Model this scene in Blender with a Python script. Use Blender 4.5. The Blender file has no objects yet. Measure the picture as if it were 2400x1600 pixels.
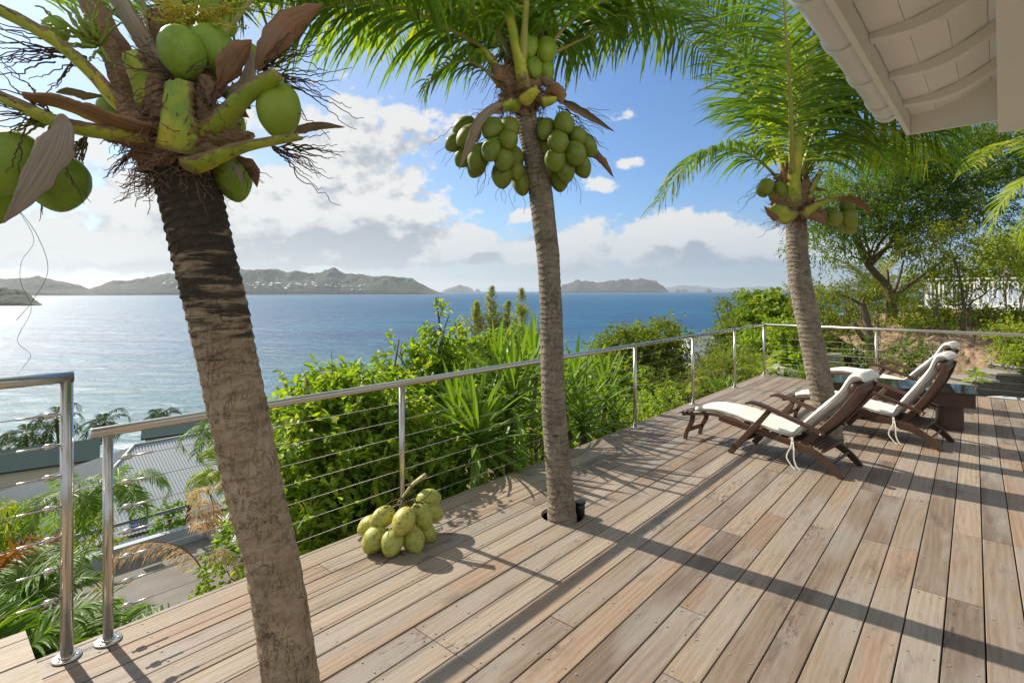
import bpy, math, random
import numpy as np
from mathutils import Vector, Matrix

R = math.radians
SC = bpy.context.scene
COL = SC.collection
random.seed(7)
RNG = np.random.default_rng(11)

# ------------------------------------------------------------------ camera
EYE = 1.61                       # eye height above the deck boards
cam_d = bpy.data.cameras.new('camera')
cam_d.sensor_width = 36.0
cam_d.lens = 18.6
cam_d.shift_y = -0.0496
cam_d.clip_start = 0.05
cam_d.clip_end = 60000
cam = bpy.data.objects.new('camera', cam_d)
COL.objects.link(cam)
cam.location = (0, 0, EYE)
cam.rotation_euler = (R(90), 0, 0)
SC.camera = cam

# ------------------------------------------------------------------ light
SUN_AZ, SUN_EL = R(-53.2), R(36)         # azimuth from +Y towards +X
SUN = Vector((math.sin(SUN_AZ)*math.cos(SUN_EL), math.cos(SUN_AZ)*math.cos(SUN_EL), math.sin(SUN_EL)))
sun_d = bpy.data.lights.new('sun', 'SUN')
sun_d.energy = 5.0
sun_d.angle = R(0.5)
sun_d.color = (1.0, 0.91, 0.77)
sun_o = bpy.data.objects.new('sun', sun_d)
COL.objects.link(sun_o)
sun_o.location = (-20, 15, 30)
sun_o.rotation_euler = (-SUN).to_track_quat('-Z', 'Y').to_euler()

SC.view_settings.view_transform = 'Standard'
SC.view_settings.look = 'None'
SC.view_settings.exposure = 0.50
SC.view_settings.gamma = 1.0
SC.view_settings.use_curve_mapping = False
SC.cycles.max_bounces = 7
SC.cycles.diffuse_bounces = 5
SC.cycles.glossy_bounces = 3
SC.cycles.transmission_bounces = 4
SC.cycles.transparent_max_bounces = 8
SC.cycles.volume_bounces = 0
SC.cycles.sample_clamp_indirect = 6.0
SC.cycles.sample_clamp_direct = 12.0
SC.cycles.caustics_reflective = False
SC.cycles.caustics_refractive = False

# small node helper ---------------------------------------------------
class NT:
    def __init__(s, tree):
        s.t = tree; s.n = tree.nodes; s.l = tree.links
    def node(s, typ, ins=None, **kw):
        n = s.n.new(typ)
        for k, v in kw.items(): setattr(n, k, v)
        for k, v in (ins or {}).items(): s.set(n.inputs[k], v)
        return n
    def set(s, sock, v):
        if isinstance(v, bpy.types.NodeSocket): s.l.new(v, sock)
        else: sock.default_value = v
    def math(s, op, a, b=0.0, c=0.0, clamp=False):
        n = s.n.new('ShaderNodeMath'); n.operation = op; n.use_clamp = clamp
        s.set(n.inputs[0], a); s.set(n.inputs[1], b)
        if op in ('MULTIPLY_ADD', 'SMOOTH_MIN', 'SMOOTH_MAX'): s.set(n.inputs[2], c)
        return n.outputs[0]
    def vmath(s, op, a, b=(0, 0, 0), scale=None):
        n = s.n.new('ShaderNodeVectorMath'); n.operation = op
        s.set(n.inputs[0], a); s.set(n.inputs[1], b)
        if scale is not None: s.set(n.inputs[3], scale)
        return n.outputs['Value'] if op in ('DOT_PRODUCT', 'LENGTH') else n.outputs[0]
    def noise(s, vec, scale, detail=3, rough=0.55, dist=0.0, col=False):
        n = s.node('ShaderNodeTexNoise', {'Vector': vec, 'Scale': scale, 'Detail': detail, 'Roughness': rough, 'Distortion': dist})
        return n.outputs['Color' if col else 'Fac']
    def ramp(s, fac, stops, interp='LINEAR'):
        n = s.n.new('ShaderNodeValToRGB'); n.color_ramp.interpolation = interp
        cr = n.color_ramp
        while len(cr.elements) < len(stops): cr.elements.new(0.5)
        for e, (p, c) in zip(cr.elements, stops):
            e.position = p
            e.color = (c, c, c, 1) if isinstance(c, (int, float)) else (c[0], c[1], c[2], 1)
        s.set(n.inputs[0], fac)
        return n.outputs[0]
    def mix(s, fac, a, b, mode='MIX'):
        n = s.n.new('ShaderNodeMix'); n.data_type = 'RGBA'; n.blend_type = mode
        s.set(n.inputs[0], fac)
        for i, v in ((6, a), (7, b)):
            if isinstance(v, (tuple, list)): v = (v[0], v[1], v[2], 1)
            s.set(n.inputs[i], v)
        return n.outputs[2]
    def smooth(s, v, lo, hi):
        n = s.n.new('ShaderNodeMapRange'); n.interpolation_type = 'SMOOTHSTEP'
        s.set(n.inputs[0], v); n.inputs[1].default_value = lo; n.inputs[2].default_value = hi
        return n.outputs[0]
    def mapping(s, vec, scale=(1, 1, 1), loc=(0, 0, 0)):
        return s.node('ShaderNodeMapping', {'Vector': vec, 'Scale': scale, 'Location': loc}).outputs[0]
    def bump(s, h, strength=0.3, dist=0.01, normal=None):
        n = s.node('ShaderNodeBump', {'Height': h, 'Strength': strength, 'Distance': dist})
        if normal is not None: s.set(n.inputs['Normal'], normal)
        return n.outputs[0]

# ------------------------------------------------------------------ sky with clouds
world = bpy.data.worlds.new('World')
SC.world = world
world.use_nodes = True
def build_world():
    t = NT(world.node_tree)
    t.n.clear()
    out = t.n.new('ShaderNodeOutputWorld')
    sky = t.n.new('ShaderNodeTexSky')
    sky.sky_type = 'NISHITA'; sky.sun_disc = False
    sky.sun_elevation = SUN_EL; sky.sun_rotation = SUN_AZ
    sky.altitude = 0; sky.air_density = 1.0; sky.dust_density = 1.1; sky.ozone_density = 1.6
    d = t.n.new('ShaderNodeTexCoord').outputs['Generated']
    def field(vec):
        """cloud density in direction space"""
        sep = t.node('ShaderNodeSeparateXYZ', {0: vec})
        az = t.math('ARCTAN2', sep.outputs[0], sep.outputs[1])
        el = t.math('ARCSINE', sep.outputs[2])
        v = t.node('ShaderNodeCombineXYZ', {0: az, 1: t.math('MULTIPLY', el, 1.5), 2: 0.37}).outputs[0]
        acc = None
        for (x, y, wx, wy, k) in CLOUDS:
            a0 = math.atan2(x-1176, 1215.0); e0 = math.atan2((667.4-y)*math.cos(a0), 1215.0)
            wa = wx/1215.0*math.cos(a0)**2; we = wy/1215.0*math.cos(a0)
            p = t.math('MULTIPLY_ADD', az, 1/wa, -a0/wa); q = t.math('MULTIPLY_ADD', el, 1/we, -e0/we)
            r2 = t.math('MULTIPLY_ADD', p, p, t.math('MULTIPLY', q, q))
            g = t.math('MULTIPLY', t.math('EXPONENT', t.math('MULTIPLY', r2, -1.0)), k)
            acc = g if acc is None else t.math('ADD', acc, g)
        # cumulus added out of view round the sky, whitens the ambient light
        away = t.smooth(t.math('ABSOLUTE', az), 0.85, 1.25)
        high = t.smooth(el, 0.52, 0.75)
        bg = t.math('MULTIPLY', t.math('MAXIMUM', away, high), 0.52)
        acc = t.math('ADD', acc, bg)
        n1 = t.noise(v, 7.0, 9, 0.56, 0.15)
        n2 = t.noise(t.vmath('ADD', v, (3.1, 1.7, 0.4)), 21.0, 8, 0.6)
        n = t.math('MULTIPLY_ADD', n2, 0.75, t.math('MULTIPLY', n1, 1.45))
        return t.math('ADD', t.math('SUBTRACT', n, 1.46), acc), el
    f0, el = field(d)
    # shading inside the clouds: compare with the density a little towards the sun / up
    off = (SUN.x*0.030, SUN.y*0.030, 0.040)
    f1, _ = field(t.vmath('NORMALIZE', t.vmath('ADD', d, off)))
    cov = t.smooth(f0, -0.04, 0.12)
    lit = t.smooth(t.math('SUBTRACT', f0, f1), -0.22, 0.24)
    deep = t.smooth(f1, 0.02, 0.75)
    lit = t.math('MULTIPLY_ADD', deep, -0.62, lit)
    lit = t.math('ADD', lit, 0.30, clamp=True)
    sundot = t.vmath('DOT_PRODUCT', d, tuple(SUN))
    nearsun = t.smooth(sundot, 0.55, 1.0)
    ccol = t.mix(lit, (2.65, 2.95, 3.35), (6.1, 6.05, 5.85))
    ccol = t.mix(t.math('MULTIPLY', nearsun, 0.22), ccol, (5.8, 5.7, 5.5))
    base = t.mix(1.0, sky.outputs[0], (0.62, 0.83, 1.09), 'MULTIPLY')
    # thin veil of high cloud spreading round the sun
    veil = t.math('MULTIPLY', t.smooth(sundot, 0.50, 0.97), 0.40)
    base = t.mix(veil, base, (3.7, 4.15, 4.7))
    col = t.mix(t.math('MULTIPLY', cov, 0.93), base, ccol)
    air = t.mix(t.smooth(sundot, .1, .95), (2.9, 3.75, 4.7), (4.4, 4.65, 4.9))
    col = t.mix(t.math('MULTIPLY', t.smooth(el, 0.17, 0.0), 0.72), col, air)
    bgn = t.node('ShaderNodeBackground', {'Color': col, 'Strength': 0.10})
    t.l.new(bgn.outputs[0], out.inputs[0])
# cloud banks: centre in picture units, half-widths, weight
CLOUDS = [(870, 285, 190, 75, .62), (590, 470, 260, 100, .50), (860, 500, 200, 100, .60), (640, 560, 360, 60, .42), (985, 545, 90, 60, .25),
          (1090, 552, 42, 36, .62), (1400, 540, 180, 80, .58), (1620, 535, 150, 70, .52), (1230, 575, 110, 50, .45),
          (1740, 575, 130, 45, .34), (1420, 270, 90, 26, .42), (1300, 250, 70, 60, .30), (1445, 375, 40, 18, .40), (1200, 495, 40, 18, .40),
          (1380, 428, 110, 18, .28), (150, 450, 330, 130, .50), (60, 250, 230, 170, .22), (250, 590, 420, 50, .40), (1000, 600, 600, 26, .26),
          (560, 200, 260, 100, .12), (1900, 560, 200, 60, .40), (700, 380, 200, 60, .24)]
build_world()

# ------------------------------------------------------------------ geometry helpers
def P(x, y, Z):
    """world point seen at picture position x, y (2352-wide frame) Z metres in front of the eye"""
    return np.array([(x-1176)/1215.2*Z, Z, EYE+(667.4-y)/1215.2*Z])
E_U = np.array([.658, .753, 0.0]); E_V = np.array([.753, -.658, 0.0])
def UV(u, v, z=0.0):
    """deck frame: u along the sea-side edge, v inland from it"""
    q = E_U*u+E_V*(v-3.056)
    return np.array([q[0], q[1], z])
ANG_U = math.atan2(.753, .658)

class MB:
    """collects vertices and faces (with material slots) for ONE mesh object"""
    def __init__(s): s.v = []; s.f = []; s.m = []; s.n = 0; s.sm = []
    def add(s, verts, faces, mi=0, smooth=False):
        verts = np.asarray(verts, float)
        s.v.append(verts); o = s.n
        for f in faces: s.f.append([i+o for i in f]); s.m.append(mi); s.sm.append(smooth)
        s.n += len(verts)
    def box(s, c, ax, h, mi=0):
        """centre, three unit axes, half sizes"""
        c = np.asarray(c, float); ax = [np.asarray(a, float) for a in ax]
        vs = [c+ax[0]*h[0]*i+ax[1]*h[1]*j+ax[2]*h[2]*k for i in (-1, 1) for j in (-1, 1) for k in (-1, 1)]
        s.add(vs, [(0, 1, 3, 2), (4, 6, 7, 5), (0, 4, 5, 1), (2, 3, 7, 6), (0, 2, 6, 4), (1, 5, 7, 3)], mi)
    def abox(s, lo, hi, mi=0):
        lo = np.array(lo, float); hi = np.array(hi, float)
        s.box((lo+hi)/2, np.eye(3), (hi-lo)/2, mi)
    def tube(s, pts, rad, seg=8, mi=0, cap=True, smooth=True, up=None, flat=1.0):
        pts = np.asarray(pts, float); n = len(pts)
        rad = np.full(n, rad) if np.isscalar(rad) else np.asarray(rad, float)
        T = np.gradient(pts, axis=0); T /= np.linalg.norm(T, axis=1)[:, None]+1e-12
        ref = np.array(up if up is not None else ((0, 0, 1) if abs(T[0][2]) < .9 else (1, 0, 0)), float)
        vs = []
        for i in range(n):
            a = np.cross(T[i], ref); na = np.linalg.norm(a)
            a = a/na if na > 1e-6 else np.array([1., 0, 0])
            b = np.cross(a, T[i]); ref = b if up is None else ref
            for k in range(seg):
                t = 2*math.pi*k/seg
                vs.append(pts[i]+rad[i]*(math.cos(t)*a+flat*math.sin(t)*b))
        fs = []
        for i in range(n-1):
            for k in range(seg):
                fs.append((i*seg+k, (i+1)*seg+k, (i+1)*seg+(k+1) % seg, i*seg+(k+1) % seg))
        if cap:
            fs.append(tuple(range(seg))); fs.append(tuple((n-1)*seg+k for k in range(seg))[::-1])
        s.add(vs, fs, mi, smooth)
    def arrays(s, V, F, mi=0, smooth=False):
        V = np.asarray(V, float).reshape(-1, 3)
        s.v.append(V); o = s.n
        s.f.extend((np.asarray(F)+o).tolist()); s.m.extend([mi]*len(F)); s.sm.extend([smooth]*len(F)); s.n += len(V)
    def build(s, name, mats, parent=None, mesh_only=False, origin=None):
        me = bpy.data.meshes.new(name)
        V = np.concatenate(s.v) if s.v else np.zeros((0, 3))
        if origin is not None: V = V-np.asarray(origin)
        lens = np.array([len(f) for f in s.f], np.int32)
        idx = np.fromiter((i for f in s.f for i in f), np.int32)
        me.vertices.add(len(V)); me.vertices.foreach_set('co', V.astype(np.float32).ravel())
        me.loops.add(len(idx)); me.loops.foreach_set('vertex_index', idx)
        me.polygons.add(len(lens))
        me.polygons.foreach_set('loop_start', np.concatenate([[0], np.cumsum(lens)[:-1]]).astype(np.int32))
        me.polygons.foreach_set('loop_total', lens)
        mats = mats if isinstance(mats, (list, tuple)) else [mats]
        for m in mats: me.materials.append(m)
        me.polygons.foreach_set('material_index', np.array(s.m, np.int32))
        me.polygons.foreach_set('use_smooth', np.array(s.sm, bool))
        me.update(calc_edges=True); me.validate()
        if mesh_only: return me
        return link(name, me, parent, origin)

WLOC = {}
def link(name, me, parent=None, origin=None):
    o = bpy.data.objects.new(name, me); COL.objects.link(o)
    if origin is not None: o.location = origin; WLOC[o.name] = [float(x) for x in origin]
    if parent is not None:
        o.parent = parent
        if origin is not None: o.location = np.asarray(origin)-np.array(world_loc(parent))
        else:
            o.matrix_parent_inverse = Matrix.Translation(-Vector(world_loc(parent)))
    return o
def world_loc(o):
    return WLOC.get(o.name, [0.0, 0.0, 0.0])
def empty(name, loc, label, cat, group=None):
    o = bpy.data.objects.new(name, None); COL.objects.link(o)
    o.empty_display_size = 0.1
    o.location = loc; WLOC[o.name] = [float(x) for x in loc]
    return tag(o, label, cat, group)
def tag(o, label=None, cat=None, group=None, kind=None):
    if label: o['label'] = label
    if cat: o['category'] = cat
    if group: o['group'] = group
    if kind: o['kind'] = kind
    return o
def copy_tree(o, parent=None):
    c = o.copy(); COL.objects.link(c)
    if parent is not None:
        c.parent = parent; c.matrix_parent_inverse = o.matrix_parent_inverse.copy()
    for ch in list(o.children): copy_tree(ch, c)
    return c
def spline(pts, n):
    """Catmull-Rom through points (any dimension), n samples"""
    p = np.asarray(pts, float); p = np.vstack([2*p[0]-p[1], p, 2*p[-1]-p[-2]])
    k = len(p)-3; t = np.linspace(0, k, n); i = np.minimum(t.astype(int), k-1); f = (t-i)[:, None]
    a, b, c, d = p[i], p[i+1], p[i+2], p[i+3]
    return .5*((2*b)+(-a+c)*f+(2*a-5*b+4*c-d)*f**2+(-a+3*b-3*c+d)*f**3)
def unit(a):
    a = np.asarray(a, float); return a/(np.linalg.norm(a, axis=-1, keepdims=True)+1e-12)
def vnoise(x, y, seed=0):
    """cheap smooth 2-D value noise"""
    xi = np.floor(x).astype(int); yi = np.floor(y).astype(int); xf = x-xi; yf = y-yi
    def h(a, b):
        n = (a*374761393+b*668265263+seed*974711) & 0x7fffffff
        n = ((n ^ (n >> 13))*1274126177) & 0x7fffffff
        return (n & 0xffff)/65535.0
    sx = xf*xf*(3-2*xf); sy = yf*yf*(3-2*yf)
    return (h(xi, yi)*(1-sx)+h(xi+1, yi)*sx)*(1-sy)+(h(xi, yi+1)*(1-sx)+h(xi+1, yi+1)*sx)*sy
def fbm(x, y, seed=0, o=4):
    s = 0; a = .5
    for i in range(o): s = s+a*vnoise(x*2**i, y*2**i, seed+i); a *= .5
    return s

# ------------------------------------------------------------------ materials
def material(name):
    m = bpy.data.materials.new(name); m.use_nodes = True
    t = NT(m.node_tree); t.n.clear()
    out = t.n.new('ShaderNodeOutputMaterial')
    return m, t, out
def principled(t, out, **ins):
    b = t.n.new('ShaderNodeBsdfPrincipled')
    for k, v in ins.items():
        k = k.replace('_', ' ')
        if isinstance(v, (tuple, list)) and len(v) == 3 and k.endswith('Color'): v = (*v, 1)
        t.set(b.inputs[k], v)
    t.l.new(b.outputs[0], out.inputs[0])
    return b
def simple(name, col, rough=.6, metal=0.0, var=.12, scale=6.0, bump=0.0, spec=.5):
    m, t, out = material(name)
    oc = t.n.new('ShaderNodeTexCoord').outputs['Object']
    n = t.noise(oc, scale, 5, .6)
    c = t.mix(n, tuple(x*(1-var*1.6) for x in col), tuple(min(1, x*(1+var*1.6)) for x in col))
    kw = {}
    if bump: kw['Normal'] = t.bump(t.noise(oc, scale*6, 4, .6), bump, .01)
    b = principled(t, out, Base_Color=c, Roughness=t.math('MULTIPLY_ADD', n, .2, rough-.1), Metallic=metal, **kw)
    b.inputs['Specular IOR Level'].default_value = spec
    return m
def leaf_mat(name, c1, c2, c3=None, trans=.45, rough=.38, spec=.5, tcol=None, gain=1.5):
    warm = 0 if gain < 1.2 else 1
    """foliage: colour varies leaf by leaf, light passes through the blade"""
    m, t, out = material(name)
    g = t.n.new('ShaderNodeNewGeometry')
    r = g.outputs['Random Per Island']
    c1, c2, c3 = ((c[0]*gain*(1.42 if warm else 1), c[1]*gain*(1.24 if warm else 1), c[2]*gain) for c in (c1, c2, c3 or c2)); trans = min(trans+.06*warm, .55); rough = max(rough+.14, .48); spec *= .55
    stops = [(0, c1), (.55, c2), (1, c3)]
    c = t.ramp(r, stops)
    pos = g.outputs['Position']
    c = t.mix(t.math('MULTIPLY', t.noise(pos, 2.3, 2), .5), c, c2)
    pb = t.n.new('ShaderNodeBsdfPrincipled')
    t.set(pb.inputs['Base Color'], c); pb.inputs['Roughness'].default_value = rough
    pb.inputs['Specular IOR Level'].default_value = spec
    tr = t.n.new('ShaderNodeBsdfTranslucent')
    tc = t.mix(1.0, c, tcol or (1.75, 1.65, .5), 'MULTIPLY')
    t.set(tr.inputs[0], tc)
    mx = t.n.new('ShaderNodeMixShader'); mx.inputs[0].default_value = trans
    t.l.new(pb.outputs[0], mx.inputs[1]); t.l.new(tr.outputs[0], mx.inputs[2]); t.l.new(mx.outputs[0], out.inputs[0])
    return m

def deck_material(name, tones, dark=.5):
    m, t, out = material(name)
    oc = t.n.new('ShaderNodeTexCoord').outputs['Object']
    rnd = t.n.new('ShaderNodeObjectInfo').outputs['Random']
    off = t.node('ShaderNodeCombineXYZ', {0: t.math('MULTIPLY', rnd, 91.0), 1: t.math('MULTIPLY', rnd, 37.0), 2: t.math('MULTIPLY', rnd, 63.0)}).outputs[0]
    p = t.vmath('ADD', oc, off)
    warp = t.noise(t.mapping(p, (1.3, 5, 1)), 1.0, 3, .5)
    grain = t.noise(t.mapping(p, (2.0, 55, 1)), 1.0, 6, .65, .6)
    fig = t.node('ShaderNodeTexWave', {'Vector': t.mapping(p, (.8, 8, 1)), 'Scale': 1.1, 'Distortion': 13.0, 'Detail': 4.0, 'Detail Scale': .9, 'Detail Roughness': .62}, wave_type='BANDS', bands_direction='Y').outputs['Fac']
    tone = t.ramp(rnd, [(i/(len(tones)-1), c) for i, c in enumerate(tones)])
    c = t.mix(t.math('MULTIPLY', fig, .52), tone, t.mix(1.0, tone, (.70, .62, .56), 'MULTIPLY'))
    c = t.mix(t.smooth(warp, .40, .66), c, t.mix(.7, c, (.30, .27, .235)))
    c = t.mix(t.math('MULTIPLY', t.smooth(grain, .35, .75), .42), c, t.mix(1.0, c, (.60, .54, .50), 'MULTIPLY'))
    pale = t.smooth(t.noise(t.mapping(p, (1.1, 7, 1), (5, 3, 1)), 1.0, 5, .6), .57, .74)
    c = t.mix(t.math('MULTIPLY', pale, .50), c, (.37, .335, .285))
    st = t.smooth(t.noise(t.mapping(p, (.8, 4.0, 1), (9, 1, 4)), 1.0, 3, .5), .58, .70)
    sp = t.smooth(t.noise(t.mapping(p, (16, 48, 1)), 1.0, 4, .7), .50, .64)
    c = t.mix(t.math('MULTIPLY', t.math('MULTIPLY', st, sp), dark), c, (.06, .045, .035))
    blot = t.smooth(t.noise(t.mapping(p, (1.8, 7.0, 1), (2, 8, 4)), 1.0, 5, .65), .55, .72)
    c = t.mix(t.math('MULTIPLY', blot, .62), c, (.10, .074, .056))
    h = t.math('MULTIPLY_ADD', grain, .6, t.math('MULTIPLY', sp, -.4))
    b = principled(t, out, Base_Color=c, Roughness=t.math('MULTIPLY_ADD', grain, .25, .5), Normal=t.bump(h, .35, .004))
    b.inputs['Specular IOR Level'].default_value = .35
    return m

def trunk_material(name, c1, c2, darktop=None, cracks=1.0):
    m, t, out = material(name)
    pos = t.n.new('ShaderNodeNewGeometry').outputs['Position']
    sep = t.node('ShaderNodeSeparateXYZ', {0: pos})
    n1 = t.noise(pos, 9, 5, .65)
    n2 = t.noise(t.mapping(pos, (18, 18, 60)), 1.0, 4, .6)
    c = t.mix(t.smooth(n1, .3, .7), c1, c2)
    c = t.mix(t.math('MULTIPLY', t.smooth(n2, .4, .75), .5), c, tuple(x*.55 for x in c1))
    rn = t.noise(t.vmath('ADD', t.mapping(pos, (46, 46, 13)), t.vmath('SCALE', t.noise(pos, 30, 2, col=True), scale=.5)), 1.0, 3, .6)
    crack = t.math('MULTIPLY', t.smooth(t.math('ABSOLUTE', t.math('SUBTRACT', rn, .5)), .026, .004), t.smooth(t.noise(pos, 11, 3), .38, .66))
    c = t.mix(t.math('MULTIPLY', crack, .26*cracks), c, (.035, .022, .014))
    stain = t.smooth(t.noise(t.mapping(pos, (5, 5, 16)), 1.0, 5, .65), .60, .72)
    if darktop:
        top = t.smooth(sep.outputs[2], darktop[0], darktop[1])
        stain = t.smooth(t.math('MULTIPLY_ADD', top, .36, t.noise(t.mapping(pos, (3.5, 3.5, 26)), 1.0, 5, .65)), .60, .74)
    c = t.mix(t.math('MULTIPLY', stain, .90), c, (.018, .013, .009))
    sc_ = t.n.new('ShaderNodeAttribute'); sc_.attribute_name = 'scar_shade'
    scar_shade = t.math('MULTIPLY', sc_.outputs['Fac'], t.smooth(t.noise(pos, 13, 4, .6), .34, .60))
    c = t.mix(t.math('MULTIPLY', scar_shade, .72), c, (.05, .034, .022))  # ring scar lines, with groove shade painted into the bark colour
    h = t.math('MULTIPLY_ADD', crack, -1.2, t.math('MULTIPLY_ADD', n2, 1.0, t.math('MULTIPLY_ADD', t.noise(pos, 75, 4, .7), .8, n1)))
    gr = t.smooth(t.noise(t.mapping(pos, (6, 6, 9)), 1.0, 5, .7), .42, .66)
    c = t.mix(t.math('MULTIPLY', gr, .45), c, t.mix(1.0, c, (.80, .86, .92), 'MULTIPLY'))
    fl = t.smooth(t.noise(t.mapping(pos, (26, 26, 40)), 1.0, 5, .75), .54, .66)
    c = t.mix(t.math('MULTIPLY', fl, .40), c, tuple(x*.35 for x in c1))
    principled(t, out, Base_Color=c, Roughness=.88, Normal=t.bump(h, 1.0, .008))
    return m
# ------------------------------------------------------------------ shared materials
M = {}
M['deck'] = deck_material('weathered_deck_wood', [(.27, .19, .13), (.35, .275, .205), (.175, .13, .098), (.40, .33, .26), (.33, .23, .155), (.38, .32, .26), (.22, .17, .135), (.345, .27, .195), (.30, .25, .205)], .95)
M['step'] = deck_material('pale_step_wood', [(.38, .30, .21), (.42, .34, .25)], .15)
M['brown'] = simple('dark_oiled_hardwood', (.075, .038, .024), .42, var=.25, scale=9, bump=.12)
M['cloth'] = simple('white_cotton_cushion', (.74, .715, .66), .9, var=.03, scale=4, bump=.08, spec=.2)
M['white'] = simple('white_paint', (.87, .86, .83), .55, var=.03, scale=3)
M['white_gutter'] = simple('white_plastic_gutter', (.78, .78, .76), .3, var=.02)
M['concrete'] = simple('pale_concrete', (.40, .38, .33), .9, var=.22, scale=3, bump=.25)
M['bluewall'] = simple('blue_grey_painted_wall', (.42, .47, .53), .8, var=.08, scale=2, bump=.1)
M['pavement'] = simple('grey_parking_pavement', (.19, .175, .155), .95, var=.42, scale=1.1, bump=.3)
M['darkstep'] = simple('weathered_dark_step_wood', (.10, .09, .075), .8, var=.3, scale=8, bump=.2)
M['greytread'] = simple('grey_step_tread', (.27, .25, .21), .85, var=.25, scale=10, bump=.2)
M['black'] = simple('black_plastic', (.015, .015, .017), .35, var=.1)
M['roof_grey'] = simple('grey_corrugated_metal', (.30, .345, .375), .6, var=.10, scale=1.2, spec=.5)
M['roof_pale'] = simple('pale_corrugated_metal', (.56, .59, .58), .45, var=.08, scale=1.2)
M['roof_dark'] = simple('dark_green_roofing', (.035, .058, .062), .95, var=.15, scale=2, spec=.05)
M['cream'] = simple('cream_painted_gable', (.55, .52, .44), .8, var=.06)
M['railbar'] = simple('grey_painted_bar', (.22, .23, .25), .5, var=.08)
M['tarp'] = simple('pale_grey_canvas', (.47, .50, .52), .8, var=.06, scale=5, bump=.05)
M['rust'] = simple('rusty_brown_bracket', (.11, .06, .035), .8, var=.3, scale=12)
M['husk'] = simple('brown_dry_husk', (.20, .105, .055), .75, var=.3, scale=18, bump=.3)
M['spathe'] = simple('grey_brown_dry_spathe', (.29, .235, .175), .6, var=.2, scale=12, bump=.25)
M['twig'] = simple('dark_dry_twig', (.085, .055, .032), .85, var=.3, scale=25)
M['greentwig'] = simple('green_flower_stem', (.20, .26, .03), .5, var=.3, scale=14)
M['bark'] = simple('grey_brown_bark', (.135, .105, .075), .9, var=.3, scale=14, bump=.5)
M['bark_dark'] = simple('dark_bark', (.06, .045, .035), .9, var=.3, scale=14, bump=.5)
M['stem'] = simple('thin_woody_stem', (.17, .13, .085), .85, var=.25, scale=20)
M['rock'] = simple('grey_rock', (.17, .16, .14), .9, var=.3, scale=.02)
def steel():
    m, t, out = material('brushed_stainless_steel')
    oc = t.n.new('ShaderNodeTexCoord').outputs['Object']
    n = t.noise(oc, 9, 3, .6)
    principled(t, out, Base_Color=(.60, .565, .52), Metallic=1.0, Roughness=t.math('MULTIPLY_ADD', n, .14, .19))
    return m
M['steel'] = steel()
M['wire'] = simple('dull_steel_wire', (.30, .285, .26), .5, 0.6, var=.1)
def glass_top():
    m, t, out = material('table_glass')
    b = principled(t, out, Base_Color=(.012, .02, .018), Roughness=.07)
    b.inputs['Specular IOR Level'].default_value = .5
    return m
M['glass'] = glass_top()
def fibre():
    m, t, out = material('palm_fibre_matting')
    pos = t.n.new('ShaderNodeNewGeometry').outputs['Position']
    n = t.noise(t.mapping(pos, (40, 40, 130)), 1.0, 5, .7, .8)
    c = t.ramp(n, [(.3, (.10, .055, .03)), (.55, (.32, .20, .115)), (.8, (.50, .35, .22))])
    principled(t, out, Base_Color=c, Roughness=.95, Normal=t.bump(n, .9, .01))
    return m
M['fibre'] = fibre()
def streaks(t, fx=7.0, fl=1.6):
    """lengthwise streaks from the across/along coordinates stored on the mesh"""
    a = t.n.new('ShaderNodeAttribute'); a.attribute_name = 'across'
    l = t.n.new('ShaderNodeAttribute'); l.attribute_name = 'along'
    rnd = t.n.new('ShaderNodeObjectInfo').outputs['Random']
    v = t.node('ShaderNodeCombineXYZ', {0: t.math('MULTIPLY', a.outputs['Fac'], fx), 1: t.math('MULTIPLY', l.outputs['Fac'], fl), 2: t.math('MULTIPLY', rnd, 50.0)}).outputs[0]
    return a.outputs['Fac'], l.outputs['Fac'], t.noise(v, 1.0, 5, .65)
def petiole_mat():
    m, t, out = material('green_yellow_leaf_stalk')
    pos = t.n.new('ShaderNodeNewGeometry').outputs['Position']
    ac, al, st = streaks(t)
    n = t.noise(pos, 7, 4, .6)
    c = t.ramp(t.math('MULTIPLY_ADD', t.math('SUBTRACT', n, .5), 1.3, t.math('MULTIPLY_ADD', al, -.22, .55)), [(.22, (.21, .30, .022)), (.45, (.38, .43, .035)), (.70, (.60, .50, .055))])
    c = t.mix(t.math('MULTIPLY', t.smooth(st, .45, .75), .55), c, t.mix(1.0, c, (.62, .78, .5), 'MULTIPLY'))
    edge = t.math('MULTIPLY_ADD', t.math('SUBTRACT', t.noise(pos, 26, 4, .7), .5), .9, t.math('ABSOLUTE', ac))
    c = t.mix(t.smooth(edge, .80, .98), c, (.21, .125, .065))
    c = t.mix(t.math('MULTIPLY', t.smooth(t.noise(pos, 16, 4, .7), .59, .68), .8), c, (.12, .07, .035))
    low = t.smooth(t.math('MULTIPLY_ADD', t.math('SUBTRACT', t.noise(pos, 30, 4, .7), .5), .35, al), .16, .03)
    c = t.mix(t.math('MULTIPLY', low, .8), c, (.17, .095, .05))
    principled(t, out, Base_Color=c, Roughness=.55, Normal=t.bump(st, .35, .004))
    return m
def dry_mat(name, c1, c2, c3):
    m, t, out = material(name)
    pos = t.n.new('ShaderNodeNewGeometry').outputs['Position']
    ac, al, st = streaks(t, 13.0, 1.2)
    c = t.mix(t.smooth(st, .32, .68), c1, c2)
    c = t.mix(t.math('MULTIPLY', t.smooth(t.noise(pos, 9, 5, .65), .45, .7), .7), c, c3)
    c = t.mix(t.math('MULTIPLY', t.smooth(st, .60, .66), .6), c, tuple(x*.35 for x in c1))
    principled(t, out, Base_Color=c, Roughness=.75, Normal=t.bump(st, .6, .006))
    return m
M['spathe'] = dry_mat('grey_brown_dry_spathe', (.21, .165, .115), (.38, .315, .24), (.28, .18, .105))
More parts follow.
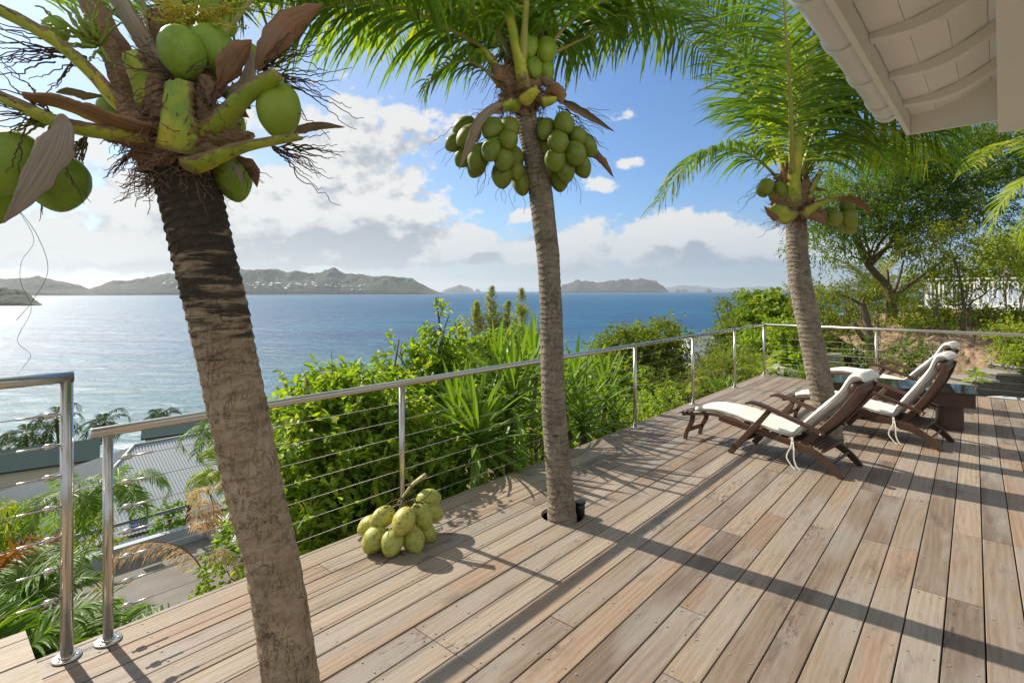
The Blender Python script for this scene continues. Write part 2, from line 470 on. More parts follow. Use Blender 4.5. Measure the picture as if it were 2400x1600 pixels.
M['husk'] = dry_mat('brown_dry_husk', (.165, .075, .035), (.32, .17, .085), (.23, .15, .095))
M['petiole'] = petiole_mat()
def coconut_mat(name, c1, c2, scars):
    m, t, out = material(name)
    oc = t.n.new('ShaderNodeTexCoord').outputs['Object']
    rnd = t.n.new('ShaderNodeObjectInfo').outputs['Random']
    p = t.vmath('ADD', oc, t.node('ShaderNodeCombineXYZ', {0: t.math('MULTIPLY', rnd, 40.0), 1: rnd, 2: 0.0}).outputs[0])
    sep = t.node('ShaderNodeSeparateXYZ', {0: oc})
    n = t.noise(p, 2.2, 4, .6)
    c = t.mix(t.smooth(n, .3, .7), c1, c2)
    c = t.mix(t.math('MULTIPLY', rnd, .75), c, t.mix(rnd, c1, t.mix(1.0, c2, (1.25, 1.05, 1.0), 'MULTIPLY')))
    fine = t.noise(t.mapping(p, (14, 14, 2)), 1.0, 4, .6)
    c = t.mix(t.math('MULTIPLY', t.smooth(fine, .5, .8), .3), c, tuple(x*1.35 for x in c2))
    if scars:
        sc = t.smooth(t.noise(p, 2.6, 5, .72), .555, .60)
        c = t.mix(t.math('MULTIPLY', sc, scars), c, (.30, .20, .09))
        sc2 = t.smooth(t.noise(t.vmath('ADD', p, (3, 5, 1)), 4.0, 5, .75), .575, .62)
        c = t.mix(t.math('MULTIPLY', sc2, scars), c, (.035, .025, .012))
    b = principled(t, out, Base_Color=c, Roughness=t.math('MULTIPLY_ADD', n, .2, .42))
    b.inputs['Subsurface Weight'].default_value = 0.0
    return m
M['coco'] = coconut_mat('green_coconut_skin', (.105, .165, .012), (.185, .240, .022), .16)
M['coco_big'] = coconut_mat('smooth_green_coconut_skin', (.13, .24, .012), (.22, .33, .020), .12)
M['coco_cut'] = coconut_mat('yellow_green_coconut_skin', (.32, .37, .05), (.46, .47, .10), .8)

# ------------------------------------------------------------------ the sea
SEA_Z = EYE-25.0
def sea_material():
    m, t, out = material('sea_water')
    pos = t.n.new('ShaderNodeNewGeometry').outputs['Position']
    sep = t.node('ShaderNodeSeparateXYZ', {0: pos})
    dist = t.vmath('LENGTH', pos)
    far = t.smooth(dist, 90, 900)
    swell = t.noise(t.mapping(pos, (.010, .035, .02)), 1.0, 4, .6, .4)
    chop = t.noise(t.mapping(pos, (.10, .28, .1)), 1.0, 6, .65, .5)
    ripple = t.noise(t.mapping(pos, (.9, 1.6, 1)), 1.0, 4, .65)
    shallow = t.smooth(t.math('MULTIPLY_ADD', sep.outputs[0], -.55, sep.outputs[1]), 330, 90)
    deep = t.mix(t.smooth(swell, .35, .65), (.004, .062, .150), (.010, .105, .210))
    c = t.mix(shallow, deep, (.050, .165, .205))
    c = t.mix(t.math('MULTIPLY', t.smooth(t.noise(t.mapping(pos, (.004, .013, .01)), 1.0, 4, .6, .5), .45, .7), .45), c, (.012, .09, .20))
    # whitecaps and the surf along the beach
    cap = t.math('MULTIPLY', t.smooth(t.noise(t.mapping(pos, (.035, .11, .1)), 1.0, 5, .7, .6), .69, .73), .75)
    shore = t.math('MULTIPLY_ADD', sep.outputs[0], .753, t.math('MULTIPLY_ADD', sep.outputs[1], -.658, 3.056))
    surf = t.smooth(t.math('ADD', shore, t.math('MULTIPLY', t.noise(t.mapping(pos, (.03, .03, .03)), 1.0, 4, .6), 34.0)), -96, -78)
    surfn = t.smooth(t.noise(t.mapping(pos, (.12, .2, .2)), 1.0, 5, .7, .8), .45, .60)
    foam = t.math('MAXIMUM', cap, t.math('MULTIPLY', surf, surfn))
    c = t.mix(foam, c, (.78, .82, .82))
    h = t.math('MULTIPLY_ADD', chop, 1.0, t.math('MULTIPLY', ripple, .22))
    h2 = t.math('MULTIPLY_ADD', swell, 3.5, h)
    nrm = t.bump(h2, 1.0, 1.6)
    b = principled(t, out, Base_Color=c, Roughness=t.math('MULTIPLY_ADD', far, .12, .38), Normal=nrm, IOR=1.33)
    b.inputs['Specular IOR Level'].default_value = .40
    return m
mb = MB()
ang = np.radians(np.linspace(0, 360, 97)[:-1])
rings = [0, 60, 200, 800, 3000, 9000, 17500]
V = [[0, 0, SEA_Z]]; F = []
for r in rings[1:]:
    for a in ang: V.append([r*math.sin(a), r*math.cos(a), SEA_Z])
for k in range(96): F.append((0, 1+(k+1) % 96, 1+k))
for j in range(len(rings)-2):
    for k in range(96):
        a = 1+j*96; F.append((a+k, a+(k+1) % 96, a+96+(k+1) % 96, a+96+k))
mb.add(V, F)
tag(mb.build('sea', sea_material()), kind='structure')

# ------------------------------------------------------------------ ground of the hillside
def ss(x, a, b):
    t = np.clip((x-a)/(b-a), 0, 1); return t*t*(3-2*t)
def ground_z(x, y):
    x = np.asarray(x, float); y = np.asarray(y, float)
    u = x*.658+y*.753; v = x*.753-y*.658+3.056
    # towards the sea: steep below the deck, parking shelf, then down to the beach
    lowered = 1-.52*ss(u, 6.5, 11)*ss(v, -22, -12)
    left = lowered*np.interp(-v, [0, 2, 9, 15.2, 16.2, 28, 60, 80, 90, 110], [-1.1, -2.2, -5.9, -5.9, -9.4, -10.2, -18.0, -22.0, SEA_Z-.5, SEA_Z-4])
    side = np.interp(v, [-2, 0, 5, 9, 14, 30, 80], [-2.2, -1.1, -.7, .35, 1.6, 5, 14])
    left = np.where(u > 24, np.interp(u, [24, 34, 60], [0, -3, -16])+left, left)
    z = np.where(v < 0, left, side)
    beyond = np.interp(u, [9, 12, 20, 28, 60, 90], [0, .15, .0, -1.6, -16, -26])*ss(u, 9, 13)
    right = ss(v, 1.5, 9)
    z = z+beyond*np.where(v < 0, .75, 1-.55*right)
    drive = ss(u, 11.5, 13.5)*ss(-v, -.5, 1.5)*ss(-u, -27, -22)
    z = z*(1-drive)+drive*np.minimum(z, -2.3)
    n = fbm(x*.35+40, y*.35+17, 3)-.45
    flat = ((v < -8.5) & (v > -15.6) & (u < 8))
    under = (v > -1) & (u < 11)
    z = z+np.where(flat | under, 0, n*.8)
    z = np.where(under & (z > -.45), -.45, z)
    return np.maximum(z, SEA_Z-4)
gx = np.concatenate([np.linspace(-190, -40, 40), np.linspace(-38.5, 30, 120), np.linspace(32, 110, 30)])
gy = np.concatenate([np.linspace(-30, -2, 12), np.linspace(-.5, 45, 100), np.linspace(47, 170, 50)])
X, Y = np.meshgrid(gx, gy)
Zg = ground_z(X, Y)
V = np.stack([X, Y, Zg], -1).reshape(-1, 3)
nx, ny = len(gx), len(gy)
ii = (np.arange(ny-1)[:, None]*nx+np.arange(nx-1)[None]).ravel()
F = np.stack([ii, ii+1, ii+nx+1, ii+nx], 1)
def ground_material():
    m, t, out = material('hillside_soil_and_litter')
    pos = t.n.new('ShaderNodeNewGeometry').outputs['Position']
    sep = t.node('ShaderNodeSeparateXYZ', {0: pos})
    n = t.noise(pos, .9, 6, .65); n2 = t.noise(pos, 7, 5, .7)
    c = t.ramp(n, [(.3, (.05, .065, .022)), (.5, (.085, .085, .035)), (.65, (.16, .12, .07))])
    c = t.mix(t.math('MULTIPLY', t.smooth(n2, .5, .7), .5), c, (.23, .17, .10))
    sand = t.smooth(sep.outputs[2], -19.5, -21.8)
    c = t.mix(sand, c, (.40, .34, .26))
    principled(t, out, Base_Color=c, Roughness=.95, Normal=t.bump(n2, .8, .06))
    return m
mb = MB(); mb.arrays(V, F, 0, True)
tag(mb.build('ground', ground_material()), kind='structure')

# ------------------------------------------------------------------ far land
def far_land_material(name, veg, rockc, scale):
    m, t, out = material(name)
    pos = t.n.new('ShaderNodeNewGeometry').outputs['Position']
    n = t.noise(pos, scale, 6, .65); n2 = t.noise(pos, scale*7, 4, .7)
    sep = t.node('ShaderNodeSeparateXYZ', {0: pos})
    low = t.smooth(t.math('MULTIPLY_ADD', n, 22.0, sep.outputs[2]), SEA_Z+24, SEA_Z+10)
    c = t.mix(t.smooth(n, .38, .62), veg, tuple(x*2.6 for x in veg))
    c = t.mix(t.math('MULTIPLY', t.smooth(n2, .55, .72), .5), c, rockc)
    c = t.mix(low, c, rockc)
    principled(t, out, Base_Color=c, Roughness=1.0, Normal=t.bump(n2, 1.0, 14))
    return m
M['hill'] = far_land_material('far_scrub_hillside', (.018, .025, .012), (.085, .075, .055), .008)
M['island'] = far_land_material('far_island_scrub', (.022, .024, .016), (.07, .06, .05), .006)
def far_hill(name, prof, dist, depth, mat, nx=220, seed=1, rough=.26, base=None, spread=1.0):
    """ridge whose crest follows prof = [(x, y) picture positions] at the given distance(s)"""
    xs = np.array([p[0] for p in prof], float); ys = np.array([p[1] for p in prof], float)
    px = np.linspace(xs[0], xs[-1], nx)
    dd = np.interp(px, [xs[0], xs[-1]], dist)
    crest = np.interp(px, xs, ys)
    nt = 34
    V = []; dx = (px-1176)/1215.2
    for j in range(nt):
        t = j/(nt-1)
        Yd = dd+depth*t*spread
        hgt = (EYE+(667.4-crest)/1215.2*(dd+depth*.55)-SEA_Z)
        shape = np.sin(np.clip(t/.55, 0, 1)*math.pi/2)**.8 if t <= .55 else np.cos((t-.55)/.45*math.pi/2)
        wx = dx*Yd/ (depth*.16); wy = np.full_like(wx, t*6.5)
        spur = (fbm(wx+seed*7.3, wy*.55+seed, seed)-.46)*2
        edge = np.minimum(1, np.minimum(px-px[0], px[-1]-px)/(px[-1]-px[0])*14)
        fine = (fbm(wx*5, wy*4, seed+9, 3)-.44)*.22
        z = hgt*shape*(1+rough*2.2*spur*np.sin(math.pi*min(t/.55, 1))+fine*min(1, t*6))
        z = np.where(t == 0, -6, z*np.clip(edge+.15, 0, 1)+ (0 if t > 0 else -6))
        if j == nt-1: z = z*0-6
        V.append(np.stack([dx*Yd, Yd, SEA_Z+z], -1))
    V = np.array(V)
    ii = (np.arange(nt-1)[:, None]*nx+np.arange(nx-1)[None]).ravel()
    F = np.stack([ii, ii+1, ii+nx+1, ii+nx], 1)
    mb = MB(); mb.arrays(V.reshape(-1, 3), F, 0, False)
    o = mb.build(name, mat)
    tag(o, kind='structure')
    return V
H1 = far_hill('hills', [(-120, 646), (0, 642), (60, 641), (90, 637), (130, 648), (185, 657), (205, 664), (225, 657), (255, 647), (300, 645), (350, 637), (388, 629), (430, 631), (520, 624), (560, 622), (600, 618), (640, 620), (655, 627), (690, 626), (725, 629), (750, 620), (765, 622), (790, 631), (850, 636), (880, 637), (945, 643), (980, 647), (1000, 655), (1018, 668)], (2350, 3500), 700, M['hill'], 420, 2)
far_hill('hills', [(430, 650), (600, 640), (700, 630), (770, 629), (800, 630), (840, 634), (900, 645), (940, 665)], (3700, 4100), 600, M['hill'], 160, 5)
far_hill('island', [(1014, 669), (1030, 662), (1055, 656), (1075, 659), (1090, 667)], (8500, 8700), 700, M['island'], 60, 3)
far_hill('island', [(1275, 668), (1290, 655), (1320, 647), (1350, 645), (1372, 649), (1400, 645), (1440, 643), (1455, 645), (1490, 643), (1508, 646), (1514, 653), (1530, 660), (1540, 670)], (6300, 6700), 900, M['island'], 240, 4)
far_hill('hills', [(1500, 664), (1560, 657), (1590, 656), (1620, 659), (1660, 663), (1690, 661), (1720, 660), (1750, 658), (1790, 662), (1840, 665)], (16400, 16800), 900, M['island'], 120, 6)
far_hill('headland', [(-60, 664), (0, 662), (30, 665), (52, 666), (68, 676), (80, 688), (96, 699)], (860, 880), 160, M['hill'], 90, 8)
far_hill('rock_islet', [(1090, 667), (1096, 663), (1104, 667)], (8600, 8600), 120, M['rock'], 20, 12)
far_hill('rock_islet', [(1543, 668), (1556, 663), (1563, 665), (1572, 664), (1582, 668)], (7600, 7600), 160, M['rock'], 30, 13)
far_hill('rock_islet', [(1616, 668), (1624, 663), (1630, 663), (1636, 668)], (7600, 7600), 120, M['rock'], 20, 14)
# white houses on the far slope, each its own small building
hb = MB(); hb.abox((-1, -1, 0), (1, 1, .8), 0)
hb.add([(-1.1, -1.1, .8), (1.1, -1.1, .8), (1.1, 1.1, .8), (-1.1, 1.1, .8), (-.4, 0, 1.35), (.4, 0, 1.35)], [(0, 1, 5, 4), (2, 3, 4, 5), (1, 2, 5), (3, 0, 4), (3, 2, 1, 0)], 0)
house_me = hb.build('house', M['white'], mesh_only=True)
rr = random.Random(5)
cnt = 0
while cnt < 64:
    j = rr.randint(2, 13); i = int(np.clip(rr.gauss(270, 46), 150, 360))
    if j > 7 and rr.random() < .6: continue
    q = H1[j, i]
    if q[2] > SEA_Z+75: continue
    o = link('house', house_me); s = rr.uniform(3.5, 8)
    o.location = (q[0], q[1], q[2]-.6); o.scale = (s*rr.uniform(.9, 1.7), s, s*rr.uniform(.7, 1.0)); o.rotation_euler.z = rr.uniform(0, 3)
    tag(o, 'tiny white house scattered on the far bay hillside', 'house', 'white houses on the far hillside')
    cnt += 1

# ------------------------------------------------------------------ deck
deck = bpy.data.objects.new('deck', None); COL.objects.link(deck); tag(deck, kind='structure')
PITCH, PW, PT = .1475, .1415, .028
U_END = 10.78
plank_meshes = {}
def plank_mesh(L, w, th, mat):
    k = (round(L, 3), round(w, 4), mat.name)
    if k not in plank_meshes:
        mb = MB(); c = .0025; hl, hw = L/2, w/2
        prof = [(-hw, -th), (hw, -th), (hw, -c), (hw-c, 0), (-hw+c, 0), (-hw, -c)]
        V = [(x, y, z) for x in (-hl, hl) for y, z in prof]
        F = [(i, (i+1) % 6, 6+(i+1) % 6, 6+i) for i in range(6)]+[(5, 4, 3, 2, 1, 0), (6, 7, 8, 9, 10, 11)]
        mb.add(V, F); plank_meshes[k] = mb.build('plank', mat, mesh_only=True)
    return plank_meshes[k]
HOLES = [(P(1291, 1188, 1)/1, .150)]
hole2 = P(1291.5, 1187.5, 3.80)[:2]; HOLES = [(hole2, .152), (np.array([-.80, 1.93]), .17), (np.array([3.40, 5.66]), .155)]
cutters = []
for c, r in HOLES:
    mb = MB(); mb.tube([(c[0], c[1], -.2), (c[0], c[1], .2)], r, 40, smooth=False)
    cutters.append(mb.build('hole_cutter', M['deck']))
rp = random.Random(3)
screws = MB()
def add_plank(u0, u1, v, parent, mat, w=PW, z=0.0):
    L = u1-u0-.004; c = UV((u0+u1)/2, v, z)
    me = plank_mesh(L, w, PT, mat)
    o = link('plank', me); o.parent = parent
    o.location = c; o.rotation_euler.z = ANG_U
    if z == 0:
        o.location.z = rp.uniform(-.0012, .0012)
        for (hc, r), cut in zip(HOLES, cutters):
            d = np.array([hc[0]-c[0], hc[1]-c[1]])
            du = d@E_U[:2]; dv = d@E_V[:2]
            if abs(dv) < r+w/2 and abs(du) < r+L/2:
                o.data = o.data.copy()
                md = o.modifiers.new('hole', 'BOOLEAN'); md.object = cut; md.operation = 'DIFFERENCE'; md.solver = 'EXACT'
                bpy.context.view_layer.update()
                dg = bpy.context.evaluated_depsgraph_get()
                me2 = bpy.data.meshes.new_from_object(o.evaluated_get(dg))
                o.modifiers.clear(); o.data = me2
        if -1.0 < u0 < 8:
            joists = [q for q in np.arange(-2, 10.6, .55) if u0+.1 < q < u1-.1] if v < 4.4 else []
            for uu in [u0+.035, u1-.035]+joists:
                for dv in (-.045, .045):
                    q = UV(uu, v+dv, 0); n = 8; rr_ = .0055
                    V = [(q[0]+rr_*math.cos(k*math.tau/n), q[1]+rr_*math.sin(k*math.tau/n), .0022) for k in range(n)]
                    screws.add(V, [tuple(range(n))])
    return o
row = 0; v = PW/2
while v < 6.2:
    u = -2.4
    end = U_END
    first = rp.choice([1.0, 1.5, 2.0, 2.5, 3.0])
    lens = []
    while u < end-.01:
        L = first if not lens else rp.choice([1.0, 1.5, 2.0, 2.5, 3.0])
        if u+L > end-.9: L = end-u
        if not (u+L < 1.0 and v > 2.6) :
            add_plank(u, u+L, v, deck, M['deck'])
        lens.append(L); u += L
    v += PITCH; row += 1
tag(screws.build('screw_heads', simple('deck_screw_plug', (.30, .24, .18), .6), deck), kind='stuff')
for c in cutters:
    me = c.data; bpy.data.objects.remove(c); bpy.data.meshes.remove(me)
sub = MB()
sub.box(UV(4.1, 3.1, -.16), (E_U, E_V, (0, 0, 1)), (6.5, 3.1, .02))  # dark sheet added below the joists, stops sunlit lines showing through gaps
for uu in np.arange(-2, 10.6, .55): sub.box(UV(uu, 3.1, -.085), (E_V, E_U, (0, 0, 1)), (3.1, .022, .055))
sub.build('joists_and_gap_sheet', simple('joist_and_gap_dark', (.035, .027, .02), .9), deck)
fb = MB(); fb.box(UV(4.19, -.016, -.075), (E_U, E_V, (0, 0, 1)), (6.53, .012, .075)); fb.box(UV(U_END+.016, 3.1, -.075), (E_V, E_U, (0, 0, 1)), (3.13, .012, .075))
o = fb.build('edge_board', M['deck'], deck)

# raised platform at the bottom left
plat = bpy.data.objects.new('raised_platform', None); COL.objects.link(plat); tag(plat, kind='structure')
for k in range(5):
    add_plank(-2.0, .315, .19+.125+k*.2525, plat, M['step'], .249, .25)
pb = MB(); pb.box(UV(-.86, .82, .109), (E_U, E_V, (0, 0, 1)), (1.15, .61, .107)); pb.build('platform_side', M['step'], plat)

# ------------------------------------------------------------------ steel railings
def post(parent, u, v, h, r=.0215, plate=True, z0=0.0):
    c = UV(u, v, z0); mb = MB()
    mb.tube([c, c+[0, 0, h]], r, 20)
    p = mb.build('post', M['steel'], parent)
    if plate:
        mb = MB(); mb.tube([c+[0, 0, .001], c+[0, 0, .006], c+[0, 0, .0085]], [.054, .054, .051], 28)
        mb.tube([c+[0, 0, .0085], c+[0, 0, .013], c+[0, 0, .016]], [r+.008, r+.006, r+.001], 20)
        mb.build('base_plate', M['steel'], p)
        mb = MB()
        for a in (.4, 2.5, 4.6):
            q = c+np.array([.040*math.cos(a), .040*math.sin(a), .008]); mb.tube([q, q+[0, 0, .003], q+[0, 0, .0045]], [.0065, .0065, .004], 10)
        tag(mb.build('screw', M['steel'], p), kind='stuff')
    return p
def cable(parent, pts, fit_ends):
    mb = MB(); mb.tube(np.array(pts), .0020, 6)
    c = mb.build('cable', M['wire'], parent)
    for (q, d) in fit_ends:
        q = np.asarray(q); d = unit(np.asarray(d)); mb = MB()
        mb.tube([q, q+d*.018, q+d*.022, q+d*.05, q+d*.056], [.005, .005, .012, .013, .007], 12)
        mb.tube([q+d*.056, q+d*.14, q+d*.142], [.0048, .0048, .0035], 8)
        mb.build('turnbuckle', M['steel'], c)
rail = empty('deck_railing', UV(5, 0), 'long stainless steel railing with thin cables round the deck corner', 'railing')
RV = .055
UCOR = U_END-.09
ZR = .965
mb = MB()
mb.tube([UV(.545, RV, ZR), UV(.55, RV, ZR), UV(4, RV, ZR), UV(UCOR+.012, RV, ZR)], .0235, 20)
mb.build('handrail', M['steel'], rail)
mb = MB(); mb.tube([UV(UCOR, RV-.02, ZR+.0004), UV(UCOR, 3, ZR+.0004), UV(UCOR, 7.5, ZR+.0004)], .0235, 20)
mb.build('handrail', M['steel'], rail)
US = [.61, 2.27, 3.94, 5.63, 7.33, 9.06, UCOR]
for u in US: post(rail, u, RV, ZR-.02, .0205)
VS = [1.82, 3.64, 5.46]
for v in VS: post(rail, UCOR, v, ZR-.02, .0205)
for k in range(7):
    z = .13+.1165*k
    a = UV(.625+.021, RV, z); b = UV(UCOR, RV, z)
    cable(rail, [a+(b-a)*t for t in (0, .5, 1)], [(a, E_U)])
    b2 = UV(UCOR, 7.4, z-.0); cable(rail, [b, (b+b2)/2, b2], [(b+E_V*.02, E_V)])
left = empty('platform_railing', UV(-1, 0), 'taller stainless steel railing section beside the raised platform at left edge', 'railing')
p = post(left, .463, RV, 1.23-.0, .0235)
mb = MB(); mb.tube([UV(.463+.0225, RV, 1.23), UV(0, RV, 1.23), UV(-2, RV, 1.23)], .0245, 20); mb.build('handrail', M['steel'], left)
post(left, -1.6, RV, .975, .0235, True, .255)
for k in range(7):
    z = .268+.134*k; a = UV(.463-.022, RV, z); b = UV(-2, RV, z)
    cable(left, [a, (a+b)/2, b], [(a, -E_U)])
# ------------------------------------------------------------------ house eave, top right
EV = np.array([.678, .735, 0.0]); EN = np.array([.735, -.678, 0.0]); UP = np.array([0, 0, 1.0])
corner = np.array([2.52, 3.38, 0.0])
def RF(s, n, z): return corner-EV*s+EN*n+UP*z      # s back along the eave, n in towards the house
roof = empty('house_roof_eave', RF(2, .5, 2.6), 'white painted roof eave of the house with rafters and gutter', 'roof')
S1 = 5.2; ZB = 2.60
mb = MB(); mb.box(RF(S1/2, .012, ZB+.075), (EV, EN, UP), (S1/2, .012, .075)); mb.build('fascia_board', M['white'], roof)
# soffit profile: nearly level at the eave, then the steeper roof pitch
prof = [(.024, .115), (.16, .125), (.30, .17), (.62, .37), (2.4, 1.42)]
def soff(n): return float(np.interp(n, [p[0] for p in prof], [p[1] for p in prof]))
nb = 13; ns = np.concatenate([[.026], np.linspace(.15, 2.4, 19)])
for a, b in zip(ns[:-1], ns[1:]):
    mb = MB(); za, zb = ZB+soff(a), ZB+soff(b); g = .0009
    V = [RF(0.02, a+g, za), RF(S1, a+g, za), RF(S1, b-g, zb), RF(0.02, b-g, zb)]
    V += [q+UP*.02 for q in V]
    mb.add(V, [(0, 1, 2, 3), (4, 7, 6, 5), (0, 4, 5, 1), (2, 6, 7, 3), (1, 5, 6, 2), (0, 3, 7, 4)])
    mb.build('soffit_board', M['white'], roof)
mb = MB(); V = []
for n, z in prof: V.append(RF(.01, n, ZB+z+.026)); V.append(RF(S1, n, ZB+z+.026))
mb.add(V, [(2*i, 2*i+1, 2*i+3, 2*i+2) for i in range(len(prof)-1)]); mb.build('roof_sheet', M['white'], roof)
def rafter(s, wd=.030, dep=.058):
    mb = MB(); nn = np.concatenate([[.026, .10, .18, .26, .34, .45, .62], np.linspace(.8, 2.35, 5)])
    V = []
    for n in nn:
        z = ZB+soff(n)-.002; zl = z-dep+.035*max(0, 1-n/.28)**1
        for ds, zz in ((-wd, z), (wd, z), (wd, zl), (-wd, zl)): V.append(RF(s+ds, n, zz))
    F = []
    for i in range(len(nn)-1):
        for k in range(4): F.append((4*i+k, 4*i+(k+1) % 4, 4*i+4+(k+1) % 4, 4*i+4+k))
    F += [(3, 2, 1, 0), tuple(4*(len(nn)-1)+k for k in range(4))]
    mb.add(V, F); mb.build('rafter', M['white'], roof)
for s in (.36, .90, 1.45, 2.02, 2.6, 3.2): rafter(s)
# closed end board of the roof
mb = MB(); V = []
for n in (.026, .16, .30, .62, 1.2, 2.4):
    z1 = ZB+soff(n)+.03
    V += [RF(-.001, n, ZB), RF(.022, n, ZB), RF(.022, n, z1), RF(-.001, n, z1)]
F = []
for i in range(5):
    for k in range(4): F.append((4*i+k, 4*i+(k+1) % 4, 4*i+4+(k+1) % 4, 4*i+4+k))
F += [(3, 2, 1, 0), (20, 21, 22, 23)]
mb.add(V, F); mb.build('end_board', M['white'], roof)
# deep beam under the roof
mb = MB(); V = []
for s, z0, z1 in ((.0, ZB+.0, ZB+.24), (.10, ZB-.10, ZB+.24), (S1, ZB-.10, ZB+.24)):
    for n, z in ((.43, z0), (.56, z0), (.56, z1), (.43, z1)): V.append(RF(s+.026, n, z))
F = []
for i in range(2):
    for k in range(4): F.append((4*i+k, 4*i+(k+1) % 4, 4*i+4+(k+1) % 4, 4*i+4+k))
F += [(3, 2, 1, 0), (8, 9, 10, 11)]
mb.add(V, F); mb.build('wall_plate_beam', M['white'], roof)
# half round gutter with collars and brackets
mb = MB(); seg = 16; rad = .062; V = []; ss_ = np.linspace(.30, S1, 26)
gz = ZB+.098; gn = -.066
for s in ss_:
    for k in range(seg+1):
        a = math.pi+math.pi*k/seg; V.append(RF(s, gn+rad*math.cos(a), gz+rad*math.sin(a)))
    for k in range(seg, -1, -1):
        a = math.pi+math.pi*k/seg; V.append(RF(s, gn+(rad-.004)*math.cos(a), gz+(rad-.004)*math.sin(a)))
w = 2*(seg+1); F = [(i*w+k, i*w+(k+1) % w, (i+1)*w+(k+1) % w, (i+1)*w+k) for i in range(len(ss_)-1) for k in range(w)]
mb.add(V, F, 0, True); gut = mb.build('gutter', M['white_gutter'], roof)
def ring(s0, s1, r, cap=False):
    mb = MB(); V = []
    for s in (s0, s1):
        for k in range(seg+1):
            a = math.pi-.08+(math.pi+.16)*k/seg; V.append(RF(s, gn+r*math.cos(a), gz+r*math.sin(a)))
        for k in range(seg, -1, -1):
            a = math.pi-.08+(math.pi+.16)*k/seg; V.append(RF(s, gn+(rad+.001)*math.cos(a), gz+(rad+.001)*math.sin(a)))
    F = [(k, (k+1) % w, w+(k+1) % w, w+k) for k in range(w)]+[tuple(range(w))[::-1], tuple(range(w, 2*w))]
    mb.add(V, F, 0, False)
    return mb
for s in (.52, 1.02, 1.53, 2.05, 2.6): ring(s, s+.055, rad+.009).build('gutter_collar', M['white_gutter'], gut)
ring(.285, .345, rad+.007).build('gutter_end_cap', M['white_gutter'], gut)
mb = MB(); V = [RF(.2995, gn, gz)]+[RF(.2995, gn+rad*math.cos(math.pi+math.pi*k/seg), gz+rad*math.sin(math.pi+math.pi*k/seg)) for k in range(seg+1)]
mb.add(V, [(0, k+1, k+2) for k in range(seg)]); mb.build('gutter_end', M['white_gutter'], gut)

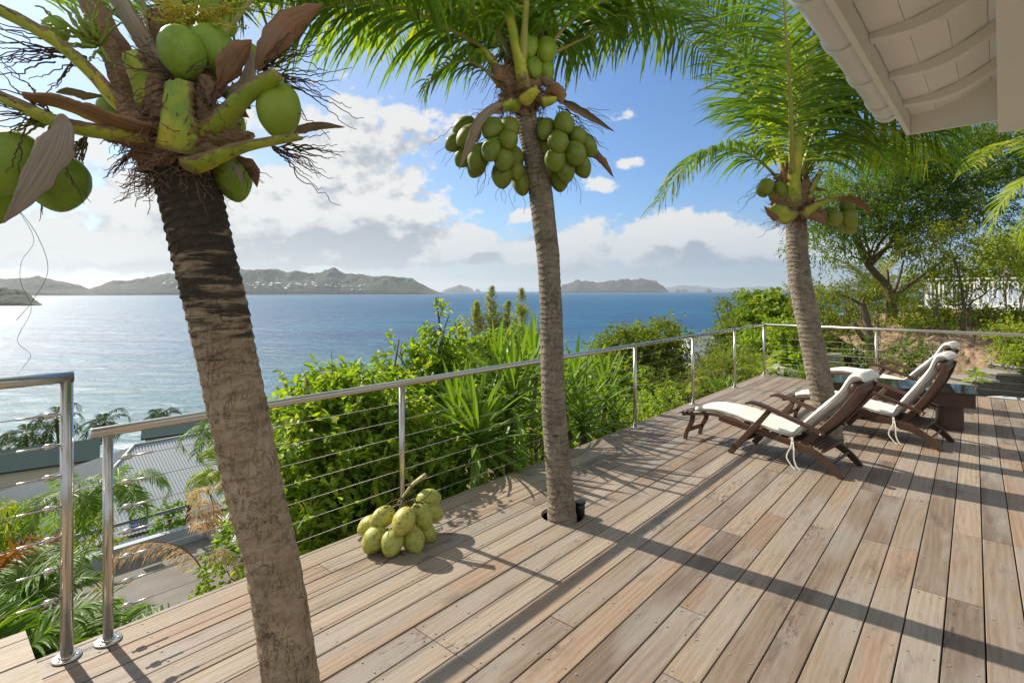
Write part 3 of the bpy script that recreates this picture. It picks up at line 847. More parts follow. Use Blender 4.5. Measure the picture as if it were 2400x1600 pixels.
# ------------------------------------------------------------------ steamer chairs
def chair(tilt, label):
    ct, st = math.cos(tilt), math.sin(tilt)
    def bk(pts): return [(1.17+(s-1.17)*ct-(z-.20)*st, .20+(s-1.17)*st+(z-.20)*ct) for s, z in pts]
    ch = empty('steamer_chair', (0, 0, 0), label, 'deck chair', 'wooden steamer chairs on the deck')
    br = M['brown']
    def ribbon(name, pts, w0, half_w, half_t, n=14, parent=ch, mats=br):
        """bar following a side profile (s, z); w0 may be a number or (start, end)"""
        p = spline(pts, n); wv = np.linspace(*(w0 if isinstance(w0, tuple) else (w0, w0)), n)
        T = np.gradient(p, axis=0); T /= np.linalg.norm(T, axis=1)[:, None]; N = np.stack([-T[:, 1], T[:, 0]], 1)
        ht = np.interp(np.linspace(0, 1, n), np.linspace(0, 1, len(half_t)), half_t) if isinstance(half_t, (list, tuple)) else np.full(n, half_t)
        mb = MB(); V = []
        c = .003
        for i in range(n):
            for a, b in ((-1, -1), (1, -1), (1, 1), (-1, 1)):
                q = p[i]+N[i]*ht[i]*b; V.append((q[0], wv[i]+a*half_w, q[1]))
        F = [(4*i+k, 4*i+(k+1) % 4, 4*i+4+(k+1) % 4, 4*i+4+k) for i in range(n-1) for k in range(4)]
        F += [(3, 2, 1, 0), tuple(4*(n-1)+k for k in range(4))]
        mb.add(V, F); o = mb.build(name, mats, parent)
        b = o.modifiers.new('bevel', 'BEVEL'); b.width = .004; b.segments = 1; b.limit_method = 'ANGLE'
        return o
    def cross(name, s, z, w, hs, hz, ang=0.0, parent=ch):
        mb = MB(); ca, sa = math.cos(ang), math.sin(ang)
        mb.box((s, 0, z), ((ca, 0, sa), (0, 1, 0), (-sa, 0, ca)), (hs, w, hz)); o = mb.build(name, br, parent)
        b = o.modifiers.new('bevel', 'BEVEL'); b.width = .003; b.segments = 1
        return o
    for sg in (-1, 1):
        ribbon('seat_rail', [(.44, .325), (.62, .295), (.85, .262), (1.10, .225), (1.32, .19)], sg*.235, .013, .028)
        ribbon('rear_leg', [(1.20, .195), (1.32, .175), (1.42, .125), (1.50, .06), (1.555, .001)], sg*.249, .014, [.036, .034, .032, .030, .024])
        ribbon('legrest_rail', [(-.02, .268), (.15, .305), (.35, .335), (.55, .325), (.66, .30)], (sg*.16, sg*.205), .011, .018)
        ribbon('foot_leg', [(.10, .29), (.085, .20), (.03, .09), (0.005, .001)], sg*.150, .012, [.026, .024, .02, .02], 10)
        ribbon('front_leg', [(.565, .001), (.66, .12), (.80, .29), (.955, .485)], sg*.264, .013, [.030, .027, .025, .022], 10)
        ribbon('armrest', [(.735, .525), (.80, .54), (.92, .52), (1.10, .465), (1.26, .415), (1.42, .355)], sg*.275, .027, [.012, .016, .016, .016, .016, .015], 18)
        ribbon('back_stile', bk([(1.17, .16), (1.28, .27), (1.42, .42), (1.54, .57), (1.62, .69), (1.68, .80)]), sg*.205, .013, [.026, .028, .028, .026, .024, .02], 16)
        mb = MB(); mb.tube([(1.405, sg*.30, .36), (1.405, sg*.309, .36), (1.405, sg*.311, .36)], [.009, .009, .005], 10); mb.build('bolt', M['steel'], ch)
    for w in np.linspace(-.13, .13, 5):
        ribbon('back_slat', bk([(1.19, .17), (1.29, .275), (1.43, .42), (1.55, .57), (1.62, .69), (1.655, .77)]), w, .020, .006, 12)
    # rounded head rail
    hx, hz_ = bk([(1.63, .775)])[0]
    mb = MB(); mb.tube([(hx, -.215, hz_), (hx, -.19, hz_), (hx, 0, hz_), (hx, .19, hz_), (hx, .215, hz_)], [.030, .042, .045, .042, .030], 16, up=(0, 0, 1), flat=1.35)
    mb.build('head_rail', br, ch)
    cross('foot_stretcher', .035, .105, .14, .009, .022)
    cross('front_stretcher', .70, .165, .25, .012, .024, .85)
    cross('rear_stretcher', 1.445, .095, .236, .010, .028, -.7)
    for k, s in enumerate((-.025, .03, .085)): cross('foot_slat', s, .30+.25*s, .185, .022, .007, .24)
    for k in range(6): cross('seat_slat', .70+.09*k, .305-.0145*(k*9)/9*.9, .222, .034, .006, -.15)
    for k in range(6): cross('shelf_slat', 1.215+.030*k, .245-.006*k, .222, .011, .008, -.15)
    cross('shelf_edge', 1.40, .205, .235, .014, .016, -.3)
    # cushion: one padded ribbon with rounded edges, puckered where it folds
    path = spline([(.13, .345), (.35, .378), (.55, .372), (.72, .345), (.92, .312), (1.06, .288), (1.135, .295)]+bk([(1.20, .36), (1.32, .49), (1.44, .62), (1.54, .74), (1.59, .825), (1.625, .872), (1.675, .875), (1.71, .845)]), 74)
    L = np.concatenate([[0], np.cumsum(np.linalg.norm(np.diff(path, axis=0), axis=1))])
    T = np.gradient(path, axis=0); T /= np.linalg.norm(T, axis=1)[:, None]; N = np.stack([-T[:, 1], T[:, 0]], 1)
    hw = np.interp(path[:, 0], [.13, .5, .75, 1.1, 1.4, 1.8], [.165, .185, .215, .222, .212, .208])
    ht = np.full(len(path), .036)
    fold = np.exp(-((path[:, 0]-1.135)/.05)**2)*(path[:, 1] < .36)
    ht = ht*(1-.35*fold); ht[0] *= .7; ht[-1] *= .5; ht[-2] *= .7; ht[-6:] *= .75
    ncs = 30; V = []
    for i in range(len(path)):
        for k in range(ncs):
            a = 2*math.pi*k/ncs; cx = math.cos(a); sx = math.sin(a)
            x = np.sign(cx)*abs(cx)**.42; y = np.sign(sx)*abs(sx)**.72
            wr = .010*(vnoise(np.array(path[i, 0]*19+k*.9), np.array(k*.55), 4)-.5)+.009*fold[i]*math.sin(k*2.1)
            wr += .007*(vnoise(np.array(L[i]*7.0), np.array(x*3.0+20), 9)-.5)
            off = N[i]*(y*ht[i]*(1-.18*abs(x)**6)+wr)
            V.append((path[i, 0]+off[0], x*(hw[i]-.018*fold[i])+wr, path[i, 1]+off[1]))
    F = [(i*ncs+k, i*ncs+(k+1) % ncs, (i+1)*ncs+(k+1) % ncs, (i+1)*ncs+k) for i in range(len(path)-1) for k in range(ncs)]
    F += [tuple(range(ncs))[::-1], tuple((len(path)-1)*ncs+k for k in range(ncs))]
    mb = MB(); mb.add(V, F, 0, True); cu = mb.build('cushion', M['cloth'], ch)
    for sg in (-1, 1):
        q = np.array([(path[i, 0]+N[i, 0]*.008, sg*(hw[i]-.018*fold[i]+.001), path[i, 1]+N[i, 1]*.008) for i in range(1, len(path)-1)])
        mb = MB(); mb.tube(q, .0045, 6); mb.build('piping', M['cloth'], cu)
    for pts in ([(1.14, -.235, .27), (1.145, -.262, .20), (1.11, -.275, .10), (1.15, -.29, .04), (1.19, -.30, .004)], [(1.145, -.235, .27), (1.17, -.268, .18), (1.175, -.275, .09), (1.20, -.285, .03), (1.235, -.29, .004)], [(1.15, .235, .27), (1.20, .262, .24), (1.26, .28, .20), (1.30, .29, .11)]):
        p = spline(pts, 16); mb = MB(); V = []
        for q in p: V += [(q[0]-.006, q[1], q[2]), (q[0]+.006, q[1], q[2]), (q[0]+.006, q[1]+.0016, q[2]+.0005), (q[0]-.006, q[1]+.0016, q[2]+.0005)]
        mb.add(V, [(4*i+k, 4*i+(k+1) % 4, 4*i+4+(k+1) % 4, 4*i+4+k) for i in range(15) for k in range(4)]+[(3, 2, 1, 0), (60, 61, 62, 63)]); mb.build('tie_strap', M['cloth'], cu)
    return ch
def foot_frame(F, Rr):
    a = unit(np.array(Rr)-np.array(F)); return F, math.atan2(a[1], a[0])
ch1 = chair(0.0, 'dark wooden steamer chair with white cushion, nearest one, in front of the palm trunk')
loc, ang_c = foot_frame((1.993, 5.857), (3.00, 4.685))
ch3 = copy_tree(ch1); ch3.location = (4.96, 8.50, 0); ch3.rotation_euler.z = R(-51.9)
ch3['label'] = 'dark wooden steamer chair with white cushion, farthest one, behind the glass topped table'
ch1.location = (loc[0], loc[1], 0); ch1.rotation_euler.z = ang_c
ch2 = chair(R(9), 'dark wooden steamer chair with more upright back between the nearest chair and the table')
ch2.location = (loc[0]+1.485, loc[1]+.776, 0); ch2.rotation_euler.z = ang_c

# ------------------------------------------------------------------ glass topped table
FLc = np.array([4.05, 6.73]); FRc = np.array([5.20, 5.895])
ta = unit(FRc-FLc); tn = np.array([-ta[1], ta[0]]); ta3 = np.array([*ta, 0]); tn3 = np.array([*tn, 0])
Lt = np.linalg.norm(FRc-FLc); Wt = .74
tc = np.array([*(FLc+FRc)/2, 0])+tn3*Wt/2
table = empty('coffee_table', tc, 'low dark wooden table with dark glass top between two steamer chairs', 'table')
mb = MB(); mb.box(tc+UP*.447, (ta3, tn3, UP), (Lt/2, Wt/2, .005)); g = mb.build('glass_top', M['glass'], table)
b = g.modifiers.new('bevel', 'BEVEL'); b.width = .002; b.segments = 1
mb = MB(); mb.box(tc+UP*.431, (ta3, tn3, UP), (Lt/2-.045, Wt/2-.045, .0105)); mb.build('table_top', M['brown'], table)
for sg in (-1, 1):
    mb = MB(); mb.box(tc+tn3*sg*(Wt/2-.045)+UP*.362, (ta3, tn3, UP), (Lt/2-.022, .022, .0795)); mb.build('apron', M['brown'], table)
    mb = MB(); mb.box(tc+ta3*sg*(Lt/2-.045)+UP*.362, (ta3, tn3, UP), (.022, Wt/2-.068, .079)); mb.build('apron', M['brown'], table)
for sg in (-1, 1):
    mb = MB(); c = tc+ta3*sg*(Lt/2-.23); n = 24; V = []
    for z in (.001, .281):
        for k in range(n):
            a = 2*math.pi*k/n; cx, sx = math.cos(a), math.sin(a)
            q = c+ta3*.125*np.sign(cx)*abs(cx)**.5+tn3*(Wt/2-.09)*np.sign(sx)*abs(sx)**.35+UP*z; V.append(q)
    mb.add(V, [(k, (k+1) % n, n+(k+1) % n, n+k) for k in range(n)]+[tuple(range(n))[::-1], tuple(range(n, 2*n))], 0, False)
    mb.build('leg', M['brown'], table)

# ------------------------------------------------------------------ coconuts
def coconut_mesh(name, mat, seed, long=1.25):
    mb = MB(); nt, nk = 16, 22; V = []
    for i in range(nt+1):
        t = i/nt; th = math.pi*t
        for k in range(nk):
            a = 2*math.pi*k/nk
            r = math.sin(th)**.86*(1+.055*math.cos(3*a+seed)*(.4+.6*t))
            z = math.cos(th)*long
            if t > .5: r *= 1-.26*((t-.5)/.5)**1.6; z -= .13*((t-.72)/.28) if t > .72 else 0     # blossom end tapers to a blunt tip
            r *= 1-.06*math.exp(-((t-.06)/.05)**2)
            V.append((r*math.cos(a), r*math.sin(a), z))
    F = [(i*nk+k, (i+1)*nk+k, (i+1)*nk+(k+1) % nk, i*nk+(k+1) % nk) for i in range(nt) for k in range(nk)]
    mb.add(V, F, 0, True)
    for k in range(3):        # cap of dry bracts at the stalk end
        a = k*2.09+seed
        mb.add([(0, 0, long*1.02), (.30*math.cos(a), .30*math.sin(a), long*.94), (.42*math.cos(a+.6), .42*math.sin(a+.6), long*.905), (.30*math.cos(a+1.2), .30*math.sin(a+1.2), long*.94)], [(0, 1, 2, 3)], 1)
    me = mb.build(name, [mat, M['husk']], mesh_only=True)
    return me
CO = {k: [coconut_mesh('coconut', M[k], s, l) for s, l in ((0, 1.22), (1, 1.32), (2, 1.15))] for k in ('coco', 'coco_big', 'coco_cut')}
rc = random.Random(9)
def coconut(parent, c, r, kind, axis):
    """axis points from the blossom tip to the stalk end"""
    o = link('coconut', rc.choice(CO[kind])); o.parent = parent
    o.location = np.asarray(c)-np.array(world_loc(parent))
    q = Vector(axis).to_track_quat('Z', 'Y')
    o.rotation_mode = 'QUATERNION'
    o.rotation_quaternion = q @ Matrix.Rotation(rc.uniform(0, 6), 4, 'Z').to_quaternion()
    s = r*rc.uniform(.92, 1.06); o.scale = (s*rc.uniform(.93, 1.05), s*rc.uniform(.93, 1.05), s*rc.uniform(.92, 1.08))
    return o
def wiggle(a, b, n, amp, sag=0.0, seed=0):
    a = np.asarray(a, float); b = np.asarray(b, float); L = np.linalg.norm(b-a)
    r = np.random.default_rng(seed); t = np.linspace(0, 1, n)[:, None]
    p = a+(b-a)*t; off = np.cumsum(r.normal(0, 1, (n, 3)), 0)
    off -= off[0]; off -= t*off[-1]*.6
    return p+off*amp*L/n+np.array([0, 0, -1])*sag*L*t*t

bunch = empty('coconut_bunch', P(905, 1255, 3.3), 'cut bunch of yellow green coconuts lying on the deck beside the railing post', 'coconuts')
def D6(cx, cy, Z): return P((830+cx/6.533)/1.0204, (1090+cy/6.533)/1.0204, Z)
hub = D6(730, 600, 3.44)
for (cx, cy, Z, r) in ((440, 800, 3.35, .064), (215, 930, 3.45, .06), (320, 1130, 3.27, .061), (585, 1175, 3.24, .063), (760, 850, 3.26, .062), (900, 1130, 3.31, .063), (1030, 770, 3.40, .066), (1180, 720, 3.54, .062), (1090, 1020, 3.42, .062), (1140, 520, 3.58, .064)):
    c = D6(cx, cy, Z); ax = unit(hub-c)
    if (cx, cy) == (760, 850): ax = unit(np.array([.25, .75, .45]))
    if (cx, cy) == (1030, 770): ax = unit(np.array([-.5, .5, .65]))
    coconut(bunch, c, r*1.07, 'coco_cut', ax)
mb = MB()
mb.tube(spline([D6(640, 610, 3.42), D6(730, 500, 3.42), D6(810, 400, 3.42), D6(900, 290, 3.42), D6(1090, 150, 3.42)], 16), np.interp(np.linspace(0, 1, 16), [0, .3, .6, 1], [.008, .013, .02, .027]), 10, 0, flat=.55)
mb.build('stalk', simple('cut_bunch_stalk', (.38, .34, .12), .6, var=.25, scale=14), bunch)
mb = MB(); k = 0
for pts in ([(730, 500), (560, 560), (500, 610)], [(740, 520), (900, 560), (1170, 570)], [(800, 470), (860, 540), (1000, 560), (1200, 390)], [(860, 390), (900, 380), (920, 450), (980, 480)], [(700, 560), (620, 600), (450, 640)], [(760, 540), (830, 590), (1010, 640)], [(830, 190), (860, 290), (880, 370)], [(520, 960), (380, 1060), (170, 1190)], [(690, 600), (700, 680), (690, 720)]):
    q = [D6(x, y, 3.40-.06*(y > 600)) for x, y in pts]; q = spline(q, 14); q = q+np.random.default_rng(k).normal(0, .003, q.shape); k += 1
    mb = MB(); mb.tube(q, np.linspace(.0055, .003, 14), 5); mb.build('twig', M['twig'], bunch)
for pts in ([(330, 1490), (440, 1490), (540, 1450)], [(1230, 1010), (1320, 1040), (1510, 1040)], [(1230, 1000), (1330, 960), (1340, 900)], [(60, 1150), (110, 1100), (170, 1070)], [(690, 1290), (720, 1350), (775, 1370)]):
    q = []
    for x, y in pts:
        d0 = D6(x, y, 1.0)-np.array([0, 0, EYE]); tt = (EYE-.006)/-d0[2]; q.append(np.array([0, 0, EYE])+d0*tt)
    q = spline(q, 10); q = q+np.random.default_rng(k).normal(0, .003, q.shape)*[1, 1, 0]; k += 1
    mb = MB(); mb.tube(q, np.linspace(.004, .002, 10), 5); mb.build('twig', M['twig'], bunch)

# black lamp can in the palm hole
cp = P(1332.5, 1190, 3.80)
pot = empty('lamp_housing', (cp[0], cp[1], -.13), 'small black round lamp housing in the deck hole right of the middle palm trunk', 'lamp')
mb = MB(); mb.tube([(cp[0], cp[1], -.13), (cp[0], cp[1], .05), (cp[0], cp[1], .085)], [.033, .034, .035], 20); mb.build('body', M['black'], pot)
mb = MB(); mb.tube([(cp[0], cp[1], .0855), (cp[0], cp[1], .095), (cp[0], cp[1], .1005)], [.040, .042, .038], 20); mb.build('rim', M['black'], pot)
# ------------------------------------------------------------------ coconut palms
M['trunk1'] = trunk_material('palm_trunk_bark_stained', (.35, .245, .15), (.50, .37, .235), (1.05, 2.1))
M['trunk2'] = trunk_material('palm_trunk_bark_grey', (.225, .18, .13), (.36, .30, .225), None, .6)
M['frond'] = leaf_mat('palm_leaflet_green', (.034, .090, .010), (.056, .125, .016), (.105, .165, .022), .42, .33, .6)
M['frond_dark'] = leaf_mat('palm_leaflet_deep_green', (.030, .072, .012), (.050, .105, .016), (.08, .13, .02), .38, .30, .6)
M['frond_yellow'] = leaf_mat('palm_leaflet_yellow_green', (.070, .140, .018), (.125, .19, .025), (.22, .24, .035), .42, .35, .5)
M['frond_dry'] = leaf_mat('palm_leaflet_dry_grey', (.26, .22, .17), (.36, .31, .25), (.22, .15, .09), .25, .7, .2, (1.1, 1, .8))
M['rachis'] = simple('palm_midrib_yellow_green', (.30, .30, .07), .45, var=.2, scale=5)
M['rachis_brown'] = simple('palm_midrib_brown', (.22, .13, .06), .6, var=.25, scale=8)

def trunk(parent, pts, radii, mat, spacing=.05, ridge=.035, seed=0, seg=44, top_rough=0.0):
    L = sum(np.linalg.norm(np.array(a)-np.array(b)) for a, b in zip(pts[:-1], pts[1:]))
    n = int(L/spacing*6.0)
    p = spline(pts, n); rr = spline(np.array(radii)[:, None], n)[:, 0]
    T = np.gradient(p, axis=0); T /= np.linalg.norm(T, axis=1)[:, None]
    r = np.random.default_rng(seed)
    ring_len = r.uniform(.7, 1.35, n)
    s = np.linspace(0, L, n); a = np.arange(seg)*2*math.pi/seg
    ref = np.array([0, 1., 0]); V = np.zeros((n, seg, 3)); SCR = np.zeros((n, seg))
    for i in range(n):
        A = unit(np.cross(ref, T[i])); B = np.cross(T[i], A)
        ph = s[i]/spacing+.22*np.sin(a+seed+s[i]*.6)+.10*np.sin(3*a+s[i]*5)+1.5*vnoise(np.full(seg, s[i]*3.0), a*.6, seed)+.35*vnoise(np.full(seg, s[i]*9.0), 2*np.cos(a)+5, seed+2)
        saw = ph-np.floor(ph)
        up = s[i]/L
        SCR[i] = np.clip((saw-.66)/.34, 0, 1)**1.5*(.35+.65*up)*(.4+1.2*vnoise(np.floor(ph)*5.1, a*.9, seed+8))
        rid = ridge*(1+top_rough*up)*((1-saw)**1.4-.4)*(.55+.9*vnoise(np.floor(ph)*3.7, a*1.2, seed+3))
        lump = .035*(vnoise(np.full(seg, s[i]*55), 16*np.cos(a)+13*np.sin(a)+40, seed+7)-.5)+.05*(vnoise(np.full(seg, s[i]*6), 3*np.cos(a)+7, seed+5)-.5)+.02*(vnoise(np.full(seg, s[i]*30), 9*np.cos(a)+7*np.sin(a), seed+6)-.5)
        R_ = rr[i]*(1+rid+lump)
        V[i] = p[i]+R_[:, None]*(np.cos(a)[:, None]*A+np.sin(a)[:, None]*B)
    ii = (np.arange(n-1)[:, None]*seg+np.arange(seg)[None]); jj = (np.arange(n-1)[:, None]*seg+(np.arange(seg)+1)[None] % seg)
    F = np.stack([ii, jj, jj+seg, ii+seg], -1).reshape(-1, 4)
    mb = MB(); mb.arrays(V.reshape(-1, 3), F, 0, False)
    mb.add(V[-1], [tuple(range(seg))], 0)
    o = mb.build('trunk', mat, parent)
    at = o.data.attributes.new('scar_shade', 'FLOAT', 'POINT'); at.data.foreach_set('value', np.concatenate([SCR.ravel(), np.zeros(seg)]).astype(np.float32))
    return o

def leaflets(p, Lmax, n, width, droop, seed, up=(0, 0, 1), sweep=.55, t0=.16, sides=(1, -1), lift=.15, hang=0.0, bow=None, jitter=.12):
    """leaflet blades along rachis samples p; returns vertex and quad arrays"""
    r = np.random.default_rng(seed)
    m = len(p); T = unit(np.gradient(p, axis=0)); up = np.asarray(up, float)
    Vs = []; Fs = []; o = 0; K = 6
    for side in sides:
        for t in np.linspace(t0, .995, n):
            f = min(t+r.uniform(-.004, .004), .999)*(m-1); i = min(int(f), m-2); q = p[i]+(p[i+1]-p[i])*(f-i); tg = T[i]
            S = np.cross(tg, up); S /= np.linalg.norm(S)+1e-9
            U = np.cross(S, tg)
            prof = (math.sin(math.pi*min(1, (t-t0*.5)/(1-t0*.5))**.75)**.55) if t < .97 else .32
            L = Lmax*(.30+.70*prof)*r.uniform(.86, 1.08)
            sw = sweep*(.6+.9*t)
            d = unit(S*side*(1-hang*.5)+tg*sw+U*(lift-hang)+r.normal(0, jitter, 3))
            wdir = unit(tg-d*np.dot(tg, d)+r.normal(0, .25, 3))
            k = np.linspace(0, 1, K)
            dr = droop*r.uniform(.7, 1.35)
            dirs = d[None]+np.array([0, 0, -1.])[None]*(dr*k**1.25)[:, None]*1.6
            dirs = unit(dirs)
            if jitter: dirs = unit(dirs+ r.normal(0, .05, 3)[None]*k[:, None])
            c = q+np.concatenate([np.zeros((1, 3)), np.cumsum(dirs[:-1]*L/(K-1), 0)])
            w = width*L/Lmax*np.interp(k, [0, .12, .45, .8, 1], [.45, .9, 1, .62, .06])*r.uniform(.85, 1.15)
            ww = wdir[None]-dirs*np.sum(wdir[None]*dirs, 1)[:, None]; ww = unit(ww)
            nn = np.cross(dirs, ww)
            a = c-ww*w[:, None]/2; b = c+ww*w[:, None]/2
            mid = c-nn*(w*.16)[:, None]
            Vs.append(np.stack([a, mid, b], 1).reshape(-1, 3))
            base = np.arange(K-1)[:, None]*3
            Fs.append(np.concatenate([base+np.array([[0, 1, 4, 3]]), base+np.array([[1, 2, 5, 4]])])+o); o += K*3
    return np.concatenate(Vs), np.concatenate(Fs)

def frond(parent, pts, Lmax, n=52, width=.035, droop=.5, seed=1, r0=.022, mat='frond', rmat='rachis', nr=30, name='frond', **kw):
    p = spline(pts, nr)
    mb = MB(); rad = np.interp(np.linspace(0, 1, nr), [0, .12, .5, 1], [r0*1.5, r0, r0*.6, r0*.12])
    mb.tube(p, rad, 7, 0, flat=.7)
    f = mb.build(name, M[rmat], parent)
    V, F = leaflets(p, Lmax, int(n*1.3), width*.80, droop, seed, **kw)
    mb = MB(); mb.arrays(V, F)
    tag(mb.build('leaflets', M[mat], f), kind='stuff')
    return f
def set_attr(o, **kw):
    for k, v in kw.items():
        v = np.asarray(v, np.float32); n = len(o.data.vertices)
        if len(v) < n: v = np.concatenate([v, np.zeros(n-len(v), np.float32)])
        o.data.attributes.new(k, 'FLOAT', 'POINT').data.foreach_set('value', v[:n])
    return o
PSEED = [0]
def petiole(parent, pts, ws, ts, mat='petiole', up=(0, 0, 1), name='leaf_base', cut=None):
    """trough-shaped leaf stalk: flat inner face, rounded outer face, frayed edges and end"""
    PSEED[0] += 1; sd = PSEED[0]
    n = 34; p = spline(pts, n); T = unit(np.gradient(p, axis=0)); up = np.asarray(up, float)
    w = np.interp(np.linspace(0, 1, n), np.linspace(0, 1, len(ws)), ws); th = np.interp(np.linspace(0, 1, n), np.linspace(0, 1, len(ts)), ts)
    mb = MB(); V = []; seg = 20; ac = []; al = []
    for i in range(n):
        S = unit(np.cross(T[i], up)); U = np.cross(S, T[i])
        for k in range(seg):
            a = 2*math.pi*k/seg; x = math.cos(a); y = math.sin(a)
            yy = y*th[i] if y < 0 else y*th[i]*(-.25*(1-x*x))+.12*th[i]
            fr = 1+(.20*(vnoise(np.array(i*.55), np.array(x*3+9.), sd)-.5)+.14*(vnoise(np.array(i*1.7), np.array(x*2+9.), sd+5)-.5))*abs(x)**2
            fl = 1+.07*(vnoise(np.array(i*.25), np.array(k*.8), sd+9)-.5)
            e = T[i]*(.020*(vnoise(np.array(k*1.3), np.array(3.), sd)-.5)) if i > n-3 else 0
            V.append(p[i]+S*x*w[i]*fr*fl+U*yy*fl+e); ac.append(x); al.append(i/(n-1))
    F = [(i*seg+k, i*seg+(k+1) % seg, (i+1)*seg+(k+1) % seg, (i+1)*seg+k) for i in range(n-1) for k in range(seg)]
    mb.add(V, F, 0, True)
    o = len(V)-seg
    mb.add(V[:seg], [tuple(range(seg))[::-1]], 0); mb.add(V[o:], [tuple(range(seg))], 1)
    return set_attr(mb.build(name, [M[mat], M['cutend']], parent), across=ac, along=al)
M['cutend'] = simple('pale_cut_stalk_end', (.45, .33, .15), .8, var=.2, scale=20)
def spathe(parent, pts, w, mat='spathe', up=(0, 0, 1), depth=.5, tw=0.0, name='spathe', prof=(.22, .45, 1, .8, .34, .03), fray=.12):
    PSEED[0] += 1; sd = PSEED[0]
    n = 34; p = spline(pts, n); T = unit(np.gradient(p, axis=0)); up = np.asarray(up, float); seg = 13
    ww = w*np.interp(np.linspace(0, 1, n), [0, .12, .4, .7, .9, 1], prof)
    mb = MB(); ac = []; al = []
    def sheet(off):
        V = []
        for i in range(n):
            S = unit(np.cross(T[i], up)); U = np.cross(S, T[i]); ta = tw*i/n+.25*(vnoise(np.array(i*.12), np.array(1.), sd)-.5)
            S, U = S*math.cos(ta)+U*math.sin(ta), U*math.cos(ta)-S*math.sin(ta)
            for k in range(seg):
                x = -1+2*k/(seg-1); rg = .035*math.sin(k*2.4+1)+.16*(vnoise(np.array(i*.22), np.array(k*.5), sd+3)-.5)
                fr = 1+fray*2*(vnoise(np.array(i*.5), np.array(np.sign(x)*4+9.), sd)-.5)*x*x+fray*(vnoise(np.array(i*1.9), np.array(np.sign(x)*4+9.), sd)-.5)*x*x
                V.append(p[i]+S*x*ww[i]*(1-.12*x*x)*fr+U*(depth*ww[i]*(x*x)+off+rg*ww[i])); ac.append(x); al.append(i/(n-1))
        return V
    q = [(i*seg+k, i*seg+k+1, (i+1)*seg+k+1, (i+1)*seg+k) for i in range(n-1) for k in range(seg-1)]
    mb.add(sheet(0), q, 0, True); mb.add(sheet(.003), [f[::-1] for f in q], 0, True)
    return set_attr(mb.build(name, M[mat], parent), across=ac, along=al)
def sheath(parent, pts, w, up, depth=.5):
    return spathe(parent, pts, w, 'fibre', up, depth, 0.0, 'fibre_sheath', (.9, 1, .95, .8, .55, .25), .45)
def spray(parent, root, tips, n, spread, r, mat='twig', seed=0, name='flower_stalk', sag=.15):
    """dry flower branch: a bundle of thin crooked strands"""
    g = np.random.default_rng(seed); mb = MB()
    root = np.asarray(root)
    for k in range(n):
        tip = np.asarray(tips[k % len(tips)])+g.normal(0, spread, 3)
        a = root+(tip-root)*g.uniform(0, .35)
        q = wiggle(a, tip, 18, .42, sag*g.uniform(.2, 1.3), seed*100+k)
        mb.tube(q, np.linspace(r*.8, r*.3, 18), 5)
    return tag(mb.build(name, M[mat], parent), kind='stuff')
def fibre_collar(parent, c, r0, r1, h, seed, n=260, T=(0, 0, 1), shell=True):
    """matted brown fibre wrapped round the trunk top, plus loose threads"""
    g = np.random.default_rng(seed); T = unit(np.asarray(T, float)); A = unit(np.cross(T, [0, 1, .1])); B = np.cross(T, A); c = np.asarray(c)
    mb = MB(); ns, na = 18, 56; V = []
    for i in range(ns):
        t = i/(ns-1)
        for k in range(na):
            a = 2*math.pi*k/na
            rr_ = (r0+(r1-r0)*t)*(1+.30*(vnoise(np.array(k*.33), np.array(t*5), seed)-.45)+.16*(vnoise(np.array(k*1.1), np.array(t*13), seed+1)-.5)+.06*math.sin(k*2.7+i))
            V.append(c+T*(h*(t-.5)+.03*(vnoise(np.array(k*.5), np.array(t*3), seed+4)-.5))+rr_*(math.cos(a)*A+math.sin(a)*B))
    if shell:
        mb.add(V, [(i*na+k, i*na+(k+1) % na, (i+1)*na+(k+1) % na, (i+1)*na+k) for i in range(ns-1) for k in range(na)], 0, False)
    o = mb.build('fibre_matting', M['fibre'], parent) if shell else None
    mb = MB()
    for k in range(n):
        a = g.uniform(0, 2*math.pi); t = g.uniform(-.5, .6)
        d = math.cos(a)*A+math.sin(a)*B; q0 = c+T*h*t+d*(r0+(r1-r0)*(t+.5))*.98
        e = q0+unit(d*g.uniform(.15, 1)+np.cross(T, d)*g.normal(0, 1.2)+T*g.normal(-.05, .7))*g.uniform(.04, .14)
        mb.tube(wiggle(q0, e, 7, .8, .2, seed*999+k), g.uniform(.0007, .0022), 3, cap=False)
    tag(mb.build('fibre_strands', M['fibre'], parent), kind='stuff')

# ---- palm 1: close, at left
ZP = 2.10
p1 = empty('coconut_palm', (-.80, 1.93, -.3), 'nearest coconut palm with thick leaning ringed trunk and cut leaf stalks at left', 'palm tree', 'coconut palms growing through the deck')
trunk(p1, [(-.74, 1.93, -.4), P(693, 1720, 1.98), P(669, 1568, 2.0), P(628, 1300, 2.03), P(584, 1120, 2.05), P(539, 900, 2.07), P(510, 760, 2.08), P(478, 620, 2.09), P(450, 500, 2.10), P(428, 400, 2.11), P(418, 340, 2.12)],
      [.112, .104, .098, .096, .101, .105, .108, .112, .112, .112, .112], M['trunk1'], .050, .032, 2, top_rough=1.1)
T1 = unit(np.array([-.14, .02, 1]))
fibre_collar(p1, P(415, 350, 2.12), .125, .165, .16, 5, 420, T1)
fibre_collar(p1, P(400, 250, 2.16), .135, .10, .26, 8, 300, T1)
fibre_collar(p1, P(385, 120, 2.20), .08, .05, .30, 18, 160, T1)
fibre_collar(p1, P(425, 415, 2.12), .118, .120, .06, 11, 170, T1, shell=False)
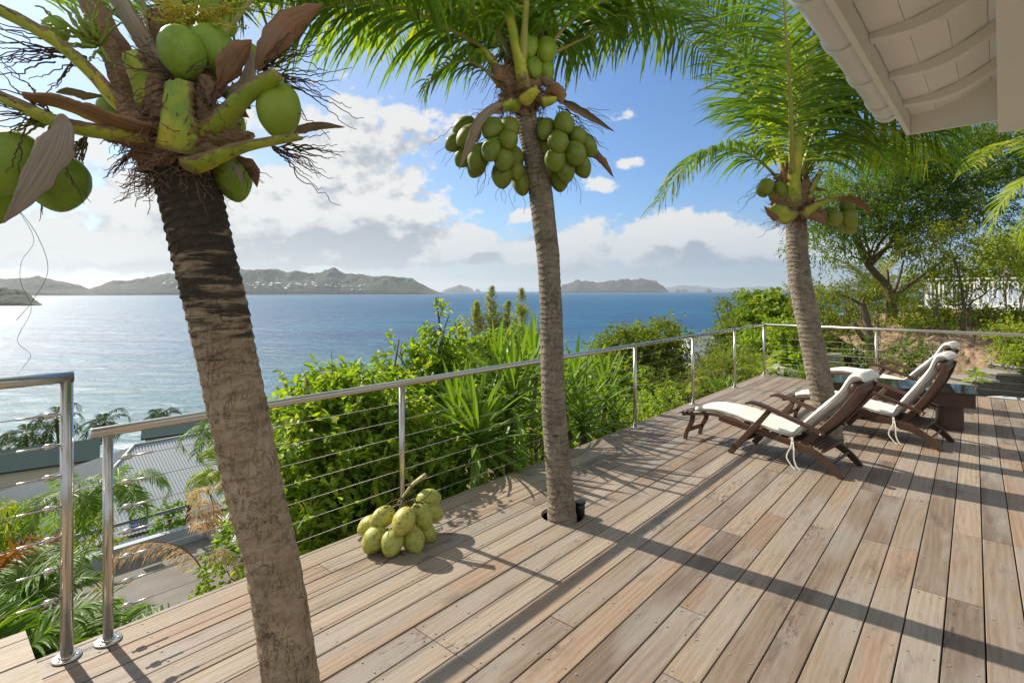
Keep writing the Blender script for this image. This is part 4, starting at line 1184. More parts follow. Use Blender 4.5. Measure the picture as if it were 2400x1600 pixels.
for pts, w, up, dp in (
    ([(330, 340, 2.0), (300, 300, 1.97), (275, 262, 1.97), (262, 235, 1.98)], .075, (.6, .7, .3), .5),
    ([(362, 320, 1.99), (352, 270, 1.99), (340, 220, 2.0), (330, 180, 2.02)], .075, (.3, .9, .1), .35),
    ([(392, 300, 2.0), (372, 240, 2.0), (352, 200, 2.0), (345, 160, 2.02)], .06, (.2, .9, .1), .5),
    ([(450, 300, 1.99), (462, 250, 1.98), (470, 210, 1.98), (462, 170, 1.99)], .075, (-.2, .9, .1), .4),
    ([(470, 320, 2.02), (520, 270, 2.0), (560, 235, 2.0), (600, 205, 2.0)], .05, (-.5, .7, .5), .4),
    ([(455, 350, 2.0), (500, 330, 1.99), (545, 318, 1.99), (585, 312, 1.99)], .045, (-.1, .6, .8), .3),
    ([(345, 345, 1.99), (300, 330, 1.97), (262, 322, 1.95), (235, 318, 1.94)], .05, (.1, .6, .8), .3),
    ([(430, 250, 2.05), (455, 190, 2.05), (480, 140, 2.07), (500, 100, 2.1)], .07, (-.3, .9, .1), .4),
    ([(300, 260, 2.1), (270, 190, 2.12), (240, 120, 2.14), (215, 60, 2.16)], .08, (.4, .9, .1), .4),
    ([(400, 372, 1.985), (380, 352, 1.975), (360, 335, 1.97), (350, 318, 1.98)], .07, (.2, .9, .1), .3),
    ([(430, 372, 1.985), (450, 356, 1.975), (468, 340, 1.97), (478, 322, 1.98)], .06, (-.2, .9, .1), .3)):
    sheath(p1, [P(*q) for q in pts], w, up, dp)
petiole(p1, [P(348, 318, 2.02), P(290, 303, 1.95), P(210, 296, 1.88), P(130, 275, 1.84), P(40, 235, 1.82), P(-60, 190, 1.82)], [.07, .045, .038, .036, .034, .03], [.045, .036, .03, .028, .026, .02], up=(0.2, .4, 1))
petiole(p1, [P(322, 265, 2.05), P(270, 225, 2.0), P(215, 165, 1.96), P(120, 85, 1.9), P(0, 22, 1.86), P(-150, -40, 1.85)], [.065, .045, .036, .030, .026, .024], [.04, .036, .03, .026, .022, .02], up=(.5, .5, .6))
petiole(p1, [P(355, 250, 2.08), P(338, 200, 2.06), P(318, 150, 2.04), P(305, 122, 2.03)], [.075, .055, .048, .042], [.05, .045, .04, .035], up=(.25, .9, .2))
petiole(p1, [P(414, 345, 1.99), P(413, 300, 1.965), P(412, 250, 1.96), P(414, 192, 1.965)], [.095, .072, .058, .05], [.05, .05, .045, .04], up=(0, 1, .1))
petiole(p1, [P(470, 325, 2.03), P(505, 285, 1.99), P(560, 222, 1.96), P(640, 168, 1.94)], [.07, .045, .036, .030], [.04, .034, .028, .024], up=(-.6, .6, .6))
petiole(p1, [P(440, 378, 2.0), P(490, 362, 1.95), P(570, 333, 1.92), P(690, 312, 1.91)], [.052, .036, .026, .018], [.034, .026, .02, .015], up=(0, .3, 1))
petiole(p1, [P(380, 270, 2.16), P(360, 150, 2.15), P(312, 60, 2.12), P(255, -30, 2.1), P(200, -100, 2.1)], [.05, .045, .04, .036, .034], [.035, .034, .03, .028, .026], 'spathe', up=(.4, .9, .1))
petiole(p1, [P(330, 250, 2.24), P(285, 150, 2.26), P(225, 40, 2.28), P(180, -60, 2.3)], [.09, .08, .07, .06], [.04, .036, .03, .03], 'husk', up=(.4, .9, .2), name='dead_leaf_base')
petiole(p1, [P(455, 270, 2.24), P(470, 150, 2.3), P(480, 60, 2.35), P(490, -60, 2.4)], [.07, .06, .05, .045], [.04, .036, .03, .03], up=(-.2, .9, .2))
petiole(p1, [P(390, 260, 2.28), P(380, 100, 2.34), P(400, -80, 2.4)], [.08, .07, .06], [.05, .04, .04], up=(0, .9, .2))
petiole(p1, [P(340, 300, 1.96), P(280, 285, 1.90), P(205, 258, 1.85), P(140, 235, 1.82), P(60, 222, 1.80)], [.05, .055, .05, .04, .02], [.016, .016, .014, .012, .01], 'husk', up=(0.1, .5, 1), name='dead_leaf_base')
K1 = [(417, 120, 1.98, .083, (-.25, .1, .9)), (492, 118, 2.08, .083, (-.5, -.2, .8)), (642, 253, 2.02, .083, (-.1, .25, .95)), (534, 405, 2.16, .080, (-.2, -.1, .9)), (132, 418, 1.93, .098, (-.35, .2, .85)), (22, 372, 1.88, .100, (.15, .2, .95)), (262, 262, 2.32, .072, (-.3, .1, .9)), (-8, 452, 2.0, .085, (.2, 0, .9)), (128, 70, 2.15, .045, (0, 0, 1)), (208, 80, 2.15, .045, (0, .2, 1)), (520, 60, 2.3, .042, (0, 0, 1)), (575, 130, 2.3, .05, (-.5, 0, .7)), (540, 290, 2.35, .05, (0, 0, 1))]
for x, y, Z, r, ax in K1: coconut(p1, P(x, y, Z), r, 'coco_big', ax)
spathe(p1, [P(136, 262, 1.80), P(128, 300, 1.76), P(100, 360, 1.74), P(60, 430, 1.74), P(6, 512, 1.76)], .078, 'spathe', (-.2, 1, .1), .28, -.35)
spathe(p1, [P(588, 160, 2.02), P(610, 110, 2.0), P(650, 55, 1.99), P(690, 30, 1.98), P(740, 12, 1.97)], .072, 'husk', (.2, 1, .3), .35, .2)
spathe(p1, [P(505, 205, 1.98), P(525, 165, 1.96), P(555, 120, 1.95), P(578, 92, 1.95)], .055, 'husk', (-.6, .7, .4), .5)
spathe(p1, [P(490, 200, 2.05), P(530, 215, 2.03), P(560, 190, 2.02), P(580, 110, 2.01)], .05, 'spathe', (.2, 1, .3), .4)
spathe(p1, [P(240, 220, 2.2), P(200, 218, 2.15), P(165, 208, 2.12), P(128, 213, 2.1)], .032, 'spathe', (0, .5, 1), -.3)
spathe(p1, [P(640, 318, 2.1), P(690, 296, 2.1), P(740, 287, 2.1), P(792, 293, 2.1)], .026, 'spathe', (0, .5, 1), -.3)
spathe(p1, [P(540, 360, 2.12), P(565, 375, 2.1), P(582, 395, 2.1), P(590, 430, 2.1)], .03, 'husk', (0, 1, .2), .3)
spathe(p1, [P(530, 372, 2.02), P(538, 385, 2.0), P(550, 400, 2.0), P(556, 425, 2.0)], .016, 'spathe', (0, 1, .2), .3)
spray(p1, P(200, 130, 2.05), [P(-20, 50, 1.9), P(-30, 75, 1.9), P(-20, 105, 1.9), P(-30, 135, 1.9), P(20, 165, 1.9), P(60, 160, 1.95)], 22, .05, .0045, seed=3)
spray(p1, P(230, 110, 2.0), [P(100, 10, 1.95), P(140, -10, 2), P(60, 40, 2), P(180, 0, 2), P(170, 30, 1.95), P(250, 40, 1.95), P(240, 140, 1.95), P(160, 90, 1.95)], 26, .03, .009, 'greentwig', 13, 'green_flower_stalk', .05)
spray(p1, P(120, 265, 1.86), [P(-20, 215, 1.8), P(-30, 250, 1.8), P(-30, 275, 1.8), P(-20, 160, 1.8), P(-10, 300, 1.85)], 20, .04, .0042, seed=4)
spray(p1, P(130, 275, 1.88), [P(40, 268, 1.86), P(80, 290, 1.86), P(30, 295, 1.86), P(90, 260, 1.85)], 12, .02, .008, 'greentwig', 14, 'green_flower_stalk', .1)
spray(p1, P(590, 165, 2.05), [P(720, 60, 2.0), P(760, 110, 2.0), P(780, 170, 2.0), P(760, 235, 2.05), P(700, 120, 2.0), P(745, 215, 2.1)], 30, .05, .0042, seed=5, sag=.12)
spray(p1, P(620, 335, 1.97), [P(740, 400, 1.97), P(730, 370, 2.0), P(780, 345, 2.0), P(700, 395, 2.0), P(760, 330, 2.0)], 24, .03, .0036, seed=6, sag=.05)
spray(p1, P(560, 380, 2.1), [P(605, 410, 2.1), P(590, 425, 2.1), P(620, 400, 2.1)], 7, .02, .003, seed=7)
spray(p1, P(200, 310, 2.2), [P(165, 380, 2.2), P(160, 350, 2.2), P(180, 370, 2.2)], 18, .02, .006, seed=8, name='dry_leaf_sheath')
spray(p1, P(320, 340, 2.1), [P(240, 375, 2.1), P(255, 385, 2.1), P(265, 370, 2.1), P(280, 355, 2.1)], 16, .02, .0035, seed=9)
spray(p1, P(400, 180, 1.97), [P(330, 215, 1.95), P(350, 190, 1.95), P(300, 70, 1.95), P(480, 215, 1.95), P(430, 230, 1.95), P(540, 150, 1.95), P(250, 100, 1.95)], 26, .05, .0035, seed=10)
spray(p1, P(410, 330, 1.98), [P(330, 300, 1.93), P(350, 250, 1.93), P(480, 300, 1.93), P(500, 270, 1.93), P(430, 400, 1.96), P(370, 390, 1.96), P(300, 330, 1.93)], 46, .05, .0026, 'husk', 33, 'fibre_strands', .1)
spray(p1, P(480, 250, 2.0), [P(440, 190, 1.95), P(520, 180, 1.95), P(470, 215, 1.93), P(560, 240, 1.97)], 24, .05, .003, seed=12)
spray(p1, P(60, 290, 1.80), [P(28, 410, 1.8), P(22, 395, 1.8)], 2, .01, .004, seed=21, sag=.0)
spray(p1, P(95, 440, 1.9), [P(102, 500, 1.9)], 2, .008, .003, seed=22, sag=0)
spray(p1, P(140, 370, 1.82), [P(205, 470, 1.85)], 2, .01, .003, seed=23, sag=0)
# yellow flowering branch above the coconuts
mb = MB(); g = np.random.default_rng(31)
for k in range(26):
    a = P(440+g.uniform(-60, 60), 40+g.uniform(-10, 20), 2.1); e = P(340+k*9.5, g.uniform(-14, 55)-.12*abs(k-12)*0, 2.05+g.uniform(-.06, .08))
    q = wiggle(P(395, 62, 2.1) if k % 3 == 0 else a, e, 14, .35, .05, 700+k)
    mb.tube(q, .0028, 4)
    for j in range(3, 14):
        for _ in range(3):
            c = q[j]+g.normal(0, .006, 3); s = g.uniform(.0035, .006)
            mb.add([c+[s, 0, 0], c-[s, 0, 0], c+[0, s, 0], c-[0, s, 0], c+[0, 0, s], c-[0, 0, s]], [(0, 2, 4), (2, 1, 4), (1, 3, 4), (3, 0, 4), (2, 0, 5), (1, 2, 5), (3, 1, 5), (0, 3, 5)])
tag(mb.build('flower_branch', simple('yellow_palm_flowers', (.42, .36, .03), .6, var=.25, scale=40), p1), kind='stuff')
# long loose threads hanging at left
mb = MB()
mb.tube(spline([P(40, 478, 1.9), P(85, 540, 1.9), P(110, 620, 1.9), P(75, 690, 1.9), P(38, 735, 1.9)], 40), .0011, 4)
mb.tube(spline([P(40, 478, 1.9), P(78, 550, 1.9), P(50, 600, 1.9), P(48, 650, 1.9), P(72, 710, 1.9), P(40, 780, 1.9), P(70, 815, 1.9), P(48, 850, 1.9)], 40), .0009, 4)
mb.build('hanging_fibre', M['twig'], p1)
frond(p1, [P(480, 150, 2.25), P(540, 40, 2.3), P(640, -60, 2.4), P(760, -100, 2.5), P(900, -80, 2.6), P(1010, 0, 2.7)], .55, 60, .03, .55, 41, .024)
frond(p1, [P(440, 120, 2.35), P(500, -20, 2.6), P(600, -80, 2.9), P(720, -90, 3.2), P(830, -40, 3.5)], .6, 60, .032, .5, 42, .024)
frond(p1, [P(360, 100, 2.4), P(300, -40, 2.7), P(200, -140, 3.0), P(80, -160, 3.3)], .5, 46, .032, .45, 43, .024)
frond(p1, [P(400, 80, 2.3), P(430, -100, 2.3), P(470, -300, 2.2), P(560, -500, 2.1)], .6, 50, .032, .4, 44, .024)
frond(p1, [P(470, 90, 2.5), P(560, 0, 2.7), P(660, -30, 3.0), P(760, -20, 3.3), P(850, 30, 3.6)], .42, 50, .03, .6, 46, .02, 'frond_yellow')
frond(p1, [P(430, 60, 2.6), P(480, -30, 2.9), P(560, -50, 3.3), P(650, -20, 3.6)], .5, 46, .032, .6, 47, .02, 'frond_yellow')
frond(p1, [P(330, 110, 2.5), P(260, 20, 2.7), P(190, -10, 3.0), P(100, 0, 3.3)], .34, 40, .03, .3, 45, .02)

# ---- palm 2: middle of the picture
p2 = empty('coconut_palm', (.35, 3.75, -.3), 'middle coconut palm in a round deck hole with two heavy bunches of green coconuts', 'palm tree', 'coconut palms growing through the deck')
Z2 = 3.75
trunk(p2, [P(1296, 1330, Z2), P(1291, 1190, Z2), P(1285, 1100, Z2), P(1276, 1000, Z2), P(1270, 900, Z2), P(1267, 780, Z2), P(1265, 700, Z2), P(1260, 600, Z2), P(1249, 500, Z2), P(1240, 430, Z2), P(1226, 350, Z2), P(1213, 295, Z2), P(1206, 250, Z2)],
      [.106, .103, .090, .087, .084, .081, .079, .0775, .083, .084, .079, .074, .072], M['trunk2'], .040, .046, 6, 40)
T2 = unit(np.array([-.08, 0, 1]))
fibre_collar(p2, P(1204, 235, Z2), .085, .13, .12, 25, 300, T2)
fibre_collar(p2, P(1198, 190, Z2), .13, .10, .20, 26, 240, T2)
fibre_collar(p2, P(1198, 110, Z2), .10, .07, .30, 27, 160, T2)
def C2(cx, cy, Z): return P((800+cx/2.94)/1.0204, (cy/2.94)/1.0204, Z)
for cx, cy, Z in ((1038, 885, 3.58), (850, 870, 3.85), (880, 935, 3.68), (780, 985, 3.85), (1150, 965, 3.56), (1035, 1030, 3.54), (950, 1080, 3.62), (1120, 1095, 3.58), (845, 1085, 3.8), (932, 1150, 3.8), (1110, 1205, 3.66), (1205, 1180, 3.70), (1240, 1265, 3.74), (1160, 885, 3.66), (1190, 1090, 3.72)):
    coconut(p2, C2(cx, cy, Z), .071, 'coco', unit(C2(1130, 780, 3.75)-C2(cx, cy, Z)+np.array([0, .02, .05])))
for cx, cy, Z in ((1535, 850, 3.58), (1410, 890, 3.66), (1495, 980, 3.56), (1622, 940, 3.66), (1415, 1000, 3.74), (1690, 1000, 3.74), (1475, 1090, 3.6), (1610, 1055, 3.6), (1540, 1175, 3.66), (1655, 1140, 3.72), (1430, 1140, 3.74), (1505, 1230, 3.74), (1352, 900, 3.86)):
    coconut(p2, C2(cx, cy, Z), .071, 'coco', unit(C2(1480, 760, 3.75)-C2(cx, cy, Z)+np.array([0, .02, .05])))
for cx, cy, Z, r in ((1295, 310, 3.60, .066), (1410, 345, 3.64, .080), (1290, 172, 3.66, .066), (1325, 465, 3.62, .062), (1410, 490, 3.68, .062), (1425, 552, 3.7, .036), (1040, 270, 3.66, .037), (898, 340, 3.7, .045), (945, 388, 3.66, .045), (930, 425, 3.75, .04), (1440, 215, 3.8, .055), (1365, 200, 3.8, .05)):
    coconut(p2, C2(cx, cy, Z), r, 'coco_big', unit(np.array([rc.uniform(-.3, .3), rc.uniform(-.1, .4), 1])))
petiole(p2, [C2(1265, 610, 3.63), C2(1225, 400, 3.58), C2(1180, 200, 3.55), C2(1130, -40, 3.5), C2(1080, -300, 3.4)], [.055, .042, .036, .03, .026], [.04, .036, .03, .028, .024], up=(.2, 1, .1))
petiole(p2, [C2(1120, 560, 3.7), C2(1050, 440, 3.68), C2(1000, 370, 3.66), C2(960, 330, 3.65)], [.05, .036, .03, .026], [.035, .03, .026, .02], up=(.6, .7, .4))
petiole(p2, [C2(1255, 700, 3.6), C2(1300, 650, 3.55), C2(1350, 610, 3.53)], [.058, .046, .032], [.035, .03, .024], up=(-.3, .8, .6))
petiole(p2, [C2(1220, 730, 3.66), C2(1170, 715, 3.62), C2(1110, 745, 3.6)], [.06, .045, .03], [.04, .035, .02], up=(.2, .8, .8))
petiole(p2, [C2(1390, 700, 3.64), C2(1440, 690, 3.62), C2(1480, 680, 3.62)], [.05, .035, .02], [.035, .03, .02], up=(-.2, .8, .8))
petiole(p2, [C2(1200, 500, 3.9), C2(1080, 100, 4.0), C2(1040, -100, 4.1)], [.06, .045, .04], [.04, .03, .03], up=(.1, -.9, .3))
petiole(p2, [C2(1320, 480, 3.9), C2(1420, 120, 4.0), C2(1480, -100, 4.1)], [.055, .04, .035], [.04, .03, .03], up=(-.2, -.9, .3))
petiole(p2, [C2(1270, 300, 3.85), C2(1268, 60, 3.85), C2(1270, -120, 3.85)], [.07, .062, .05], [.03, .03, .03], 'husk', up=(0, 1, .1), name='dead_leaf_base')
spathe(p2, [C2(1170, 700, 3.6), C2(1050, 745, 3.56), C2(960, 840, 3.52), C2(880, 1010, 3.52), C2(810, 1170, 3.54)], .046, 'spathe', (-.3, 1, .2), .4)
spathe(p2, [C2(1480, 680, 3.66), C2(1580, 720, 3.66), C2(1720, 800, 3.68), C2(1880, 908, 3.7)], .040, 'spathe', (0, .6, 1), -.4)
spathe(p2, [C2(1680, 1000, 3.76), C2(1730, 1050, 3.76), C2(1800, 1110, 3.76), C2(1878, 1225, 3.76)], .036, 'husk', (.2, 1, .4), .4)
spathe(p2, [C2(1140, 560, 3.64), C2(1090, 520, 3.6), C2(1060, 470, 3.6), C2(1040, 430, 3.62)], .05, 'fibre', (.2, 1, .3), .4)
spathe(p2, [C2(1400, 640, 3.64), C2(1460, 620, 3.6), C2(1500, 660, 3.6), C2(1520, 720, 3.6)], .06, 'husk', (.2, 1, .3), .4)
spathe(p2, [C2(1340, 540, 3.68), C2(1390, 570, 3.64), C2(1450, 590, 3.62), C2(1530, 625, 3.6)], .05, 'spathe', (.2, .6, .8), .4)
spray(p2, C2(1120, 740, 3.72), [C2(1000, 1200, 3.6), C2(880, 1250, 3.7), C2(720, 1080, 3.8), C2(670, 960, 3.8), C2(850, 770, 3.7), C2(1150, 1350, 3.68), C2(1230, 1350, 3.7), C2(1050, 1180, 3.56)], 24, .04, .004, seed=51)
spray(p2, C2(1490, 730, 3.72), [C2(1760, 900, 3.7), C2(1800, 1000, 3.7), C2(1860, 800, 3.7), C2(1640, 1280, 3.7), C2(1420, 1220, 3.6), C2(1560, 1300, 3.7), C2(1720, 1160, 3.7)], 24, .04, .004, seed=52)
spray(p2, C2(1390, 180, 3.72), [C2(1480, 80, 3.6), C2(1440, 260, 3.6), C2(1250, 280, 3.58), C2(1330, 520, 3.58), C2(1500, 130, 3.7), C2(1330, 100, 3.6), C2(1220, 420, 3.58)], 30, .05, .005, 'cutend', 53, 'flower_stalk')
spray(p2, C2(1120, 350, 3.72), [C2(960, 520, 3.6), C2(880, 620, 3.7), C2(1000, 690, 3.7), C2(900, 250, 3.6)], 14, .05, .004, seed=54)
for pts, w, up, dp in (
    ([(1180, 235, 3.66), (1168, 205, 3.64), (1160, 170, 3.64), (1150, 150, 3.66)], .085, (.3, .9, .1), .4),
    ([(1215, 225, 3.62), (1222, 195, 3.61), (1228, 160, 3.62), (1235, 130, 3.66)], .085, (-.2, .9, .1), .4),
    ([(1240, 240, 3.66), (1262, 222, 3.65), (1285, 215, 3.65), (1300, 222, 3.66)], .06, (-.2, .7, .6), .3),
    ([(1185, 240, 3.64), (1165, 240, 3.62), (1150, 247, 3.6), (1140, 262, 3.6)], .05, (.2, .7, .6), .3),
    ([(1195, 262, 3.66), (1200, 245, 3.64), (1212, 232, 3.63), (1222, 225, 3.63)], .075, (.1, .9, .1), .3)):
    sheath(p2, [P(*q) for q in pts], w, up, dp)
FR = [
 ([(1165, 190, 3.7), (1115, 115, 3.65), (1040, 70, 3.55), (950, 28, 3.4), (850, 5, 3.2), (740, 20, 3.05), (690, 60, 3.0)], .78, 64, .034, .95, .024, 'frond', dict(sweep=.35)),
 ([(1255, 130, 3.75), (1290, 112, 3.8), (1340, 88, 3.85), (1400, 62, 3.95), (1480, 55, 4.1), (1560, 78, 4.2), (1640, 140, 4.3)], .62, 60, .034, 1.0, .022, 'frond_dark', dict(sweep=.35)),
 ([(1200, 180, 3.7), (1180, 60, 3.65), (1160, -70, 3.5), (1100, -260, 3.2)], .8, 60, .034, .6, .024, 'frond', {}),
 ([(1225, 150, 3.8), (1262, 0, 3.9), (1330, -110, 4.1), (1440, -150, 4.4), (1560, -90, 4.7)], .75, 64, .034, .9, .022, 'frond', {}),
 ([(1175, 170, 3.9), (1110, 20, 4.1), (1020, -60, 4.4), (900, -90, 4.7), (780, -60, 5.0)], .85, 64, .034, .9, .022, 'frond', {}),
 ([(1200, 150, 3.6), (1215, -80, 3.3), (1240, -330, 2.9), (1280, -600, 2.6)], .8, 50, .036, .7, .024, 'frond', {}),
 ([(1230, 150, 3.95), (1290, 40, 4.3), (1370, 5, 4.8), (1480, 10, 5.3), (1590, 50, 5.7)], .8, 60, .034, .9, .022, 'frond_dark', {}),
 ([(1185, 150, 3.95), (1140, 60, 4.3), (1060, 30, 4.7), (960, 50, 5.2), (880, 110, 5.6)], .8, 60, .034, .9, .022, 'frond', {}),
 ([(1150, 200, 3.7), (1100, 150, 3.6), (1050, 140, 3.55), (1000, 170, 3.5), (975, 210, 3.5)], .30, 26, .022, 1.0, .014, 'frond', {}),
 ([(1190, 160, 3.8), (1130, 60, 3.7), (1040, 10, 3.6), (940, -20, 3.5), (830, -10, 3.5), (740, 40, 3.5)], .70, 60, .034, .9, .02, 'frond_yellow', dict(sweep=.4)),
 ([(1240, 150, 3.7), (1290, 70, 3.65), (1370, 10, 3.6), (1460, -10, 3.6), (1560, 20, 3.6)], .62, 56, .034, 1.0, .02, 'frond', dict(sweep=.4)),
 ([(1205, 140, 3.9), (1190, -60, 4.3), (1150, -150, 4.9), (1080, -170, 5.6)], .8, 56, .034, .8, .022, 'frond', {}),
]
for k, (pts, L, n, w, dr, r0, mat, kw) in enumerate(FR):
    frond(p2, [P(*q) for q in pts], L, n, w, dr, 60+k, r0, mat, **kw)

# ---- palm 3: behind the chairs
p3 = empty('coconut_palm', (3.40, 5.66, -.3), 'farthest coconut palm with pale trunk beside the steamer chairs and full green crown', 'palm tree', 'coconut palms growing through the deck')
Z3 = 5.62
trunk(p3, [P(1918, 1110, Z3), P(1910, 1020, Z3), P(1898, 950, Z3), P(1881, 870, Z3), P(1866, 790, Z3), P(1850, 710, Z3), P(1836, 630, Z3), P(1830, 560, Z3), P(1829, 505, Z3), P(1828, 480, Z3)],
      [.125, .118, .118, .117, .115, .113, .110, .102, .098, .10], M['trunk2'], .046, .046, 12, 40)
fibre_collar(p3, P(1826, 488, Z3), .12, .19, .14, 35, 340)
fibre_collar(p3, P(1822, 440, Z3), .19, .13, .26, 36, 240)
fibre_collar(p3, P(1825, 390, Z3), .13, .07, .3, 37, 120)
def C3(cx, cy, Z): return P((1600+cx/2.94)/1.0204, (cy/2.94)/1.0204, Z)
for cx, cy, Z, r in ((578, 1282, 5.4, .074), (552, 1312, 5.5, .07), (672, 1310, 5.4, .07), (636, 1345, 5.45, .07), (1130, 1420, 5.45, .070), (1050, 1500, 5.4, .076), (1015, 1490, 5.5, .072), (1150, 1500, 5.42, .075), (1140, 1545, 5.5, .08), (1080, 1545, 5.5, .075)):
    coconut(p3, C3(cx, cy, Z), r, 'coco', unit(np.array([-.35 if cx > 900 else -.3, .1, 1])))
petiole(p3, [C3(760, 1420, 5.45), C3(765, 1250, 5.38), C3(790, 1000, 5.3), C3(840, 650, 5.2), C3(905, 250, 5.05)], [.10, .065, .05, .04, .03], [.06, .05, .04, .03, .025], up=(.1, 1, .1))
petiole(p3, [C3(740, 1500, 5.4), C3(680, 1460, 5.36), C3(610, 1420, 5.34)], [.10, .08, .05], [.06, .05, .03], up=(.4, .7, .6))
petiole(p3, [C3(830, 1480, 5.42), C3(900, 1420, 5.36), C3(980, 1385, 5.33), C3(1060, 1370, 5.3)], [.09, .07, .05, .03], [.06, .045, .03, .02], up=(-.1, .5, 1))
petiole(p3, [C3(850, 1400, 5.5), C3(890, 1290, 5.5), C3(950, 1180, 5.5)], [.06, .05, .04], [.04, .035, .03], up=(-.5, .7, .3))
spathe(p3, [C3(960, 1390, 5.34), C3(1050, 1365, 5.3), C3(1160, 1360, 5.3), C3(1240, 1410, 5.3), C3(1310, 1480, 5.3)], .055, 'husk', (0, .5, 1), -.4)
spathe(p3, [C3(820, 1500, 5.4), C3(880, 1490, 5.36), C3(950, 1510, 5.34), C3(990, 1550, 5.34)], .06, 'husk', (0, .8, .6), .4)
spathe(p3, [C3(880, 1280, 5.5), C3(920, 1300, 5.5), C3(1000, 1315, 5.5)], .03, 'spathe', (0, .5, 1), -.3)
spathe(p3, [C3(640, 1080, 5.5), C3(600, 1040, 5.5), C3(560, 1000, 5.5)], .06, 'husk', (.3, 1, .3), .4)
spathe(p3, [C3(700, 1480, 5.38), C3(640, 1500, 5.36), C3(560, 1420, 5.36)], .05, 'husk', (0, .8, .6), .4)
spray(p3, C3(700, 1200, 5.5), [C3(550, 1200, 5.4), C3(420, 1340, 5.4), C3(640, 1240, 5.4), C3(830, 1100, 5.4)], 18, .06, .005, seed=71)
spray(p3, C3(780, 1480, 5.5), [C3(620, 1560, 5.4), C3(660, 1580, 5.4), C3(560, 1440, 5.4), C3(900, 1560, 5.4)], 26, .05, .006, 'fibre', 72, 'dry_leaf_sheath')
spray(p3, C3(850, 1200, 5.5), [C3(900, 1050, 5.4), C3(880, 1180, 5.4), C3(960, 1120, 5.4)], 18, .06, .008, 'greentwig', 73, 'green_flower_stalk')
for pts, w, up, dp in (
    ([(1812, 500, 5.46), (1800, 478, 5.42), (1785, 462, 5.4), (1772, 452, 5.4)], .10, (.3, .7, .5), .3),
    ([(1838, 492, 5.46), (1845, 465, 5.42), (1850, 435, 5.42), (1858, 410, 5.46)], .11, (-.2, .9, .1), .4),
    ([(1812, 470, 5.44), (1806, 440, 5.44), (1802, 410, 5.46), (1800, 385, 5.5)], .11, (.2, .9, .1), .4),
    ([(1840, 500, 5.44), (1862, 492, 5.4), (1880, 490, 5.4), (1900, 500, 5.4)], .08, (-.1, .7, .6), .3)):
    sheath(p3, [P(*q) for q in pts], w, up, dp)
FR3 = [
 ([(1826, 420, 5.4), (1832, 330, 5.3), (1845, 210, 5.2), (1862, 110, 5.1), (1872, 50, 5.0), (1876, -60, 4.8)], 1.02, 72, .036, 1.05, .03, 'frond_dark', dict(sides=(-1, ), sweep=.35, t0=.10)),
 ([(1824, 410, 5.42), (1828, 330, 5.32), (1839, 210, 5.22), (1855, 110, 5.12), (1866, 40, 5.02)], .60, 46, .034, 1.35, .012, 'frond_yellow', dict(sides=(1, ), sweep=.3, t0=.12)),
 ([(1800, 400, 5.6), (1772, 300, 5.7), (1735, 200, 5.75), (1690, 110, 5.8), (1620, 10, 5.8), (1540, -90, 5.8)], .85, 72, .038, .55, .026, 'frond_dark', dict(sweep=.55)),
 ([(1795, 420, 5.5), (1755, 378, 5.45), (1711, 350, 5.4), (1661, 340, 5.35), (1611, 353, 5.3), (1565, 392, 5.25), (1515, 462, 5.2)], .58, 60, .030, 1.1, .018, 'frond', dict(sweep=.6)),
 ([(1840, 410, 5.5), (1880, 320, 5.5), (1940, 258, 5.5), (2010, 240, 5.45), (2080, 256, 5.4), (2150, 310, 5.3), (2200, 370, 5.2)], .72, 70, .036, 1.0, .022, 'frond', dict(sweep=.45)),
 ([(1838, 400, 5.6), (1890, 210, 5.9), (1980, 90, 6.2), (2100, 50, 6.4), (2240, 90, 6.6)], 1.0, 66, .040, .75, .024, 'frond_dark', {}),
 ([(1805, 390, 5.75), (1760, 230, 6.2), (1730, 90, 6.5), (1700, -60, 6.8)], .95, 66, .038, .45, .024, 'frond', {}),
 ([(1820, 400, 5.35), (1815, 220, 5.0), (1800, 0, 4.5), (1780, -300, 3.9)], .8, 56, .036, .7, .026, 'frond_dark', {}),
 ([(1815, 390, 5.8), (1815, 230, 6.4), (1840, 120, 7.1), (1900, 90, 7.8)], .9, 60, .038, .7, .024, 'frond', {}),
 ([(1838, 400, 5.45), (1885, 270, 5.4), (1960, 190, 5.35), (2060, 170, 5.3), (2160, 210, 5.2), (2240, 280, 5.1)], .80, 70, .036, 1.25, .022, 'frond', dict(sweep=.4)),
 ([(1842, 415, 5.6), (1900, 330, 5.7), (1980, 300, 5.75), (2060, 320, 5.8), (2130, 370, 5.8)], .70, 60, .034, 1.35, .02, 'frond_yellow', dict(sweep=.4)),
 ([(1836, 400, 5.5), (1870, 240, 5.6), (1930, 140, 5.7), (2010, 100, 5.8), (2100, 130, 5.9)], .85, 64, .036, 1.2, .022, 'frond_dark', dict(sweep=.4)),
 ([(1832, 420, 5.6), (1870, 360, 5.8), (1930, 330, 6.0), (2000, 345, 6.2), (2060, 400, 6.3)], .62, 54, .034, 1.0, .02, 'frond', {}),
 ([(1808, 400, 5.9), (1780, 300, 6.4), (1730, 250, 7.0), (1670, 240, 7.6)], .7, 54, .034, .8, .02, 'frond', {}),
]
for k, (pts, L, n, w, dr, r0, mat, kw) in enumerate(FR3):
    frond(p3, [P(*q) for q in pts], L, n, w, dr, 90+k, r0, mat, **kw)
